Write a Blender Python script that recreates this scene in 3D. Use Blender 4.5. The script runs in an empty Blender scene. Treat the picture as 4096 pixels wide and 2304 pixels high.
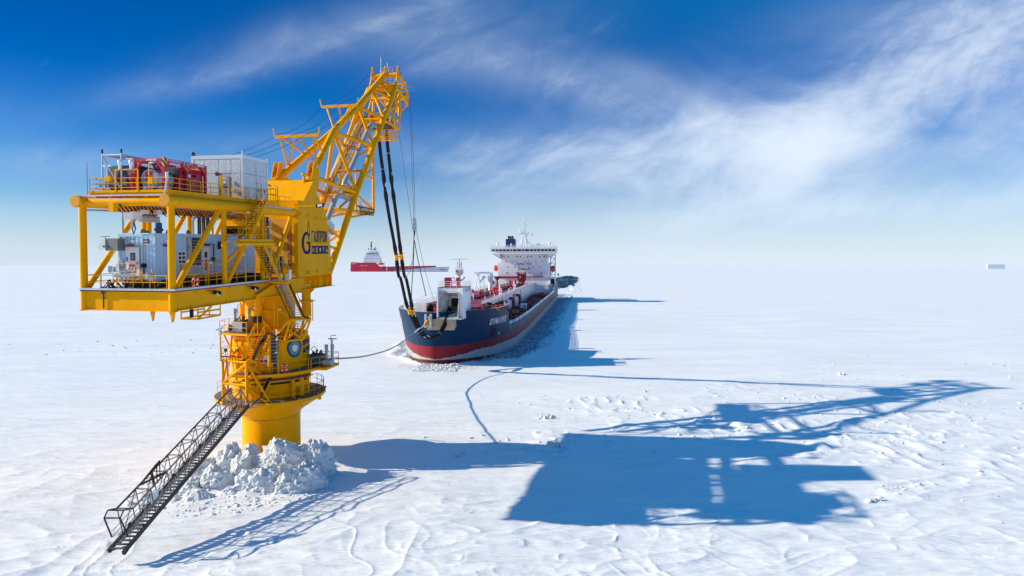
import bpy, math, random
import numpy as np
from mathutils import Vector, Matrix, Euler, noise as mnoise
R = math.radians
random.seed(7)
sc = bpy.context.scene
col = sc.collection

# ------------------------------------------------------------------ camera, light, exposure
cam_d = bpy.data.cameras.new('camera'); cam = bpy.data.objects.new('camera', cam_d); col.objects.link(cam)
CAMH = 18.0
cam.location = (0, 0, CAMH); cam.rotation_euler = (R(90), 0, 0)
cam_d.sensor_width = 36; cam_d.lens = 2624 / 4096 * 36
cam_d.shift_y = -91.0 / 4096            # horizon at 1061 of 2304
cam_d.clip_start = 0.5; cam_d.clip_end = 60000
sc.camera = cam
SUN_EL = 27.2
SH = Vector((1, 0.05, 0)).normalized()       # the way shadows fall
sun_dir = Vector((-SH.x * math.cos(R(SUN_EL)), -SH.y * math.cos(R(SUN_EL)), math.sin(R(SUN_EL))))
sl = bpy.data.lights.new('sun', 'SUN'); sl.energy = 4.75; sl.angle = R(0.53); sl.color = (1, 0.87, 0.64)
so = bpy.data.objects.new('sun', sl); col.objects.link(so)
so.rotation_euler = (-sun_dir).to_track_quat('-Z', 'Y').to_euler()

def N(nt, t, **kw):
    n = nt.nodes.new(t)
    for k, v in kw.items():
        if k.startswith('i_'): n.inputs[k[2:].replace('_', ' ')].default_value = v
        else: setattr(n, k, v)
    return n

world = bpy.data.worlds.new('World'); sc.world = world; world.use_nodes = True
nt = world.node_tree; nt.nodes.clear(); L = nt.links.new
def wmath(op, a, b=None, c=None, clamp=False):
    n = nt.nodes.new('ShaderNodeMath'); n.operation = op; n.use_clamp = clamp
    for i, v in enumerate((a, b, c)):
        if v is None: continue
        if isinstance(v, (int, float)): n.inputs[i].default_value = v
        else: L(v, n.inputs[i])
    return n.outputs[0]
def wsmooth(x, a, b):
    n = nt.nodes.new('ShaderNodeMapRange'); n.interpolation_type = 'SMOOTHSTEP'
    L(x, n.inputs[0]); n.inputs[1].default_value = a; n.inputs[2].default_value = b
    return n.outputs[0]
sky = N(nt, 'ShaderNodeTexSky', sky_type='NISHITA', sun_disc=False)
sky.sun_elevation = R(SUN_EL)
sky.sun_rotation = math.atan2(sun_dir.x, sun_dir.y)
sky.altitude = 0; sky.air_density = 1.0; sky.dust_density = 0.25; sky.ozone_density = 3.0
hs = N(nt, 'ShaderNodeHueSaturation'); hs.inputs['Saturation'].default_value = 1.6; hs.inputs['Value'].default_value = 1.0
gm = N(nt, 'ShaderNodeGamma'); gm.inputs['Gamma'].default_value = 1.0
L(sky.outputs[0], hs.inputs['Color']); L(hs.outputs[0], gm.inputs['Color'])
tc = N(nt, 'ShaderNodeTexCoord'); sx = N(nt, 'ShaderNodeSeparateXYZ'); L(tc.outputs['Generated'], sx.inputs[0])
X, Y, Z = sx.outputs
zc = wmath('MAXIMUM', Z, 0.0)
# cirrus: streaky noise laid out by compass bearing (s) and height over the horizon (e)
ya = wmath('MAXIMUM', wmath('ABSOLUTE', Y), 0.08)
S_ = wmath('DIVIDE', X, ya); E_ = wmath('DIVIDE', zc, ya)
cb = N(nt, 'ShaderNodeCombineXYZ'); L(S_, cb.inputs[0]); L(E_, cb.inputs[1])
def wnoise(rot, sc_, scale, det, rough, dist, loc=(0, 0, 0)):
    m1 = N(nt, 'ShaderNodeMapping'); m1.inputs['Rotation'].default_value = (0, 0, R(rot)); L(cb.outputs[0], m1.inputs[0])
    m2 = N(nt, 'ShaderNodeMapping'); m2.inputs['Scale'].default_value = sc_; m2.inputs['Location'].default_value = loc; L(m1.outputs[0], m2.inputs[0])
    n_ = N(nt, 'ShaderNodeTexNoise'); n_.inputs['Scale'].default_value = scale; n_.inputs['Detail'].default_value = det; n_.inputs['Roughness'].default_value = rough; n_.inputs['Distortion'].default_value = dist
    L(m2.outputs[0], n_.inputs['Vector']); return n_.outputs[0]
na = wnoise(-20, (1, 2.0, 1), 3.4, 12, .60, .7); nb_w = wnoise(-26, (1, 2.6, 1), 10, 12, .68, .8, (3, 1, 0)); nc_w = wnoise(10, (1, 2.2, 1), 2.4, 12, .60, .5, (7, 2, 0))
BL = [(840, 120, 210, 48, 27, .80), (880, 205, 220, 20, 3, .60), (600, 158, 190, 30, 3, .75), (600, 92, 100, 20, -14, .45), (985, 20, 110, 40, 20, .60), (190, 80, 62, 8, 14, .50),
      (330, 45, 110, 11, 22, .50), (420, 55, 90, 24, 30, .26), (60, 160, 50, 9, -14, .34), (230, 150, 110, 9, 4, .24), (560, 40, 110, 14, 12, .26), (700, 60, 60, 12, 10, .30), (380, 16, 120, 14, 8, .22), (1180, 120, 160, 60, 10, .7), (-150, 100, 120, 20, 10, .3)]
BL = [(a_, b_, c_, d_, e_, f_ * (.75 if a_ < 500 else .9)) for a_, b_, c_, d_, e_, f_ in BL]
VEIL = [(800, 130, 240, 66, 20, .46), (640, 165, 280, 42, 4, .46), (600, 85, 110, 26, -8, .34), (1000, 25, 140, 40, 10, .34), (340, 30, 130, 22, 15, .28), (480, 35, 90, 30, 10, .20), (190, 80, 80, 14, 14, .22), (250, 150, 160, 16, 2, .22), (60, 165, 80, 16, 0, .24), (1200, 100, 200, 70, 0, .5), (-200, 120, 160, 30, 0, .3)]
tot = None
veil = None
for bi, (u_, v_, ru, rv, an, am) in enumerate(BL + VEIL):
    cs, sn_ = math.cos(R(an)), math.sin(R(an)); s0, e0 = (u_ - 512) / 656, (265.25 - v_) / 656
    ds = wmath('SUBTRACT', S_, s0); de = wmath('SUBTRACT', E_, e0)
    p_ = wmath('DIVIDE', wmath('ADD', wmath('MULTIPLY', ds, cs), wmath('MULTIPLY', de, sn_)), ru / 656)
    q_ = wmath('DIVIDE', wmath('SUBTRACT', wmath('MULTIPLY', de, cs), wmath('MULTIPLY', ds, sn_)), rv / 656)
    g_ = wmath('MULTIPLY', wmath('EXPONENT', wmath('MULTIPLY', wmath('ADD', wmath('MULTIPLY', p_, p_), wmath('MULTIPLY', q_, q_)), -0.8)), am)
    if bi < len(BL): tot = g_ if tot is None else wmath('ADD', tot, g_)
    else: veil = g_ if veil is None else wmath('ADD', veil, g_)
nn_ = wmath('ADD', wmath('ADD', wmath('MULTIPLY', na, .46), wmath('MULTIPLY', nb_w, .38)), wmath('MULTIPLY', nc_w, .20))
cl = wmath('MULTIPLY', wsmooth(wmath('ADD', wmath('MULTIPLY', nn_, 1.5), wmath('MULTIPLY', tot, .62)), .90, 1.62), .78)
vl = wmath('MULTIPLY', veil, wmath('ADD', .10, wmath('MULTIPLY', wsmooth(wmath('ADD', wmath('MULTIPLY', na, .5), wmath('MULTIPLY', nc_w, .5)), .30, .72), 1.05)), clamp=True)
cl = wmath('SUBTRACT', 1.0, wmath('MULTIPLY', wmath('SUBTRACT', 1.0, cl), wmath('SUBTRACT', 1.0, wmath('MINIMUM', vl, .8))))
cl = wmath('MAXIMUM', cl, wmath('ADD', wmath('MULTIPLY', wsmooth(zc, .33, .62), 0.012), 0.0))
zh = wmath('MULTIPLY', zc, wmath('SUBTRACT', 1.0, wmath('MULTIPLY', wsmooth(X, -.35, .25), .36)))
hz = wmath('SUBTRACT', 1.0, wsmooth(zh, -0.03, 0.145))
hz = wmath('MULTIPLY', wmath('POWER', hz, 1.25), 0.97)
cl2 = wmath('SUBTRACT', 1.0, wmath('MULTIPLY', wmath('SUBTRACT', 1.0, cl), wmath('SUBTRACT', 1.0, hz)))
tint = N(nt, 'ShaderNodeMix', data_type='RGBA', blend_type='MULTIPLY'); tint.inputs['Factor'].default_value = 1; L(gm.outputs[0], tint.inputs['A']); tint.inputs['B'].default_value = (1, 1, 1, 1)
# deeper, polarised blue towards the upper left of the view
dpa = wmath('EXPONENT', wmath('MULTIPLY', wmath('ADD', wmath('POWER', wmath('DIVIDE', wmath('ADD', S_, .80), .75), 2.0), wmath('POWER', wmath('DIVIDE', wmath('SUBTRACT', E_, .46), .20), 2.0)), -1.0))
tmx = N(nt, 'ShaderNodeMix', data_type='RGBA'); L(dpa, tmx.inputs['Factor']); tz = N(nt, 'ShaderNodeMix', data_type='RGBA'); L(wsmooth(zc, .24, .62), tz.inputs['Factor']); tz.inputs['A'].default_value = (.34, .50, .70, 1); tz.inputs['B'].default_value = (.05, 1.34, 1.14, 1); L(tz.outputs['Result'], tmx.inputs['A']); tmx.inputs['B'].default_value = (.3, .31, .50, 1); L(tmx.outputs['Result'], tint.inputs['B'])
mix = N(nt, 'ShaderNodeMix', data_type='RGBA'); L(cl2, mix.inputs['Factor'])
L(tint.outputs['Result'], mix.inputs['A']); cmx = N(nt, 'ShaderNodeMix', data_type='RGBA'); L(wsmooth(X, -.6, .35), cmx.inputs['Factor']); cmx.inputs['A'].default_value = (4.4, 5.15, 6.1, 1); cmx.inputs['B'].default_value = (5.0, 5.65, 6.5, 1); L(cmx.outputs['Result'], mix.inputs['B'])
bg = N(nt, 'ShaderNodeBackground'); bg.inputs['Strength'].default_value = 0.120
L(mix.outputs['Result'], bg.inputs['Color'])
wo = N(nt, 'ShaderNodeOutputWorld'); L(bg.outputs[0], wo.inputs[0])

sc.view_settings.view_transform = 'Standard'; sc.view_settings.look = 'None'
sc.view_settings.gamma = 1; sc.view_settings.use_curve_mapping = False
sc.view_settings.exposure = 0.42
sc.render.engine = 'CYCLES'
sc.cycles.max_bounces = 6

# ------------------------------------------------------------------ materials
MATS = {}
def mat(name, color, rough=0.5, metal=0.0, var=0.12, vscale=1.5, dirt=None, dirt_amt=0.0, bump=0.0, bscale=20, streak=False, spec=0.5):
    if name in MATS: return MATS[name]
    m = bpy.data.materials.new(name); m.use_nodes = True; t = m.node_tree; t.nodes.clear(); K = t.links.new
    o = t.nodes.new('ShaderNodeOutputMaterial'); b = t.nodes.new('ShaderNodeBsdfPrincipled'); K(b.outputs[0], o.inputs[0])
    b.inputs['Roughness'].default_value = rough; b.inputs['Metallic'].default_value = metal
    b.inputs['Specular IOR Level'].default_value = spec
    c = t.nodes.new('ShaderNodeTexCoord')
    n = t.nodes.new('ShaderNodeTexNoise'); n.inputs['Scale'].default_value = vscale; n.inputs['Detail'].default_value = 6; n.inputs['Roughness'].default_value = 0.65
    if streak:
        mpp = t.nodes.new('ShaderNodeMapping'); mpp.inputs['Scale'].default_value = (1, 1, 0.18); K(c.outputs['Object'], mpp.inputs[0]); K(mpp.outputs[0], n.inputs['Vector'])
    else: K(c.outputs['Object'], n.inputs['Vector'])
    r = t.nodes.new('ShaderNodeValToRGB'); e = r.color_ramp.elements
    lo = [max(0, x * (1 - var)) for x in color]; hi = [min(1, x * (1 + var)) for x in color]
    e[0].position = 0.3; e[0].color = (*lo, 1); e[1].position = 0.72; e[1].color = (*hi, 1)
    K(n.outputs[0], r.inputs[0]); out = r.outputs[0]
    if dirt:
        n2 = t.nodes.new('ShaderNodeTexNoise'); n2.inputs['Scale'].default_value = vscale * 3.1; n2.inputs['Detail'].default_value = 8; n2.inputs['Roughness'].default_value = 0.75
        mp2 = t.nodes.new('ShaderNodeMapping'); mp2.inputs['Scale'].default_value = (1.3, 1.3, 0.25); K(c.outputs['Object'], mp2.inputs[0]); K(mp2.outputs[0], n2.inputs['Vector'])
        r2 = t.nodes.new('ShaderNodeValToRGB'); e2 = r2.color_ramp.elements; e2[0].position = 0.56; e2[0].color = (0, 0, 0, 1); e2[1].position = 0.74; e2[1].color = (dirt_amt,) * 3 + (1,)
        K(n2.outputs[0], r2.inputs[0]); mx = t.nodes.new('ShaderNodeMix'); mx.data_type = 'RGBA'
        K(r2.outputs[0], mx.inputs['Factor']); K(out, mx.inputs['A']); mx.inputs['B'].default_value = (*dirt, 1); out = mx.outputs['Result']
    K(out, b.inputs['Base Color'])
    if bump:
        n3 = t.nodes.new('ShaderNodeTexNoise'); n3.inputs['Scale'].default_value = bscale; n3.inputs['Detail'].default_value = 4; K(c.outputs['Object'], n3.inputs['Vector'])
        bp = t.nodes.new('ShaderNodeBump'); bp.inputs['Strength'].default_value = bump; bp.inputs['Distance'].default_value = 0.05; K(n3.outputs[0], bp.inputs['Height']); K(bp.outputs[0], b.inputs['Normal'])
    MATS[name] = m; return m
YEL = mat('yellow_paint', (0.92, 0.395, 0.0), 0.5, spec=0.06, var=0.09, vscale=0.7, dirt=(0.30, 0.11, 0.0), dirt_amt=0.5, streak=True)
YELB = mat('yellow_rail', (0.90, 0.39, 0.0), 0.5, spec=0.06, var=0.12, vscale=3)
STEEL = mat('galvanised', (0.50, 0.54, 0.58), 0.45, 0.35, var=0.2, vscale=4)
GREYP = mat('grey_pipe', (0.30, 0.37, 0.43), 0.4, 0.1, var=0.12, vscale=2)
DARK = mat('dark_steel', (0.035, 0.037, 0.042), 0.55, 0.2, var=0.3, vscale=5)
BLACK = mat('black_rubber', (0.008, 0.008, 0.010), 0.6, spec=0.2, var=0.3, vscale=3, bump=0.15, bscale=12)
WHITE = mat('white_paint', (0.80, 0.81, 0.84), 0.42, var=0.04, vscale=0.4, dirt=(0.45, 0.36, 0.30), dirt_amt=0.22)
MODP = mat('module_paint', (0.45, 0.70, 0.90), 0.5, var=0.06, vscale=1.2, dirt=(0.34, 0.40, 0.44), dirt_amt=0.3)
SILV = mat('silver_sheet', (0.56, 0.58, 0.60), 0.42, 0.45, var=0.14, vscale=2.2, bump=0.35, bscale=5)
SILT = mat('silver_trim', (0.68, 0.70, 0.72), 0.35, 0.35, var=0.08, vscale=4)
RED = mat('red_paint', (0.52, 0.010, 0.035), 0.45, var=0.12, vscale=1.5, dirt=(0.2, 0.02, 0.02), dirt_amt=0.4)
REDB = mat('bright_red', (0.72, 0.015, 0.015), 0.45)
DECK = mat('red_deck', (0.30, 0.035, 0.045), 0.5, var=0.22, vscale=0.35, dirt=(0.42, 0.20, 0.20), dirt_amt=0.5)
DRED = mat('dark_red', (0.26, 0.02, 0.03), 0.5, var=0.2, vscale=1)
NAVY = mat('navy_paint', (0.006, 0.030, 0.115), 0.4, var=0.2, vscale=0.5)
LOGO = mat('logo_navy', (0.002, 0.022, 0.075), 0.6, var=0.03, spec=0.1)
BLUEM = mat('motor_blue', (0.01, 0.05, 0.22), 0.45, var=0.1)
GLASS = mat('dark_glass', (0.012, 0.018, 0.024), 0.12, var=0.1)
TAN = mat('worn_primer', (0.42, 0.33, 0.24), 0.7, var=0.2, vscale=2, dirt=(0.2, 0.16, 0.13), dirt_amt=0.6)
CHUTE = mat('worn_grey_steel', (0.52, 0.51, 0.47), 0.55, 0.0, var=0.4, vscale=0.9, dirt=(0.14, 0.12, 0.10), dirt_amt=0.6)
SKIP = mat('skip_green', (0.030, 0.065, 0.085), 0.5, var=0.15)
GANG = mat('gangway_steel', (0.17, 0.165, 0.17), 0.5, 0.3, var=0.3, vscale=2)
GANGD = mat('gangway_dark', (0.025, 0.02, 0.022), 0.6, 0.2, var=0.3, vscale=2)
ROPE = mat('wire_rope', (0.10, 0.105, 0.11), 0.5, 0.3)
ROPEB = mat('brown_rope', (0.14, 0.10, 0.07), 0.8)
ROPEG = mat('grey_hawser', (0.24, 0.24, 0.25), 0.8, bump=0.4, bscale=30)
SIGNW = mat('sign_white', (0.78, 0.80, 0.82), 0.5, var=0.02)
SIGNB = mat('sign_blue', (0.02, 0.14, 0.42), 0.5, var=0.02)
SIGNR = mat('sign_red', (0.6, 0.02, 0.08), 0.5, var=0.02)
TEAL = mat('teal_print', (0.0, 0.20, 0.26), 0.5, var=0.02)
FLASH = mat('lamp_white', (0.75, 0.78, 0.8), 0.3, var=0.03)
DOORG = mat('door_taupe', (0.33, 0.28, 0.25), 0.5, var=0.05)
ORNG = mat('lifeboat_orange', (0.70, 0.05, 0.02), 0.4)
WATER = mat('open_water', (0.010, 0.045, 0.10), 0.7, var=0.6, vscale=0.06, spec=0.08)
def slush_mat():
    m = bpy.data.materials.new('slush'); m.use_nodes = True; t = m.node_tree; K = t.links.new; b = t.nodes['Principled BSDF']; b.inputs['Roughness'].default_value = .5
    c = t.nodes.new('ShaderNodeTexCoord'); n1_ = t.nodes.new('ShaderNodeTexNoise'); n1_.inputs['Scale'].default_value = 1.1; n1_.inputs['Detail'].default_value = 10; n1_.inputs['Roughness'].default_value = .72; K(c.outputs['Object'], n1_.inputs['Vector'])
    r_ = t.nodes.new('ShaderNodeValToRGB'); e = r_.color_ramp.elements; e[0].position = .45; e[0].color = (.006, .02, .05, 1); e[1].position = .56; e[1].color = (.42, .56, .68, 1); K(n1_.outputs[0], r_.inputs[0]); K(r_.outputs[0], b.inputs['Base Color'])
    bp = t.nodes.new('ShaderNodeBump'); bp.inputs['Strength'].default_value = 1; bp.inputs['Distance'].default_value = .3; K(n1_.outputs[0], bp.inputs['Height']); K(bp.outputs[0], b.inputs['Normal']); return m
SLUSH = slush_mat()
GRAT = mat('deck_grating', (0.14, 0.13, 0.12), 0.8, 0.1, var=0.4, vscale=6)
SNOWB = mat('heap_snow', (0.66, 0.69, 0.72), 0.8, var=0.12, vscale=0.7, dirt=(0.36, 0.30, 0.23), dirt_amt=0.75, bump=1.2, bscale=3.5)
CHUNK = mat('broken_ice', (0.52, 0.64, 0.74), 0.65, var=0.12, vscale=0.4, bump=0.5, bscale=3)

def stripes_mat():
    m = bpy.data.materials.new('hazard_stripes'); m.use_nodes = True; t = m.node_tree; K = t.links.new
    b = t.nodes['Principled BSDF']; b.inputs['Roughness'].default_value = 0.5
    c = t.nodes.new('ShaderNodeTexCoord'); s = t.nodes.new('ShaderNodeSeparateXYZ'); K(c.outputs['Object'], s.inputs[0])
    a = t.nodes.new('ShaderNodeMath'); a.operation = 'ADD'; K(s.outputs[1], a.inputs[0]); K(s.outputs[2], a.inputs[1])
    a2 = t.nodes.new('ShaderNodeMath'); a2.operation = 'ADD'; K(a.outputs[0], a2.inputs[0]); K(s.outputs[0], a2.inputs[1])
    f = t.nodes.new('ShaderNodeMath'); f.operation = 'MULTIPLY'; f.inputs[1].default_value = 2.6; K(a2.outputs[0], f.inputs[0])
    g = t.nodes.new('ShaderNodeMath'); g.operation = 'FRACT'; K(f.outputs[0], g.inputs[0])
    h = t.nodes.new('ShaderNodeMath'); h.operation = 'GREATER_THAN'; h.inputs[1].default_value = 0.5; K(g.outputs[0], h.inputs[0])
    mx = t.nodes.new('ShaderNodeMix'); mx.data_type = 'RGBA'; K(h.outputs[0], mx.inputs['Factor'])
    mx.inputs['A'].default_value = (0.82, 0.35, 0.003, 1); mx.inputs['B'].default_value = (0.012, 0.012, 0.012, 1)
    K(mx.outputs['Result'], b.inputs['Base Color']); return m
STRIPE = stripes_mat()

def hull_mat():
    m = bpy.data.materials.new('hull_paint'); m.use_nodes = True; t = m.node_tree; K = t.links.new
    b = t.nodes['Principled BSDF']; b.inputs['Roughness'].default_value = 0.45; b.inputs['Specular IOR Level'].default_value = 0.12
    c = t.nodes.new('ShaderNodeTexCoord'); s = t.nodes.new('ShaderNodeSeparateXYZ'); K(c.outputs['Object'], s.inputs[0])
    def noise(scale, mapsc, det=8):
        mp_ = t.nodes.new('ShaderNodeMapping'); mp_.inputs['Scale'].default_value = mapsc; K(c.outputs['Object'], mp_.inputs[0])
        n_ = t.nodes.new('ShaderNodeTexNoise'); n_.inputs['Scale'].default_value = scale; n_.inputs['Detail'].default_value = det; n_.inputs['Roughness'].default_value = 0.7; K(mp_.outputs[0], n_.inputs['Vector']); return n_.outputs[0]
    def mm(op, a_, b_):
        q = t.nodes.new('ShaderNodeMath'); q.operation = op
        for i, v in enumerate((a_, b_)):
            if isinstance(v, (int, float)): q.inputs[i].default_value = v
            else: K(v, q.inputs[i])
        return q.outputs[0]
    def mixc(f, a_, b_):
        q = t.nodes.new('ShaderNodeMix'); q.data_type = 'RGBA'; K(f, q.inputs['Factor'])
        for k, v in (('A', a_), ('B', b_)):
            if isinstance(v, tuple): q.inputs[k].default_value = (*v, 1)
            else: K(v, q.inputs[k])
        return q.outputs['Result']
    z = s.outputs[2]
    nb = noise(0.5, (1, 1, 1)); navy = mixc(nb, (0.001, 0.022, 0.066), (0.002, 0.034, 0.095))
    scr = mm('GREATER_THAN', noise(0.8, (1, 1, 0.15)), 0.66); navy = mixc(mm('MULTIPLY', scr, 0.35), navy, (0.05, 0.09, 0.16))
    red = mixc(noise(0.7, (1, 1, 0.6)), (0.17, 0.014, 0.022), (0.28, 0.028, 0.038))
    wht = mixc(noise(1.2, (1, 1, 2.5)), (0.26, 0.27, 0.28), (0.50, 0.52, 0.53))
    scr2 = mm('GREATER_THAN', noise(1.0, (0.6, 0.6, 3)), 0.62); wht = mixc(mm('MULTIPLY', scr2, 0.5), wht, (0.10, 0.09, 0.09))
    up = mm('GREATER_THAN', z, 3.35)
    edge = mm('ADD', z, mm('MULTIPLY', mm('SUBTRACT', noise(0.45, (1, 1, 0.7)), 0.5), 1.5))
    thr = mm('SUBTRACT', 1.8, mm('MULTIPLY', mm('MAXIMUM', mm('SUBTRACT', 9.0, s.outputs[1]), 0.0), 0.09))
    lowred = mm('GREATER_THAN', edge, thr)
    wr = mixc(lowred, wht, red)
    keel = mm('LESS_THAN', mm('ADD', mm('ADD', z, mm('MULTIPLY', s.outputs[1], 0.06)), mm('MULTIPLY', noise(0.8, (1, 1, 1)), 0.4)), 1.15)
    wr = mixc(keel, wr, (0.13, 0.030, 0.028))
    allc = mixc(up, wr, navy)
    def seam(v, per, w_):
        q = mm('FRACT', mm('DIVIDE', v, per), 0.0); return mm('LESS_THAN', q, w_)
    sm_ = mm('MAXIMUM', seam(s.outputs[1], 3.1, .022), seam(z, 1.9, .028))
    allc = mixc(mm('MULTIPLY', sm_, .35), allc, (.02, .02, .025))
    rr_ = mm('MULTIPLY', mm('GREATER_THAN', noise(1.3, (2.2, 2.2, 0.10)), .665), .55)
    allc = mixc(rr_, allc, (.16, .07, .035))
    K(allc, b.inputs['Base Color']); return m

# ------------------------------------------------------------------ mesh builder
ORG = {}
class MB:
    def __init__(s): s.v = []; s.f = []; s.sm = []
    def add(s, vs, fs, smooth=False):
        o = len(s.v); s.v += [tuple(p) for p in vs]; s.f += [tuple(i + o for i in f) for f in fs]; s.sm += [smooth] * len(fs); return s
    def box(s, x0, x1, y0, y1, z0, z1):
        return s.add([(x0, y0, z0), (x1, y0, z0), (x1, y1, z0), (x0, y1, z0), (x0, y0, z1), (x1, y0, z1), (x1, y1, z1), (x0, y1, z1)],
                     [(0, 3, 2, 1), (4, 5, 6, 7), (0, 1, 5, 4), (1, 2, 6, 5), (2, 3, 7, 6), (3, 0, 4, 7)])
    def bar(s, p, q, w, h, up=(0, 0, 1)):
        p, q = Vector(p), Vector(q); d = (q - p).normalized(); u = Vector(up)
        if abs(d.dot(u)) > .98: u = Vector((1, 0, 0))
        a = d.cross(u).normalized() * w / 2; b_ = a.cross(d).normalized() * h / 2
        vs = [p - a - b_, p + a - b_, p + a + b_, p - a + b_, q - a - b_, q + a - b_, q + a + b_, q - a + b_]
        return s.add(vs, [(0, 1, 2, 3), (7, 6, 5, 4), (0, 4, 5, 1), (1, 5, 6, 2), (2, 6, 7, 3), (3, 7, 4, 0)])
    def tube(s, p, q, r, n=8, r2=None, caps=True):
        p, q = Vector(p), Vector(q); d = q - p
        if d.length < 1e-6: return s
        d.normalize(); a = d.orthogonal().normalized(); b_ = d.cross(a); r2 = r if r2 is None else r2; vs = []
        for c_, rr in ((p, r), (q, r2)):
            for i in range(n):
                t = 2 * math.pi * i / n; vs.append(c_ + a * math.cos(t) * rr + b_ * math.sin(t) * rr)
        s.add(vs, [(i, (i + 1) % n, n + (i + 1) % n, n + i) for i in range(n)], True)
        if caps: s.add(vs[:n], [tuple(reversed(range(n)))]); s.add(vs[n:], [tuple(range(n))])
        return s
    def path(s, pts, r, n=8, caps=True):
        pts = [Vector(p) for p in pts]; rs = r if isinstance(r, (list, tuple)) else [r] * len(pts)
        T = []
        for i in range(len(pts)): T.append((pts[min(i + 1, len(pts) - 1)] - pts[max(i - 1, 0)]).normalized())
        a = T[0].orthogonal().normalized(); vs = []
        for i, p in enumerate(pts):
            a = (a - T[i] * a.dot(T[i])).normalized(); b_ = T[i].cross(a)
            for k in range(n):
                t = 2 * math.pi * k / n; vs.append(p + (a * math.cos(t) + b_ * math.sin(t)) * rs[i])
        fs = [(i * n + k, i * n + (k + 1) % n, (i + 1) * n + (k + 1) % n, (i + 1) * n + k) for i in range(len(pts) - 1) for k in range(n)]
        s.add(vs, fs, True)
        if caps: s.add(vs[:n], [tuple(reversed(range(n)))]); s.add(vs[-n:], [tuple(range(n))])
        return s
    def lathe(s, prof, c=(0, 0, 0), n=48, a0=0, a1=360, smooth=True, sharp=True):
        full = abs(a1 - a0 - 360) < 1e-6; m = n if full else n + 1
        def pt(r, z, i):
            t = R(a0 + (a1 - a0) * i / n); return (c[0] + r * math.cos(t), c[1] + r * math.sin(t), c[2] + z)
        for (r0, z0), (r1, z1) in zip(prof[:-1], prof[1:]):
            vs = [pt(r0, z0, i) for i in range(m)] + [pt(r1, z1, i) for i in range(m)]
            s.add(vs, [(i, (i + 1) % m, m + (i + 1) % m, m + i) for i in range(n)], smooth)
        return s
    def prism(s, poly, axis, d0, d1):
        n = len(poly)
        def P_(u, v, d): return {'x': (d, u, v), 'y': (u, d, v), 'z': (u, v, d)}[axis]
        vs = [P_(u, v, d0) for u, v in poly] + [P_(u, v, d1) for u, v in poly]
        return s.add(vs, [tuple(reversed(range(n))), tuple(range(n, 2 * n))] + [(i, (i + 1) % n, n + (i + 1) % n, n + i) for i in range(n)])
    def ball(s, c, r, sq=(1, 1, 1), n=10, m=6):
        vs = []
        for j in range(m + 1):
            ph = math.pi * j / m
            for i in range(n):
                t = 2 * math.pi * i / n; vs.append((c[0] + r * sq[0] * math.sin(ph) * math.cos(t), c[1] + r * sq[1] * math.sin(ph) * math.sin(t), c[2] + r * sq[2] * math.cos(ph)))
        return s.add(vs, [(j * n + i, (j + 1) * n + i, (j + 1) * n + (i + 1) % n, j * n + (i + 1) % n) for j in range(m) for i in range(n)], True)
    def torus(s, c, Rr, r, nx, ny, n=20, m=8):
        c, nx, ny = Vector(c), Vector(nx), Vector(ny); nz = nx.cross(ny); vs = []
        for i in range(n):
            t = 2 * math.pi * i / n; d = nx * math.cos(t) + ny * math.sin(t)
            for j in range(m):
                u = 2 * math.pi * j / m; vs.append(c + d * (Rr + r * math.cos(u)) + nz * r * math.sin(u))
        return s.add(vs, [(i * m + j, ((i + 1) % n) * m + j, ((i + 1) % n) * m + (j + 1) % m, i * m + (j + 1) % m) for i in range(n) for j in range(m)], True)
    def mesh(s, name, m, org=(0, 0, 0)):
        me = bpy.data.meshes.new(name); o = Vector(org)
        me.from_pydata([(p[0] - o.x, p[1] - o.y, p[2] - o.z) for p in s.v], [], s.f)
        me.polygons.foreach_set('use_smooth', s.sm); me.materials.append(m)
        return me
    def build(s, name, m, parent, label=None, kind=None):
        org = ORG[parent.name]; o = bpy.data.objects.new(name, s.mesh(name, m, org)); col.objects.link(o); o.parent = parent
        ORG[o.name] = org
        if label: o['label'] = label
        if kind: o['kind'] = kind
        return o
    def thing(s, name, m, label, cat, base, MX, group=None):
        o = bpy.data.objects.new(name, s.mesh(name, m, base)); col.objects.link(o)
        o.matrix_world = MX @ Matrix.Translation(base); o['label'] = label; o['category'] = cat
        if group: o['group'] = group
        ORG[o.name] = Vector(base); return o
def thing(name, label, cat, base, MX, group=None):
    o = bpy.data.objects.new(name, None); o.empty_display_size = 0.3; col.objects.link(o)
    o.matrix_world = MX @ Matrix.Translation(base); o['label'] = label; o['category'] = cat
    if group: o['group'] = group
    ORG[o.name] = Vector(base); return o
def inst(me, name, parent, loc, rot=None):
    o = bpy.data.objects.new(name, me); col.objects.link(o); o.parent = parent
    o.location = Vector(loc) - Vector(ORG[parent.name])
    if rot: o.rotation_euler = rot
    ORG[o.name] = ORG[parent.name]; return o
def text_mesh(txt, size=1.0, bold=0.0, space=1.0, ext=0.0, align='CENTER'):
    c = bpy.data.curves.new('txt', 'FONT'); c.body = txt; c.size = size; c.offset = bold; c.space_character = space; c.extrude = ext
    c.align_x = align; c.align_y = 'CENTER'; c.resolution_u = 3
    o = bpy.data.objects.new('txt', c); col.objects.link(o)
    dg = bpy.context.evaluated_depsgraph_get(); me = bpy.data.meshes.new_from_object(o.evaluated_get(dg))
    vs = [v.co.copy() for v in me.vertices]; fs = [tuple(p.vertices) for p in me.polygons]
    bpy.data.objects.remove(o); bpy.data.curves.remove(c); bpy.data.meshes.remove(me); return vs, fs
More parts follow.
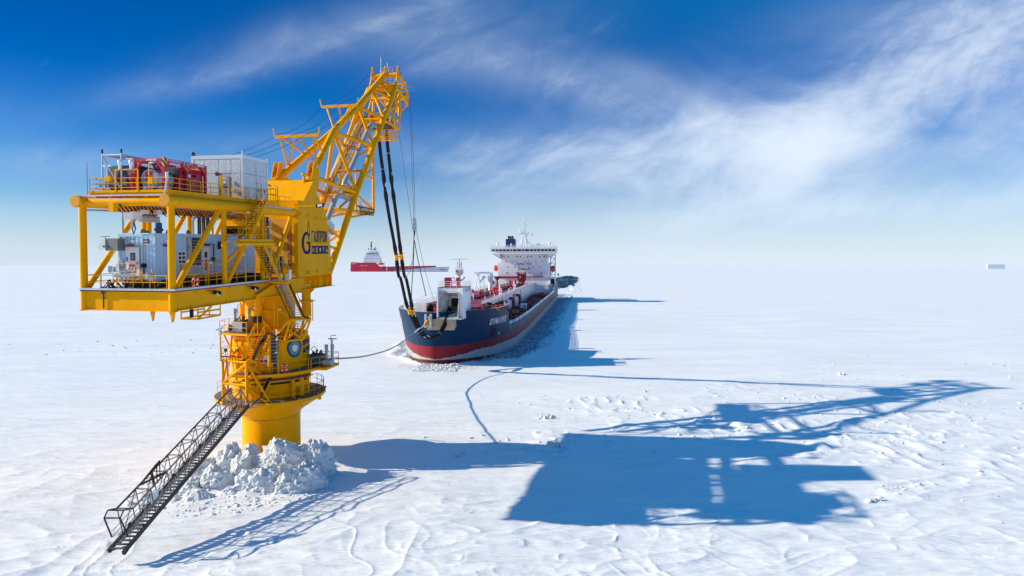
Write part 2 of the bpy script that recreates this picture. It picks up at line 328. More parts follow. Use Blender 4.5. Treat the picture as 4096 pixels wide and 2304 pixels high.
def letter(name, txt, fn, m, parent, box, bold=0.0, space=1.0):
    """text stretched into box (u0,u1,v0,v1), each vertex put in place by fn(u,v)"""
    vs, fs = text_mesh(txt, 1.0, bold, space)
    xs = [v.x for v in vs]; ys = [v.y for v in vs]; x0, x1, y0, y1 = min(xs), max(xs), min(ys), max(ys)
    b = MB(); b.add([fn(box[0] + (v.x - x0) / (x1 - x0) * (box[1] - box[0]), box[2] + (v.y - y0) / (y1 - y0) * (box[3] - box[2])) for v in vs], fs)
    return b.build(name, m, parent)
GLYPH = {'Г': ['0,0 0,1 1,1'], 'А': ['0,0 .5,1 1,0', '.22,.3 .78,.3'], 'З': ['0,.82 .25,1 .75,1 1,.8 1,.66 .7,.52 1,.38 1,.2 .75,0 .25,0 0,.18', '.35,.52 .7,.52'], 'П': ['0,0 0,1 1,1 1,0'],
 'Р': ['0,0 0,1 .8,1 1,.86 1,.6 .8,.46 0,.46'], 'О': ['.2,0 0,.18 0,.82 .2,1 .8,1 1,.82 1,.18 .8,0 .2,0'], 'М': ['0,0 0,1 .5,.2 1,1 1,0'], 'Н': ['0,0 0,1', '1,0 1,1', '0,.5 1,.5'], 'Е': ['1,1 0,1 0,0 1,0', '0,.5 .8,.5'],
 'Ф': ['.5,0 .5,1', '.2,.25 0,.4 0,.68 .2,.82 .8,.82 1,.68 1,.4 .8,.25 .2,.25'], 'Т': ['0,1 1,1', '.5,1 .5,0'], 'Ь': ['0,1 0,0 .8,0 1,.14 1,.4 .8,.54 0,.54'], 'Ш': ['0,1 0,0 1,0 1,1', '.5,0 .5,1'],
 'У': ['0,1 .5,.42', '1,1 .55,.2 .4,0 .1,0'], 'С': ['1,.8 .8,1 .2,1 0,.82 0,.18 .2,0 .8,0 1,.2'], 'К': ['0,0 0,1', '1,1 .15,.5 1,0'], 'В': ['0,0 0,1 .8,1 .95,.86 .95,.66 .8,.53 1,.38 1,.16 .8,0 0,0', '0,.53 .8,.53'], 'И': ['0,1 0,0 1,1 1,0'],
 'N': ['0,0 0,1 1,0 1,1'], 'S': ['1,.82 .8,1 .2,1 0,.85 0,.65 .2,.52 .8,.48 1,.35 1,.15 .8,0 .2,0 0,.18'], 'I': ['.5,0 .5,1'], 'G': ['1,.8 .8,1 .2,1 0,.82 0,.18 .2,0 1,0 1,.45 .6,.45'], ' ': []}
for a_, b_ in (('O', 'О'), ('M', 'М'), ('K', 'К')): GLYPH[a_] = GLYPH[b_]
def strokes(name, txt, fn, m, parent, box, wt=.2, gap=.35, slant=0.0, hw_=None):
    """bold stroke lettering in box (u0,u1,v0,v1); fn(u,v,lift) puts each corner in place"""
    n = len(txt); u0, u1, v0, v1 = box; cw = (u1 - u0) / (n + (n - 1) * gap); H_t = v1 - v0; t_ = wt * H_t; tw = (hw_ or wt) * H_t; b = MB(); k = 0
    for i, ch in enumerate(txt):
        x0 = u0 + i * cw * (1 + gap)
        for st_ in GLYPH[ch]:
            pp = [tuple(map(float, q.split(','))) for q in st_.split()]
            pp = [(x0 + tw / 2 + px_ * (cw - tw) + slant * py_ * H_t, v0 + t_ / 2 + py_ * (H_t - t_)) for px_, py_ in pp]
            for j, ((ax, ay), (bx, by)) in enumerate(zip(pp[:-1], pp[1:])):
                dx, dy = bx - ax, by - ay; l = math.hypot(dx, dy) or 1; dx /= l; dy /= l; e_ = t_ * .42
                w_ = abs(dy) * tw / 2 + abs(dx) * t_ / 2; nx, ny = -dy * w_, dx * w_; sx_, sy_ = dx * e_ * min(1, w_ / (t_ / 2)), dy * e_
                q = [(ax - sx_ - nx, ay - sy_ - ny), (bx + sx_ - nx, by + sy_ - ny), (bx + sx_ + nx, by + sy_ + ny), (ax - sx_ + nx, ay - sy_ + ny)]
                b.add([fn(x, y, .0012 * (k % 7)) for x, y in q], [(0, 1, 2, 3)]); k += 1
    return b.build(name, m, parent)
def rail(pts, h=1.05, sp=1.3, r=0.027, rails=(1.0, 0.52), toe=0.0, b=None):
    b = b or MB()
    for p, q in zip(pts[:-1], pts[1:]):
        p, q = Vector(p), Vector(q); n = max(1, round((q - p).length / sp))
        for k in rails: b.tube(p + Vector((0, 0, h * k)), q + Vector((0, 0, h * k)), r, 5)
        for i in range(n + 1):
            c = p.lerp(q, i / n); b.tube(c, c + Vector((0, 0, h)), r, 5)
        if toe: b.bar(p + Vector((0, 0, toe / 2)), q + Vector((0, 0, toe / 2)), 0.02, toe)
    return b
def stair(parent, top, bot, wv, n, m=YEL, ms=DARK, railing=True, sd=0.22, rh=1.0):
    top, bot, wv = Vector(top), Vector(bot), Vector(wv)
    b = MB()
    for e in (Vector((0, 0, 0)), wv): b.bar(top + e, bot + e, 0.06, 0.26)
    st = b.build('stair', m, parent)
    d = (bot - top); run = Vector((d.x, d.y, 0)).normalized()
    sb = MB(); a = wv; hw = sd / 2
    vs = [-run * hw, -run * hw + a, run * hw + a, run * hw]; up = Vector((0, 0, 0.045))
    sb.add(vs + [v + up for v in vs], [(0, 3, 2, 1), (4, 5, 6, 7), (0, 1, 5, 4), (1, 2, 6, 5), (2, 3, 7, 6), (3, 0, 4, 7)])
    sm = sb.mesh('step', ms)
    for i in range(n): inst(sm, 'step', st, top + d * ((i + 0.5) / n) - Vector(ORG[st.name]) + Vector(ORG[st.name]))
    if railing:
        rb = MB()
        for e in (Vector((0, 0, 0)), wv):
            for k in (rh, rh * .5): rb.tube(top + e + Vector((0, 0, k)), bot + e + Vector((0, 0, k)), 0.027, 5)
            for i in range(5):
                c = (top + e).lerp(bot + e, i / 4); rb.tube(c, c + Vector((0, 0, rh)), 0.027, 5)
        rb.build('handrail', YELB, st)
    return st
def flood(parent, p, h=2.2, arm=(0.35, 0, 0), m=YELB, two=False):
    p = Vector(p); b = MB().tube(p, p + Vector((0, 0, h)), 0.04, 6)
    t = p + Vector((0, 0, h)); a = Vector(arm); b.tube(t - (a if two else a * 0), t + a, 0.03, 5)
    o = b.build('floodlight_post', m, parent)
    for s_ in ((1, -1) if two else (1,)):
        c = t + a * s_; MB().bar(c - a.normalized() * .11, c + a.normalized() * .11, .17, .09).build('lamp_head', FLASH, o)
    return o

# ------------------------------------------------------------------ frames
# loading tower frame: x to starboard of its boom, y towards the tanker, z up; the tower leans a little on its shoe
ML = Matrix.Translation((-22.9, 62.6, 0)) @ Matrix.Rotation(R(1.88), 4, 'X') @ Matrix.Rotation(R(-9.8), 4, 'Z')
# tanker frame: x to starboard, y aft from the stem, z up from the ice
MS = Matrix.Translation((-14.2, 117, 0)) @ Matrix.Rotation(-math.atan(.0972), 4, 'Z')
MW = Matrix.Identity(4)

# ------------------------------------------------------------------ ice sheet
def _hash(ix, iy, seed):
    n = (ix * 374761393 + iy * 668265263 + seed * 974711) & 0xffffffff
    n = ((n ^ (n >> 13)) * 1274126177) & 0xffffffff
    return ((n ^ (n >> 16)) & 0xffff) / 65535.0
def vnoise(x, y, seed=0):
    ix = np.floor(x).astype(np.int64); iy = np.floor(y).astype(np.int64); fx = x - ix; fy = y - iy
    fx = fx * fx * fx * (fx * (fx * 6 - 15) + 10); fy = fy * fy * fy * (fy * (fy * 6 - 15) + 10)
    a = _hash(ix, iy, seed); b = _hash(ix + 1, iy, seed); c = _hash(ix, iy + 1, seed); d = _hash(ix + 1, iy + 1, seed)
    return (a + (b - a) * fx) * (1 - fy) + (c + (d - c) * fx) * fy
def sstep(x, a, b):
    t = np.clip((x - a) / (b - a), 0, 1); return t * t * (3 - 2 * t)
def ship_dist(x, y):
    """rough distance outside the tanker's waterline"""
    c, s_ = math.cos(math.atan(.0972)), math.sin(math.atan(.0972))
    dx, dy = x + 14.2, y - 117; tx = dx * c - dy * s_; sy = dx * s_ + dy * c
    hb = np.interp(sy, [2, 14, 33, 60, 245], [0, 8.2, 11.9, 13, 15.8])
    side = np.abs(tx) - hb; front = 4 - sy
    return np.maximum(side, front), sy, tx
RUB = [(14, 84, 9, 7, .5), (27, 72, 14, 7, .55), (4, 66, 8, 4, .35), (36, 66, 12, 6, .4), (50, 78, 18, 10, .45), (60, 60, 16, 9, .3), (46, 55, 10, 6, .22), (38, 96, 20, 12, .35), (80, 110, 30, 20, .4), (-2, 62.5, 6, 2, .35), (75, 85, 18, 9, .35), (-75, 150, 40, 20, .3), (30, 52, 5, 3, .3)]
def gpt(u, v):      # a point on the ice seen from the drone at photo pixel u, v
    d = 2624 * 18 / (v - 1061.); return ((u - 2048) / 2624 * d, d)
def height(x, y):
    d = np.hypot(x, y); row = d * d / (18 * 656) * 0.6 + 0.03
    h = np.zeros_like(x)
    def w(lam): return np.clip((lam / row - 2) / 3, 0, 1)
    h += .55 * (vnoise(x / 70, y / 48, 1) - .5) * sstep(d, 20, 90) + .30 * (vnoise(x / 26 + 9, y / 17, 2) - .5)
    ca, sa = math.cos(R(-16)), math.sin(R(-16)); rx = x * ca - y * sa; ry = x * sa + y * ca
    wx = rx + 3.0 * vnoise(x / 7, y / 7, 3); wy = ry + 1.6 * vnoise(x / 5, y / 5, 4)
    for lx, ly, a, sd in ((14, 3.4, .13, 5), (7, 1.5, .12, 6), (3.6, .75, .08, 7), (1.7, .36, .045, 10)):
        n = vnoise(wx / lx, wy / ly, sd); rg = 1 - np.abs(2 * n - 1)
        h += a * (rg ** 2.2) * w(ly) * (0.35 + 0.9 * vnoise(x / 33, y / 33, 8 + sd))
    h += .05 * (vnoise(x / 1.1, y / .8, 11) - .5) * w(.8) + .022 * (vnoise(x / .45, y / .4, 12) - .5) * w(.4)
    # long drift edges running to the camera in the foreground
    fg = sstep(-y, -56, -44); fm_ = fg * sstep(vnoise(x / 9, y / 7, 26), .35, .75)
    n = vnoise((x + y * .35 + 2.6 * vnoise(y / 2.6, x / 4, 22)) / 1.7, (y + 2 * vnoise(x / 3, y / 4, 27)) / 5, 23); h += fm_ * .055 * (1 - np.abs(2 * n - 1)) ** 4
    n = vnoise((x + y * .5) / 3.1, y / 2.2, 24); h += fm_ * .05 * (1 - np.abs(2 * n - 1)) ** 3
    n = vnoise((x + 2.2 * vnoise(y / 5, x / 9, 20)) / 4.2, y / 13, 21); h += fm_ * .09 * (1 - np.abs(2 * n - 1)) ** 5
    sp = np.clip(vnoise(x / 19, y / 15, 61) * 2.2 - 1.15, 0, 1); n = vnoise((x - y * .25) / 3.4 + 1.2 * vnoise(x / 2, y / 2, 62), y / .9, 63); h += .16 * sp * (1 - np.abs(2 * n - 1)) ** 3 * w(.9)
    for cx, cy, ax, ay, a in RUB:
        m = np.exp(-((x - cx) / ax) ** 2 - ((y - cy) / ay) ** 2)
        r1 = 1 - np.abs(2 * vnoise(x / 1.7 + 5 + cx, y / 1.5, 31) - 1); r2 = 1 - np.abs(2 * vnoise(x / .62, y / .6 + cy, 32) - 1)
        pk = np.clip(r1 * vnoise(x / 3.1, y / 2.7, 33) * 1.7 - .55, 0, 1)
        a = a * .62; h += a * m * (pk * 1.6 * w(1.6) + .13 * r2 * w(.6) + .1 * r1 * w(1.5))
    # the swell of snow round the tower's foot
    h += .75 * np.exp(-((x + 22) / 5.5) ** 2 - ((y - 56) / 5.0) ** 2) * (.7 + .6 * vnoise(x / 1.3, y / 1.2, 41))
    # the moat broken round the tanker, with a pushed-up rim
    sd, sy, tx = ship_dist(x, y)
    wd = np.where(tx > 0, 3.6 + 3.4 * vnoise(sy / 9, tx * 0, 51), 0.5 + 1.5 * vnoise(sy / 6, tx * 0, 52)); wd = np.where(sy < 12, 0.6 + 1.2 * vnoise(x / 2.5, y / 2.5, 53) + np.clip(tx, 0, 14) * .3, wd)
    inside = sstep(-(sd - wd), -1.2, .6) * (sy < 420)
    h = h * (1 - inside) + inside * (-.45)
    h += .30 * np.exp(-((sd - wd - 1.2) / 1.1) ** 2) * (.3 + vnoise(x / 1.6, y / 1.6, 54)) * (sy < 260) * (sy > -8)
    # keep the sheet under the far ships flat
    h *= 1 - sstep(d, 900, 1500)
    h -= .12
    return h
def ice_sheet():
    vpx = np.concatenate([np.linspace(1.0, 8, 40)[:-1] ** 1, np.arange(8, 330, 0.62), np.linspace(330, 900, 60)])
    rr = 18 * 656 / vpx[::-1]; rr = np.concatenate([[3, 8], rr[rr < 12000], [20000, 34000]])
    rr = np.unique(rr)
    th = np.concatenate([np.linspace(-180, -48, 30)[:-1], np.linspace(-48, 48, 1150), np.linspace(48, 180, 30)[1:]])
    T, RRr = np.meshgrid(np.radians(th), rr); Xg = RRr * np.sin(T); Yg = RRr * np.cos(T); Zg = height(Xg, Yg)
    nr, ntc = Xg.shape; n = nr * ntc
    co = np.empty((n, 3), np.float32); co[:, 0] = Xg.ravel(); co[:, 1] = Yg.ravel(); co[:, 2] = Zg.ravel()
    i = np.arange(nr - 1)[:, None] * ntc + np.arange(ntc - 1)[None, :]; q = np.stack([i, i + ntc, i + ntc + 1, i + 1], -1).reshape(-1, 4)
    me = bpy.data.meshes.new('ice_sheet'); me.vertices.add(n); me.vertices.foreach_set('co', co.ravel())
    me.loops.add(len(q) * 4); me.loops.foreach_set('vertex_index', q.ravel().astype(np.int32)); me.polygons.add(len(q))
    me.polygons.foreach_set('loop_start', np.arange(len(q), dtype=np.int32) * 4); me.polygons.foreach_set('loop_total', np.full(len(q), 4, np.int32))
    me.polygons.foreach_set('use_smooth', np.ones(len(q), bool)); me.update(); me.validate()
    m = bpy.data.materials.new('snow'); m.use_nodes = True; t = m.node_tree; K = t.links.new; b = t.nodes['Principled BSDF']
    b.inputs['Roughness'].default_value = 0.62; b.inputs['Specular IOR Level'].default_value = 0.3
    c = t.nodes.new('ShaderNodeTexCoord')
    mpn = t.nodes.new('ShaderNodeMapping'); mpn.inputs['Rotation'].default_value = (0, 0, R(-14)); mpn.inputs['Scale'].default_value = (0.28, 1.2, 1); K(c.outputs['Object'], mpn.inputs[0])
    n1_ = t.nodes.new('ShaderNodeTexNoise'); n1_.inputs['Scale'].default_value = 0.12; n1_.inputs['Detail'].default_value = 9; n1_.inputs['Roughness'].default_value = .6; K(mpn.outputs[0], n1_.inputs['Vector'])
    r_ = t.nodes.new('ShaderNodeValToRGB'); e = r_.color_ramp.elements; e[0].position = .3; e[0].color = (.77, .815, .875, 1); e[1].position = .62; e[1].color = (.875, .895, .93, 1)
    K(n1_.outputs[0], r_.inputs[0]); K(r_.outputs[0], b.inputs['Base Color'])
    n2_ = t.nodes.new('ShaderNodeTexNoise'); n2_.inputs['Scale'].default_value = 1.6; n2_.inputs['Detail'].default_value = 8; n2_.inputs['Roughness'].default_value = .62; K(mpn.outputs[0], n2_.inputs['Vector'])
    bp = t.nodes.new('ShaderNodeBump'); bp.inputs['Strength'].default_value = 1.0; bp.inputs['Distance'].default_value = .13; K(n2_.outputs[0], bp.inputs['Height'])
    n3_ = t.nodes.new('ShaderNodeTexNoise'); n3_.inputs['Scale'].default_value = .22; n3_.inputs['Detail'].default_value = 5; K(mpn.outputs[0], n3_.inputs['Vector'])
    bp2 = t.nodes.new('ShaderNodeBump'); bp2.inputs['Strength'].default_value = .35; bp2.inputs['Distance'].default_value = .6; K(n3_.outputs[0], bp2.inputs['Height']); K(bp.outputs[0], bp2.inputs['Normal'])
    mp4 = t.nodes.new('ShaderNodeMapping'); mp4.inputs['Rotation'].default_value = (0, 0, R(-10)); mp4.inputs['Scale'].default_value = (0.16, 1.5, 1); K(c.outputs['Object'], mp4.inputs[0])
    n4_ = t.nodes.new('ShaderNodeTexNoise'); n4_.inputs['Scale'].default_value = .55; n4_.inputs['Detail'].default_value = 6; n4_.inputs['Roughness'].default_value = .65; n4_.inputs['Distortion'].default_value = .8; K(mp4.outputs[0], n4_.inputs['Vector'])
    bp4 = t.nodes.new('ShaderNodeBump'); bp4.inputs['Strength'].default_value = .75; bp4.inputs['Distance'].default_value = .35; K(n4_.outputs[0], bp4.inputs['Height']); K(bp2.outputs[0], bp4.inputs['Normal']); K(bp4.outputs[0], b.inputs['Normal'])
    me.materials.append(m); o = bpy.data.objects.new('snow_ground', me); col.objects.link(o); o['kind'] = 'structure'; return o
ice_sheet()

# ------------------------------------------------------------------ loading tower
T = thing('loading_tower', 'huge yellow loading tower with a lattice boom on one round column rising from the ice', 'loading tower', (0, 0, 0), ML)
YN = -18.0; HW = 3.355; ZT = 22.9; ZB = 15.55; ZP = 16.85
MB().lathe([(2.62, -3), (2.62, 3.9), (2.72, 4.15), (3.0, 4.45), (4.55, 5.45), (4.86, 5.62), (4.95, 5.8), (4.95, 5.98)], n=72).build('lower_column', YEL, T)
MB().lathe([(2.66, 3.86), (2.66, 3.94)], n=60).build('weld_seam', mat('seam', (.6, .28, .01), .5), T)
b = MB().lathe([(4.95, 5.98), (3.2, 6.0)], n=64); b.build('rim_deck', GRAT, T)
b = MB().lathe([(3.38, 5.98), (3.38, 7.25)], n=72); b.lathe([(3.38, 7.25), (3.55, 7.25), (3.55, 7.32)], n=72)
for i in range(60):
    t = R(6 * i); b.ball((3.40 * math.cos(t), 3.40 * math.sin(t), 7.08), .035, n=5, m=3)
b.build('lower_drum', YEL, T)
MB().lathe([(3.30, 7.25), (3.30, 7.6)], n=60).build('bearing_gap', DARK, T)
MB().lathe([(3.62, 7.55), (3.55, 7.95), (3.52, 8.4), (3.52, 11.15), (3.35, 11.3), (2.3, 11.35)], n=72).build('upper_drum', YEL, T)
MB().lathe([(3.56, 7.5), (3.56, 7.62)], n=60).build('joint_band', DARK, T)
# rim rail, sector open at the gangway
def arc(r, z, a0, a1, n): return [(r * math.cos(R(a0 + (a1 - a0) * i / n)), r * math.sin(R(a0 + (a1 - a0) * i / n)), z) for i in range(n + 1)]
def arc_rail(r, z, a0, a1, n, h=1.05): return rail(arc(r, z, a0, a1, n), h, 9)
arc_rail(4.82, 5.98, -88, 200, 22).build('railing', YELB, T)
for a_ in (-95, -62, -30, 0, 35):
    t = R(a_); c = Vector((4.9 * math.cos(t), 4.9 * math.sin(t), 5.75)); MB().lathe([(.16, -.3), (.16, .12), (.24, .22), (.24, .3)], c, 12).build('bollard', YEL, T)
# yellow clamp frames on the lower drum's right side
for a_ in (-24, -8):
    t = R(a_); ux, uy = math.cos(t), math.sin(t); b = MB()
    for e in (-.42, .42):
        p = Vector((ux * 3.72 - uy * e, uy * 3.72 + ux * e, 6.0)); b.bar(p, p + Vector((0, 0, 2.45)), .22, .34, (ux, uy, 0))
    c0 = Vector((ux * 3.72, uy * 3.72, 7.15)); b.bar(c0 - Vector((-uy, ux, 0)) * .42, c0 + Vector((-uy, ux, 0)) * .42, .3, .4); b.bar(c0 + Vector((0, 0, 1.1)) - Vector((-uy, ux, 0)) * .42, c0 + Vector((0, 0, 1.1)) + Vector((-uy, ux, 0)) * .42, .3, .3)
    b.build('clamp_frame', YEL, T)
# mid ring deck
b = MB().lathe([(3.5, 8.28), (4.9, 8.28), (4.9, 8.52), (3.5, 8.52)], n=56, a0=-105, a1=35); b.build('ring_deck', YEL, T)
MB().lathe([(3.55, 8.535), (4.75, 8.535)], n=56, a0=-105, a1=35).build('ring_grating', GRAT, T)
b = arc_rail(4.84, 8.5, -100, -18, 7); 
for i in range(28): pass
b.build('railing', YELB, T)
b = MB(); pts = arc(4.5, 8.02, -92, -10, 14); b.path(pts, .07, 6)
pts2 = arc(4.75, 7.95, -92, -10, 14); b.path(pts2, .05, 6); b.build('cable_tray', DARK, T)
# deck extension to the right with a crane post
b = MB().box(3.6, 5.8, -.4, 2.4, 8.28, 8.5); b.build('side_deck', YEL, T)
rail([(4.84, -1.5, 8.5), (5.2, -.5, 8.5), (5.75, -.4, 8.5), (5.75, 2.35, 8.5), (3.8, 2.35, 8.5)]).build('railing', YELB, T)
b = MB().tube((5.8, .9, 8.3), (5.8, .9, 10.9), .07); o = b.build('service_post', YEL, T)
MB().tube((5.4, .9, 11.05), (6.25, .9, 11.05), .06).tube((5.8, .9, 10.9), (5.8, .9, 11.1), .08).build('swivel_arm', STEEL, o)
flood(T, (5.2, 1.9, 8.5), 2.7, (.3, .2, 0), STEEL)
# power pack on that deck: blue-grey cabinet, two tall filters, pumps
def power_pack(base, label, flip=1, cab=(.02, .08, .13)):
    x, y, z = base; t = thing('hydraulic_unit', label, 'machine', base, ML)
    cm = mat('cab_%d' % int(x * 10), cab, .45)
    MB().box(x, x + 1.2, y, y + .9, z + .08, z + 1.0).build('tank', cm, t)
    MB().box(x - .05, x + 1.25, y - .05, y + .95, z + 1.0, z + 1.06).build('lid', DARK, t)
    for i in range(2):
        c = (x + 1.5 + .55 * i, y + .5 + .1 * i, z); MB().lathe([(.13, .05), (.13, 1.55), (.17, 1.6), (.17, 1.95), (0, 2.0)], c, 12).build('filter_cylinder', GREYP, t)
    b = MB(); rnd = random.Random(int(x * 100))
    for i in range(9):
        p = Vector((x + rnd.uniform(-.1, 1.4), y + rnd.uniform(0, .9), z + 1.05)); q = p + Vector((rnd.uniform(-.3, .3), rnd.uniform(-.2, .2), rnd.uniform(.2, .7))); b.tube(p, q, rnd.uniform(.03, .1), 6)
    b.torus((x + .3, y + .4, z + 1.5), .25, .03, (1, 0, 0), (0, 0, 1), 14, 5); b.build('pipework', DARK, t)
    MB().box(x + 1.25, x + 2.1, y + .1, y + .9, z + .08, z + .55).build('pump_block', GREYP, t)
    return t
power_pack((3.75, .3, 8.53), 'dark blue hydraulic cabinet and filters on the deck right of the ringed emblem')
# ladder on the drum front
def ladder(parent, p, q, wv, n, m=STEEL):
    p, q, wv = Vector(p), Vector(q), Vector(wv); b = MB().tube(p, q, .035, 5).tube(p + wv, q + wv, .035, 5); o = b.build('ladder', m, parent)
    rb = MB().tube((0, 0, 0), wv, .025, 5); rm = rb.mesh('rung', m)
    for i in range(n): inst(rm, 'rung', o, p.lerp(q, (i + .5) / n))
    return o
MB().add([(1.83, -3.42, 8.6), (2.46, -3.0, 8.6), (2.46, -3.0, 11.6), (1.83, -3.42, 11.6)], [(0, 1, 2, 3)]).build('ladder_backing', DARK, T)
ladder(T, (1.75, -3.52, 8.55), (1.75, -3.52, 11.6), (.64, .44, 0), 10)
# ringed emblem and wording on the drum
def on_drum(cu, cz, r=3.56):
    def f(u, v): a = R(-60) + cu + u / r; return (r * math.cos(a), r * math.sin(a), cz + v)
    return f
em = None
for i, (rad, m_) in enumerate(((.84, mat('emblem_navy', (.004, .02, .06), .5)), (.70, mat('emblem_blue', (.01, .16, .42), .5)), (.56, mat('emblem_teal', (.05, .42, .45), .5)), (.44, mat('emblem_rust', (.42, .09, .01), .5)), (.34, mat('emblem_cream', (.7, .62, .3), .5)), (.29, SIGNW))):
    f = on_drum(R(36), 10.45, 3.545 + .004 * i); n = 32
    vs = [f(0, 0)] + [f(rad * (.97 + .05 * math.sin(3 * t_)) * math.cos(t_), rad * math.sin(t_)) for t_ in [2 * math.pi * j / n for j in range(n)]]
    o = MB().add(vs, [(0, j + 1, (j + 1) % n + 1) for j in range(n)], True).build('emblem_ring', m_, em or T)
    if not em: em = o; o.name = 'drum_emblem'; ORG['drum_emblem'] = Vector((0, 0, 0))
fd = on_drum(R(36), 10.45, 3.56)
strokes('lettering', 'ВРАТА', lambda u, v, l: tuple(Vector(fd(u, v)) + l * Vector((1, -.5, 0))), LOGO, T, (1.06, 3.3, .10, .66), .2)
strokes('lettering', 'АРКТИКИ', lambda u, v, l: tuple(Vector(fd(u, v)) + l * Vector((1, -.5, 0))), LOGO, T, (1.06, 4.3, -.62, -.06), .2)
# warning board on drum, left
o = MB().add([on_drum(R(-13), 9.7, 3.58)(u, v) for u, v in ((-.62, -.36), (.62, -.36), (.62, .36), (-.62, .36))], [(0, 1, 2, 3)]).build('warning_board', SIGNW, T)
for i, m_ in enumerate((SIGNB, SIGNR, SIGNB, TEAL, SIGNR)):
    u0 = -.55 + .4 * (i % 3); v0 = -.3 if i < 3 else .08
    MB().add([on_drum(R(-13), 9.7, 3.59)(u, v) for u, v in ((u0, v0), (u0 + .32, v0), (u0 + .32, v0 + .24), (u0, v0 + .24))], [(0, 1, 2, 3)]).build('sign_panel', m_, o)
# upper neck: shaft, cheek plates, struts
b = MB().lathe([(2.25, 11.3), (2.25, 15.9)], n=56)
b.lathe([(2.25, 15.3), (2.8, 15.85)], n=56); b.build('neck_shaft', YEL, T)
MB().lathe([(3.4, 11.3), (3.4, 11.62), (2.2, 11.62)], n=56).build('neck_deck', YEL, T)
b = MB().ball((-.2, -1.9, 11.9), .9, (1.25, .6, .55), 20, 10); b.build('cable_dome', YEL, T)
b = MB().tube((.35, -2.6, 15.6), (.35, -2.6, 13.9), .36, 14).prism([(-.35, 15.2), (.1, 14.3), (.6, 14.3), (1.05, 15.2)], 'y', -2.65, -2.55)
b.bar((.35, -2.6, 13.9), (.35, -2.6, 12.9), .55, .5).bar((.3, -2.6, 13.0), (-.4, -2.75, 11.7), .3, .3).bar((.5, -2.5, 13.2), (1.7, -2.0, 11.7), .28, .28)
b.build('neck_strut', YEL, T)
MB().box(.02, .72, -3.0, -2.7, 12.9, 13.5).build('control_box', BLACK, T)
b = MB().tube((.6, -2.3, 13.9), (2.0, -1.4, 13.9), .16, 10); b.build('cross_pipe', YEL, T)
b = MB().box(-2.75, -2.35, -.7, .3, 12.6, 15.2).tube((-2.5, -.9, 15.0), (-1.9, -1.4, 14.4), .12, 8).tube((-2.5, -.9, 14.5), (-2.1, -1.2, 12.7), .12, 8); b.build('side_casing', YEL, T)
for y_ in (2.6,): 
    b = MB().tube((3.05, 1.2, 15.8), (3.05, 1.2, 14.5), .42, 14).lathe([(.42, 13.15), (.42, 14.3), (.62, 14.6), (.62, 14.66)], (3.05, 1.2, 0), 16).prism([(2.1, 15.75), (3.05, 14.9), (3.95, 15.75)], 'y', 1.15, 1.25)
    b.build('drain_leg', YEL, T)

# stair tower at the lower left
FR, FL, BR, BL = (.70, -5.20), (-1.85, -4.76), (1.90, -3.50), (-2.3, -3.4)
b = MB()
def V3(p, z): return (p[0], p[1], z)
b.tube(V3(FR, 5.6), V3(FR, 9.8), .13, 10).tube(V3(FL, 5.7), V3(FL, 9.75), .12, 10).tube(V3(BL, 6), V3(BL, 9.7), .11, 8)
b.tube(V3(BR, 8.4), V3(BR, 11.9), .13, 10)
for za, zb_ in ((9.8, 10.35), (7.7, 8.45)): b.tube(V3(FR, za), V3(BR, zb_), .11, 8)
for z in (9.72, 7.7): b.tube(V3(FL, z), V3(FR, z), .11, 8)
b.tube(V3(FL, 7.75), V3(FR, 9.6), .10, 8).tube(V3(FL, 7.6), (-.9, -4.7, 5.7), .09, 8).tube(V3(FL, 9.6), V3(FL, 9.6), .1).tube(V3(FR, 7.5), (2.05, -4.3, 6.1), .11, 8)
b.tube(V3(FL, 7.8), V3(BL, 9.6), .09, 8).tube(V3(BL, 7.7), V3(FR, 7.9), .09, 8).tube(V3(FL, 7.7), V3(BL, 7.7), .09, 8)
b.tube(V3(FR, 9.7), (2.2, -4.2, 6.2), .10, 8).tube(V3(FR, 7.8), V3(BR, 11.6), .10, 8).tube(V3(FR, 9.6), (1.5, -4.1, 8.4), .10, 8)
b.tube(V3(FL, 5.8), V3(FR, 5.8), .09, 8)
b.build('stair_tower_frame', YEL, T)
b = MB().box(-1.85, .75, -5.0, -4.05, 5.86, 5.96); b.build('entry_deck', GRAT, T)
b = MB().prism([(-1.95, -4.8), (.75, -5.25), (1.3, -4.5), (1.0, -3.9), (-2.35, -3.35)], 'z', 9.62, 9.78); b.build('landing', YEL, T)
rail([(-.3, -5.05, 9.8), (-1.9, -4.8, 9.8), (-2.3, -3.4, 9.8), (-1.2, -3.4, 9.8)]).build('railing', YELB, T)
b = MB()
for i in range(2):
    c = Vector((-1.55 + 1.1 * i, -4.8, 10.1)); b.bar(c - Vector((.45, 0, 0)), c + Vector((.45, 0, 0)), .12, .1).box(c.x - .1, c.x + .12, c.y - .1, c.y + .1, c.z + .45, c.z + .7)
    b.tube(c, c + Vector((0, 0, .5)), .03, 5)
b.build('junction_boxes', DARK, T)
b = MB()
for i in range(6): b.path([(-1.7 + .3 * i, -4.88, 10.05), (-1.68 + .3 * i, -5.0, 9.6), (-1.62 + .3 * i, -4.95, 9.2)], .025, 5)
b.build('cable_loops', BLACK, T)
b = MB().tube((-2.0, -4.85, 9.7), (-2.0, -4.85, 12.3), .07, 8); o = b.build('lamp_mast', YELB, T)
MB().bar((-2.35, -4.9, 12.45), (-1.75, -4.8, 12.65), .2, .12).box(-2.1, -1.9, -4.95, -4.75, 12.0, 12.45).build('lamp_head', STEEL, o)
stair(T, (.95, -4.35, 11.75), (.15, -4.75, 9.8), (.75, .42, 0), 9)
stair(T, (1.55, -4.05, 8.45), (.75, -4.55, 6.05), (.72, .42, 0), 10)
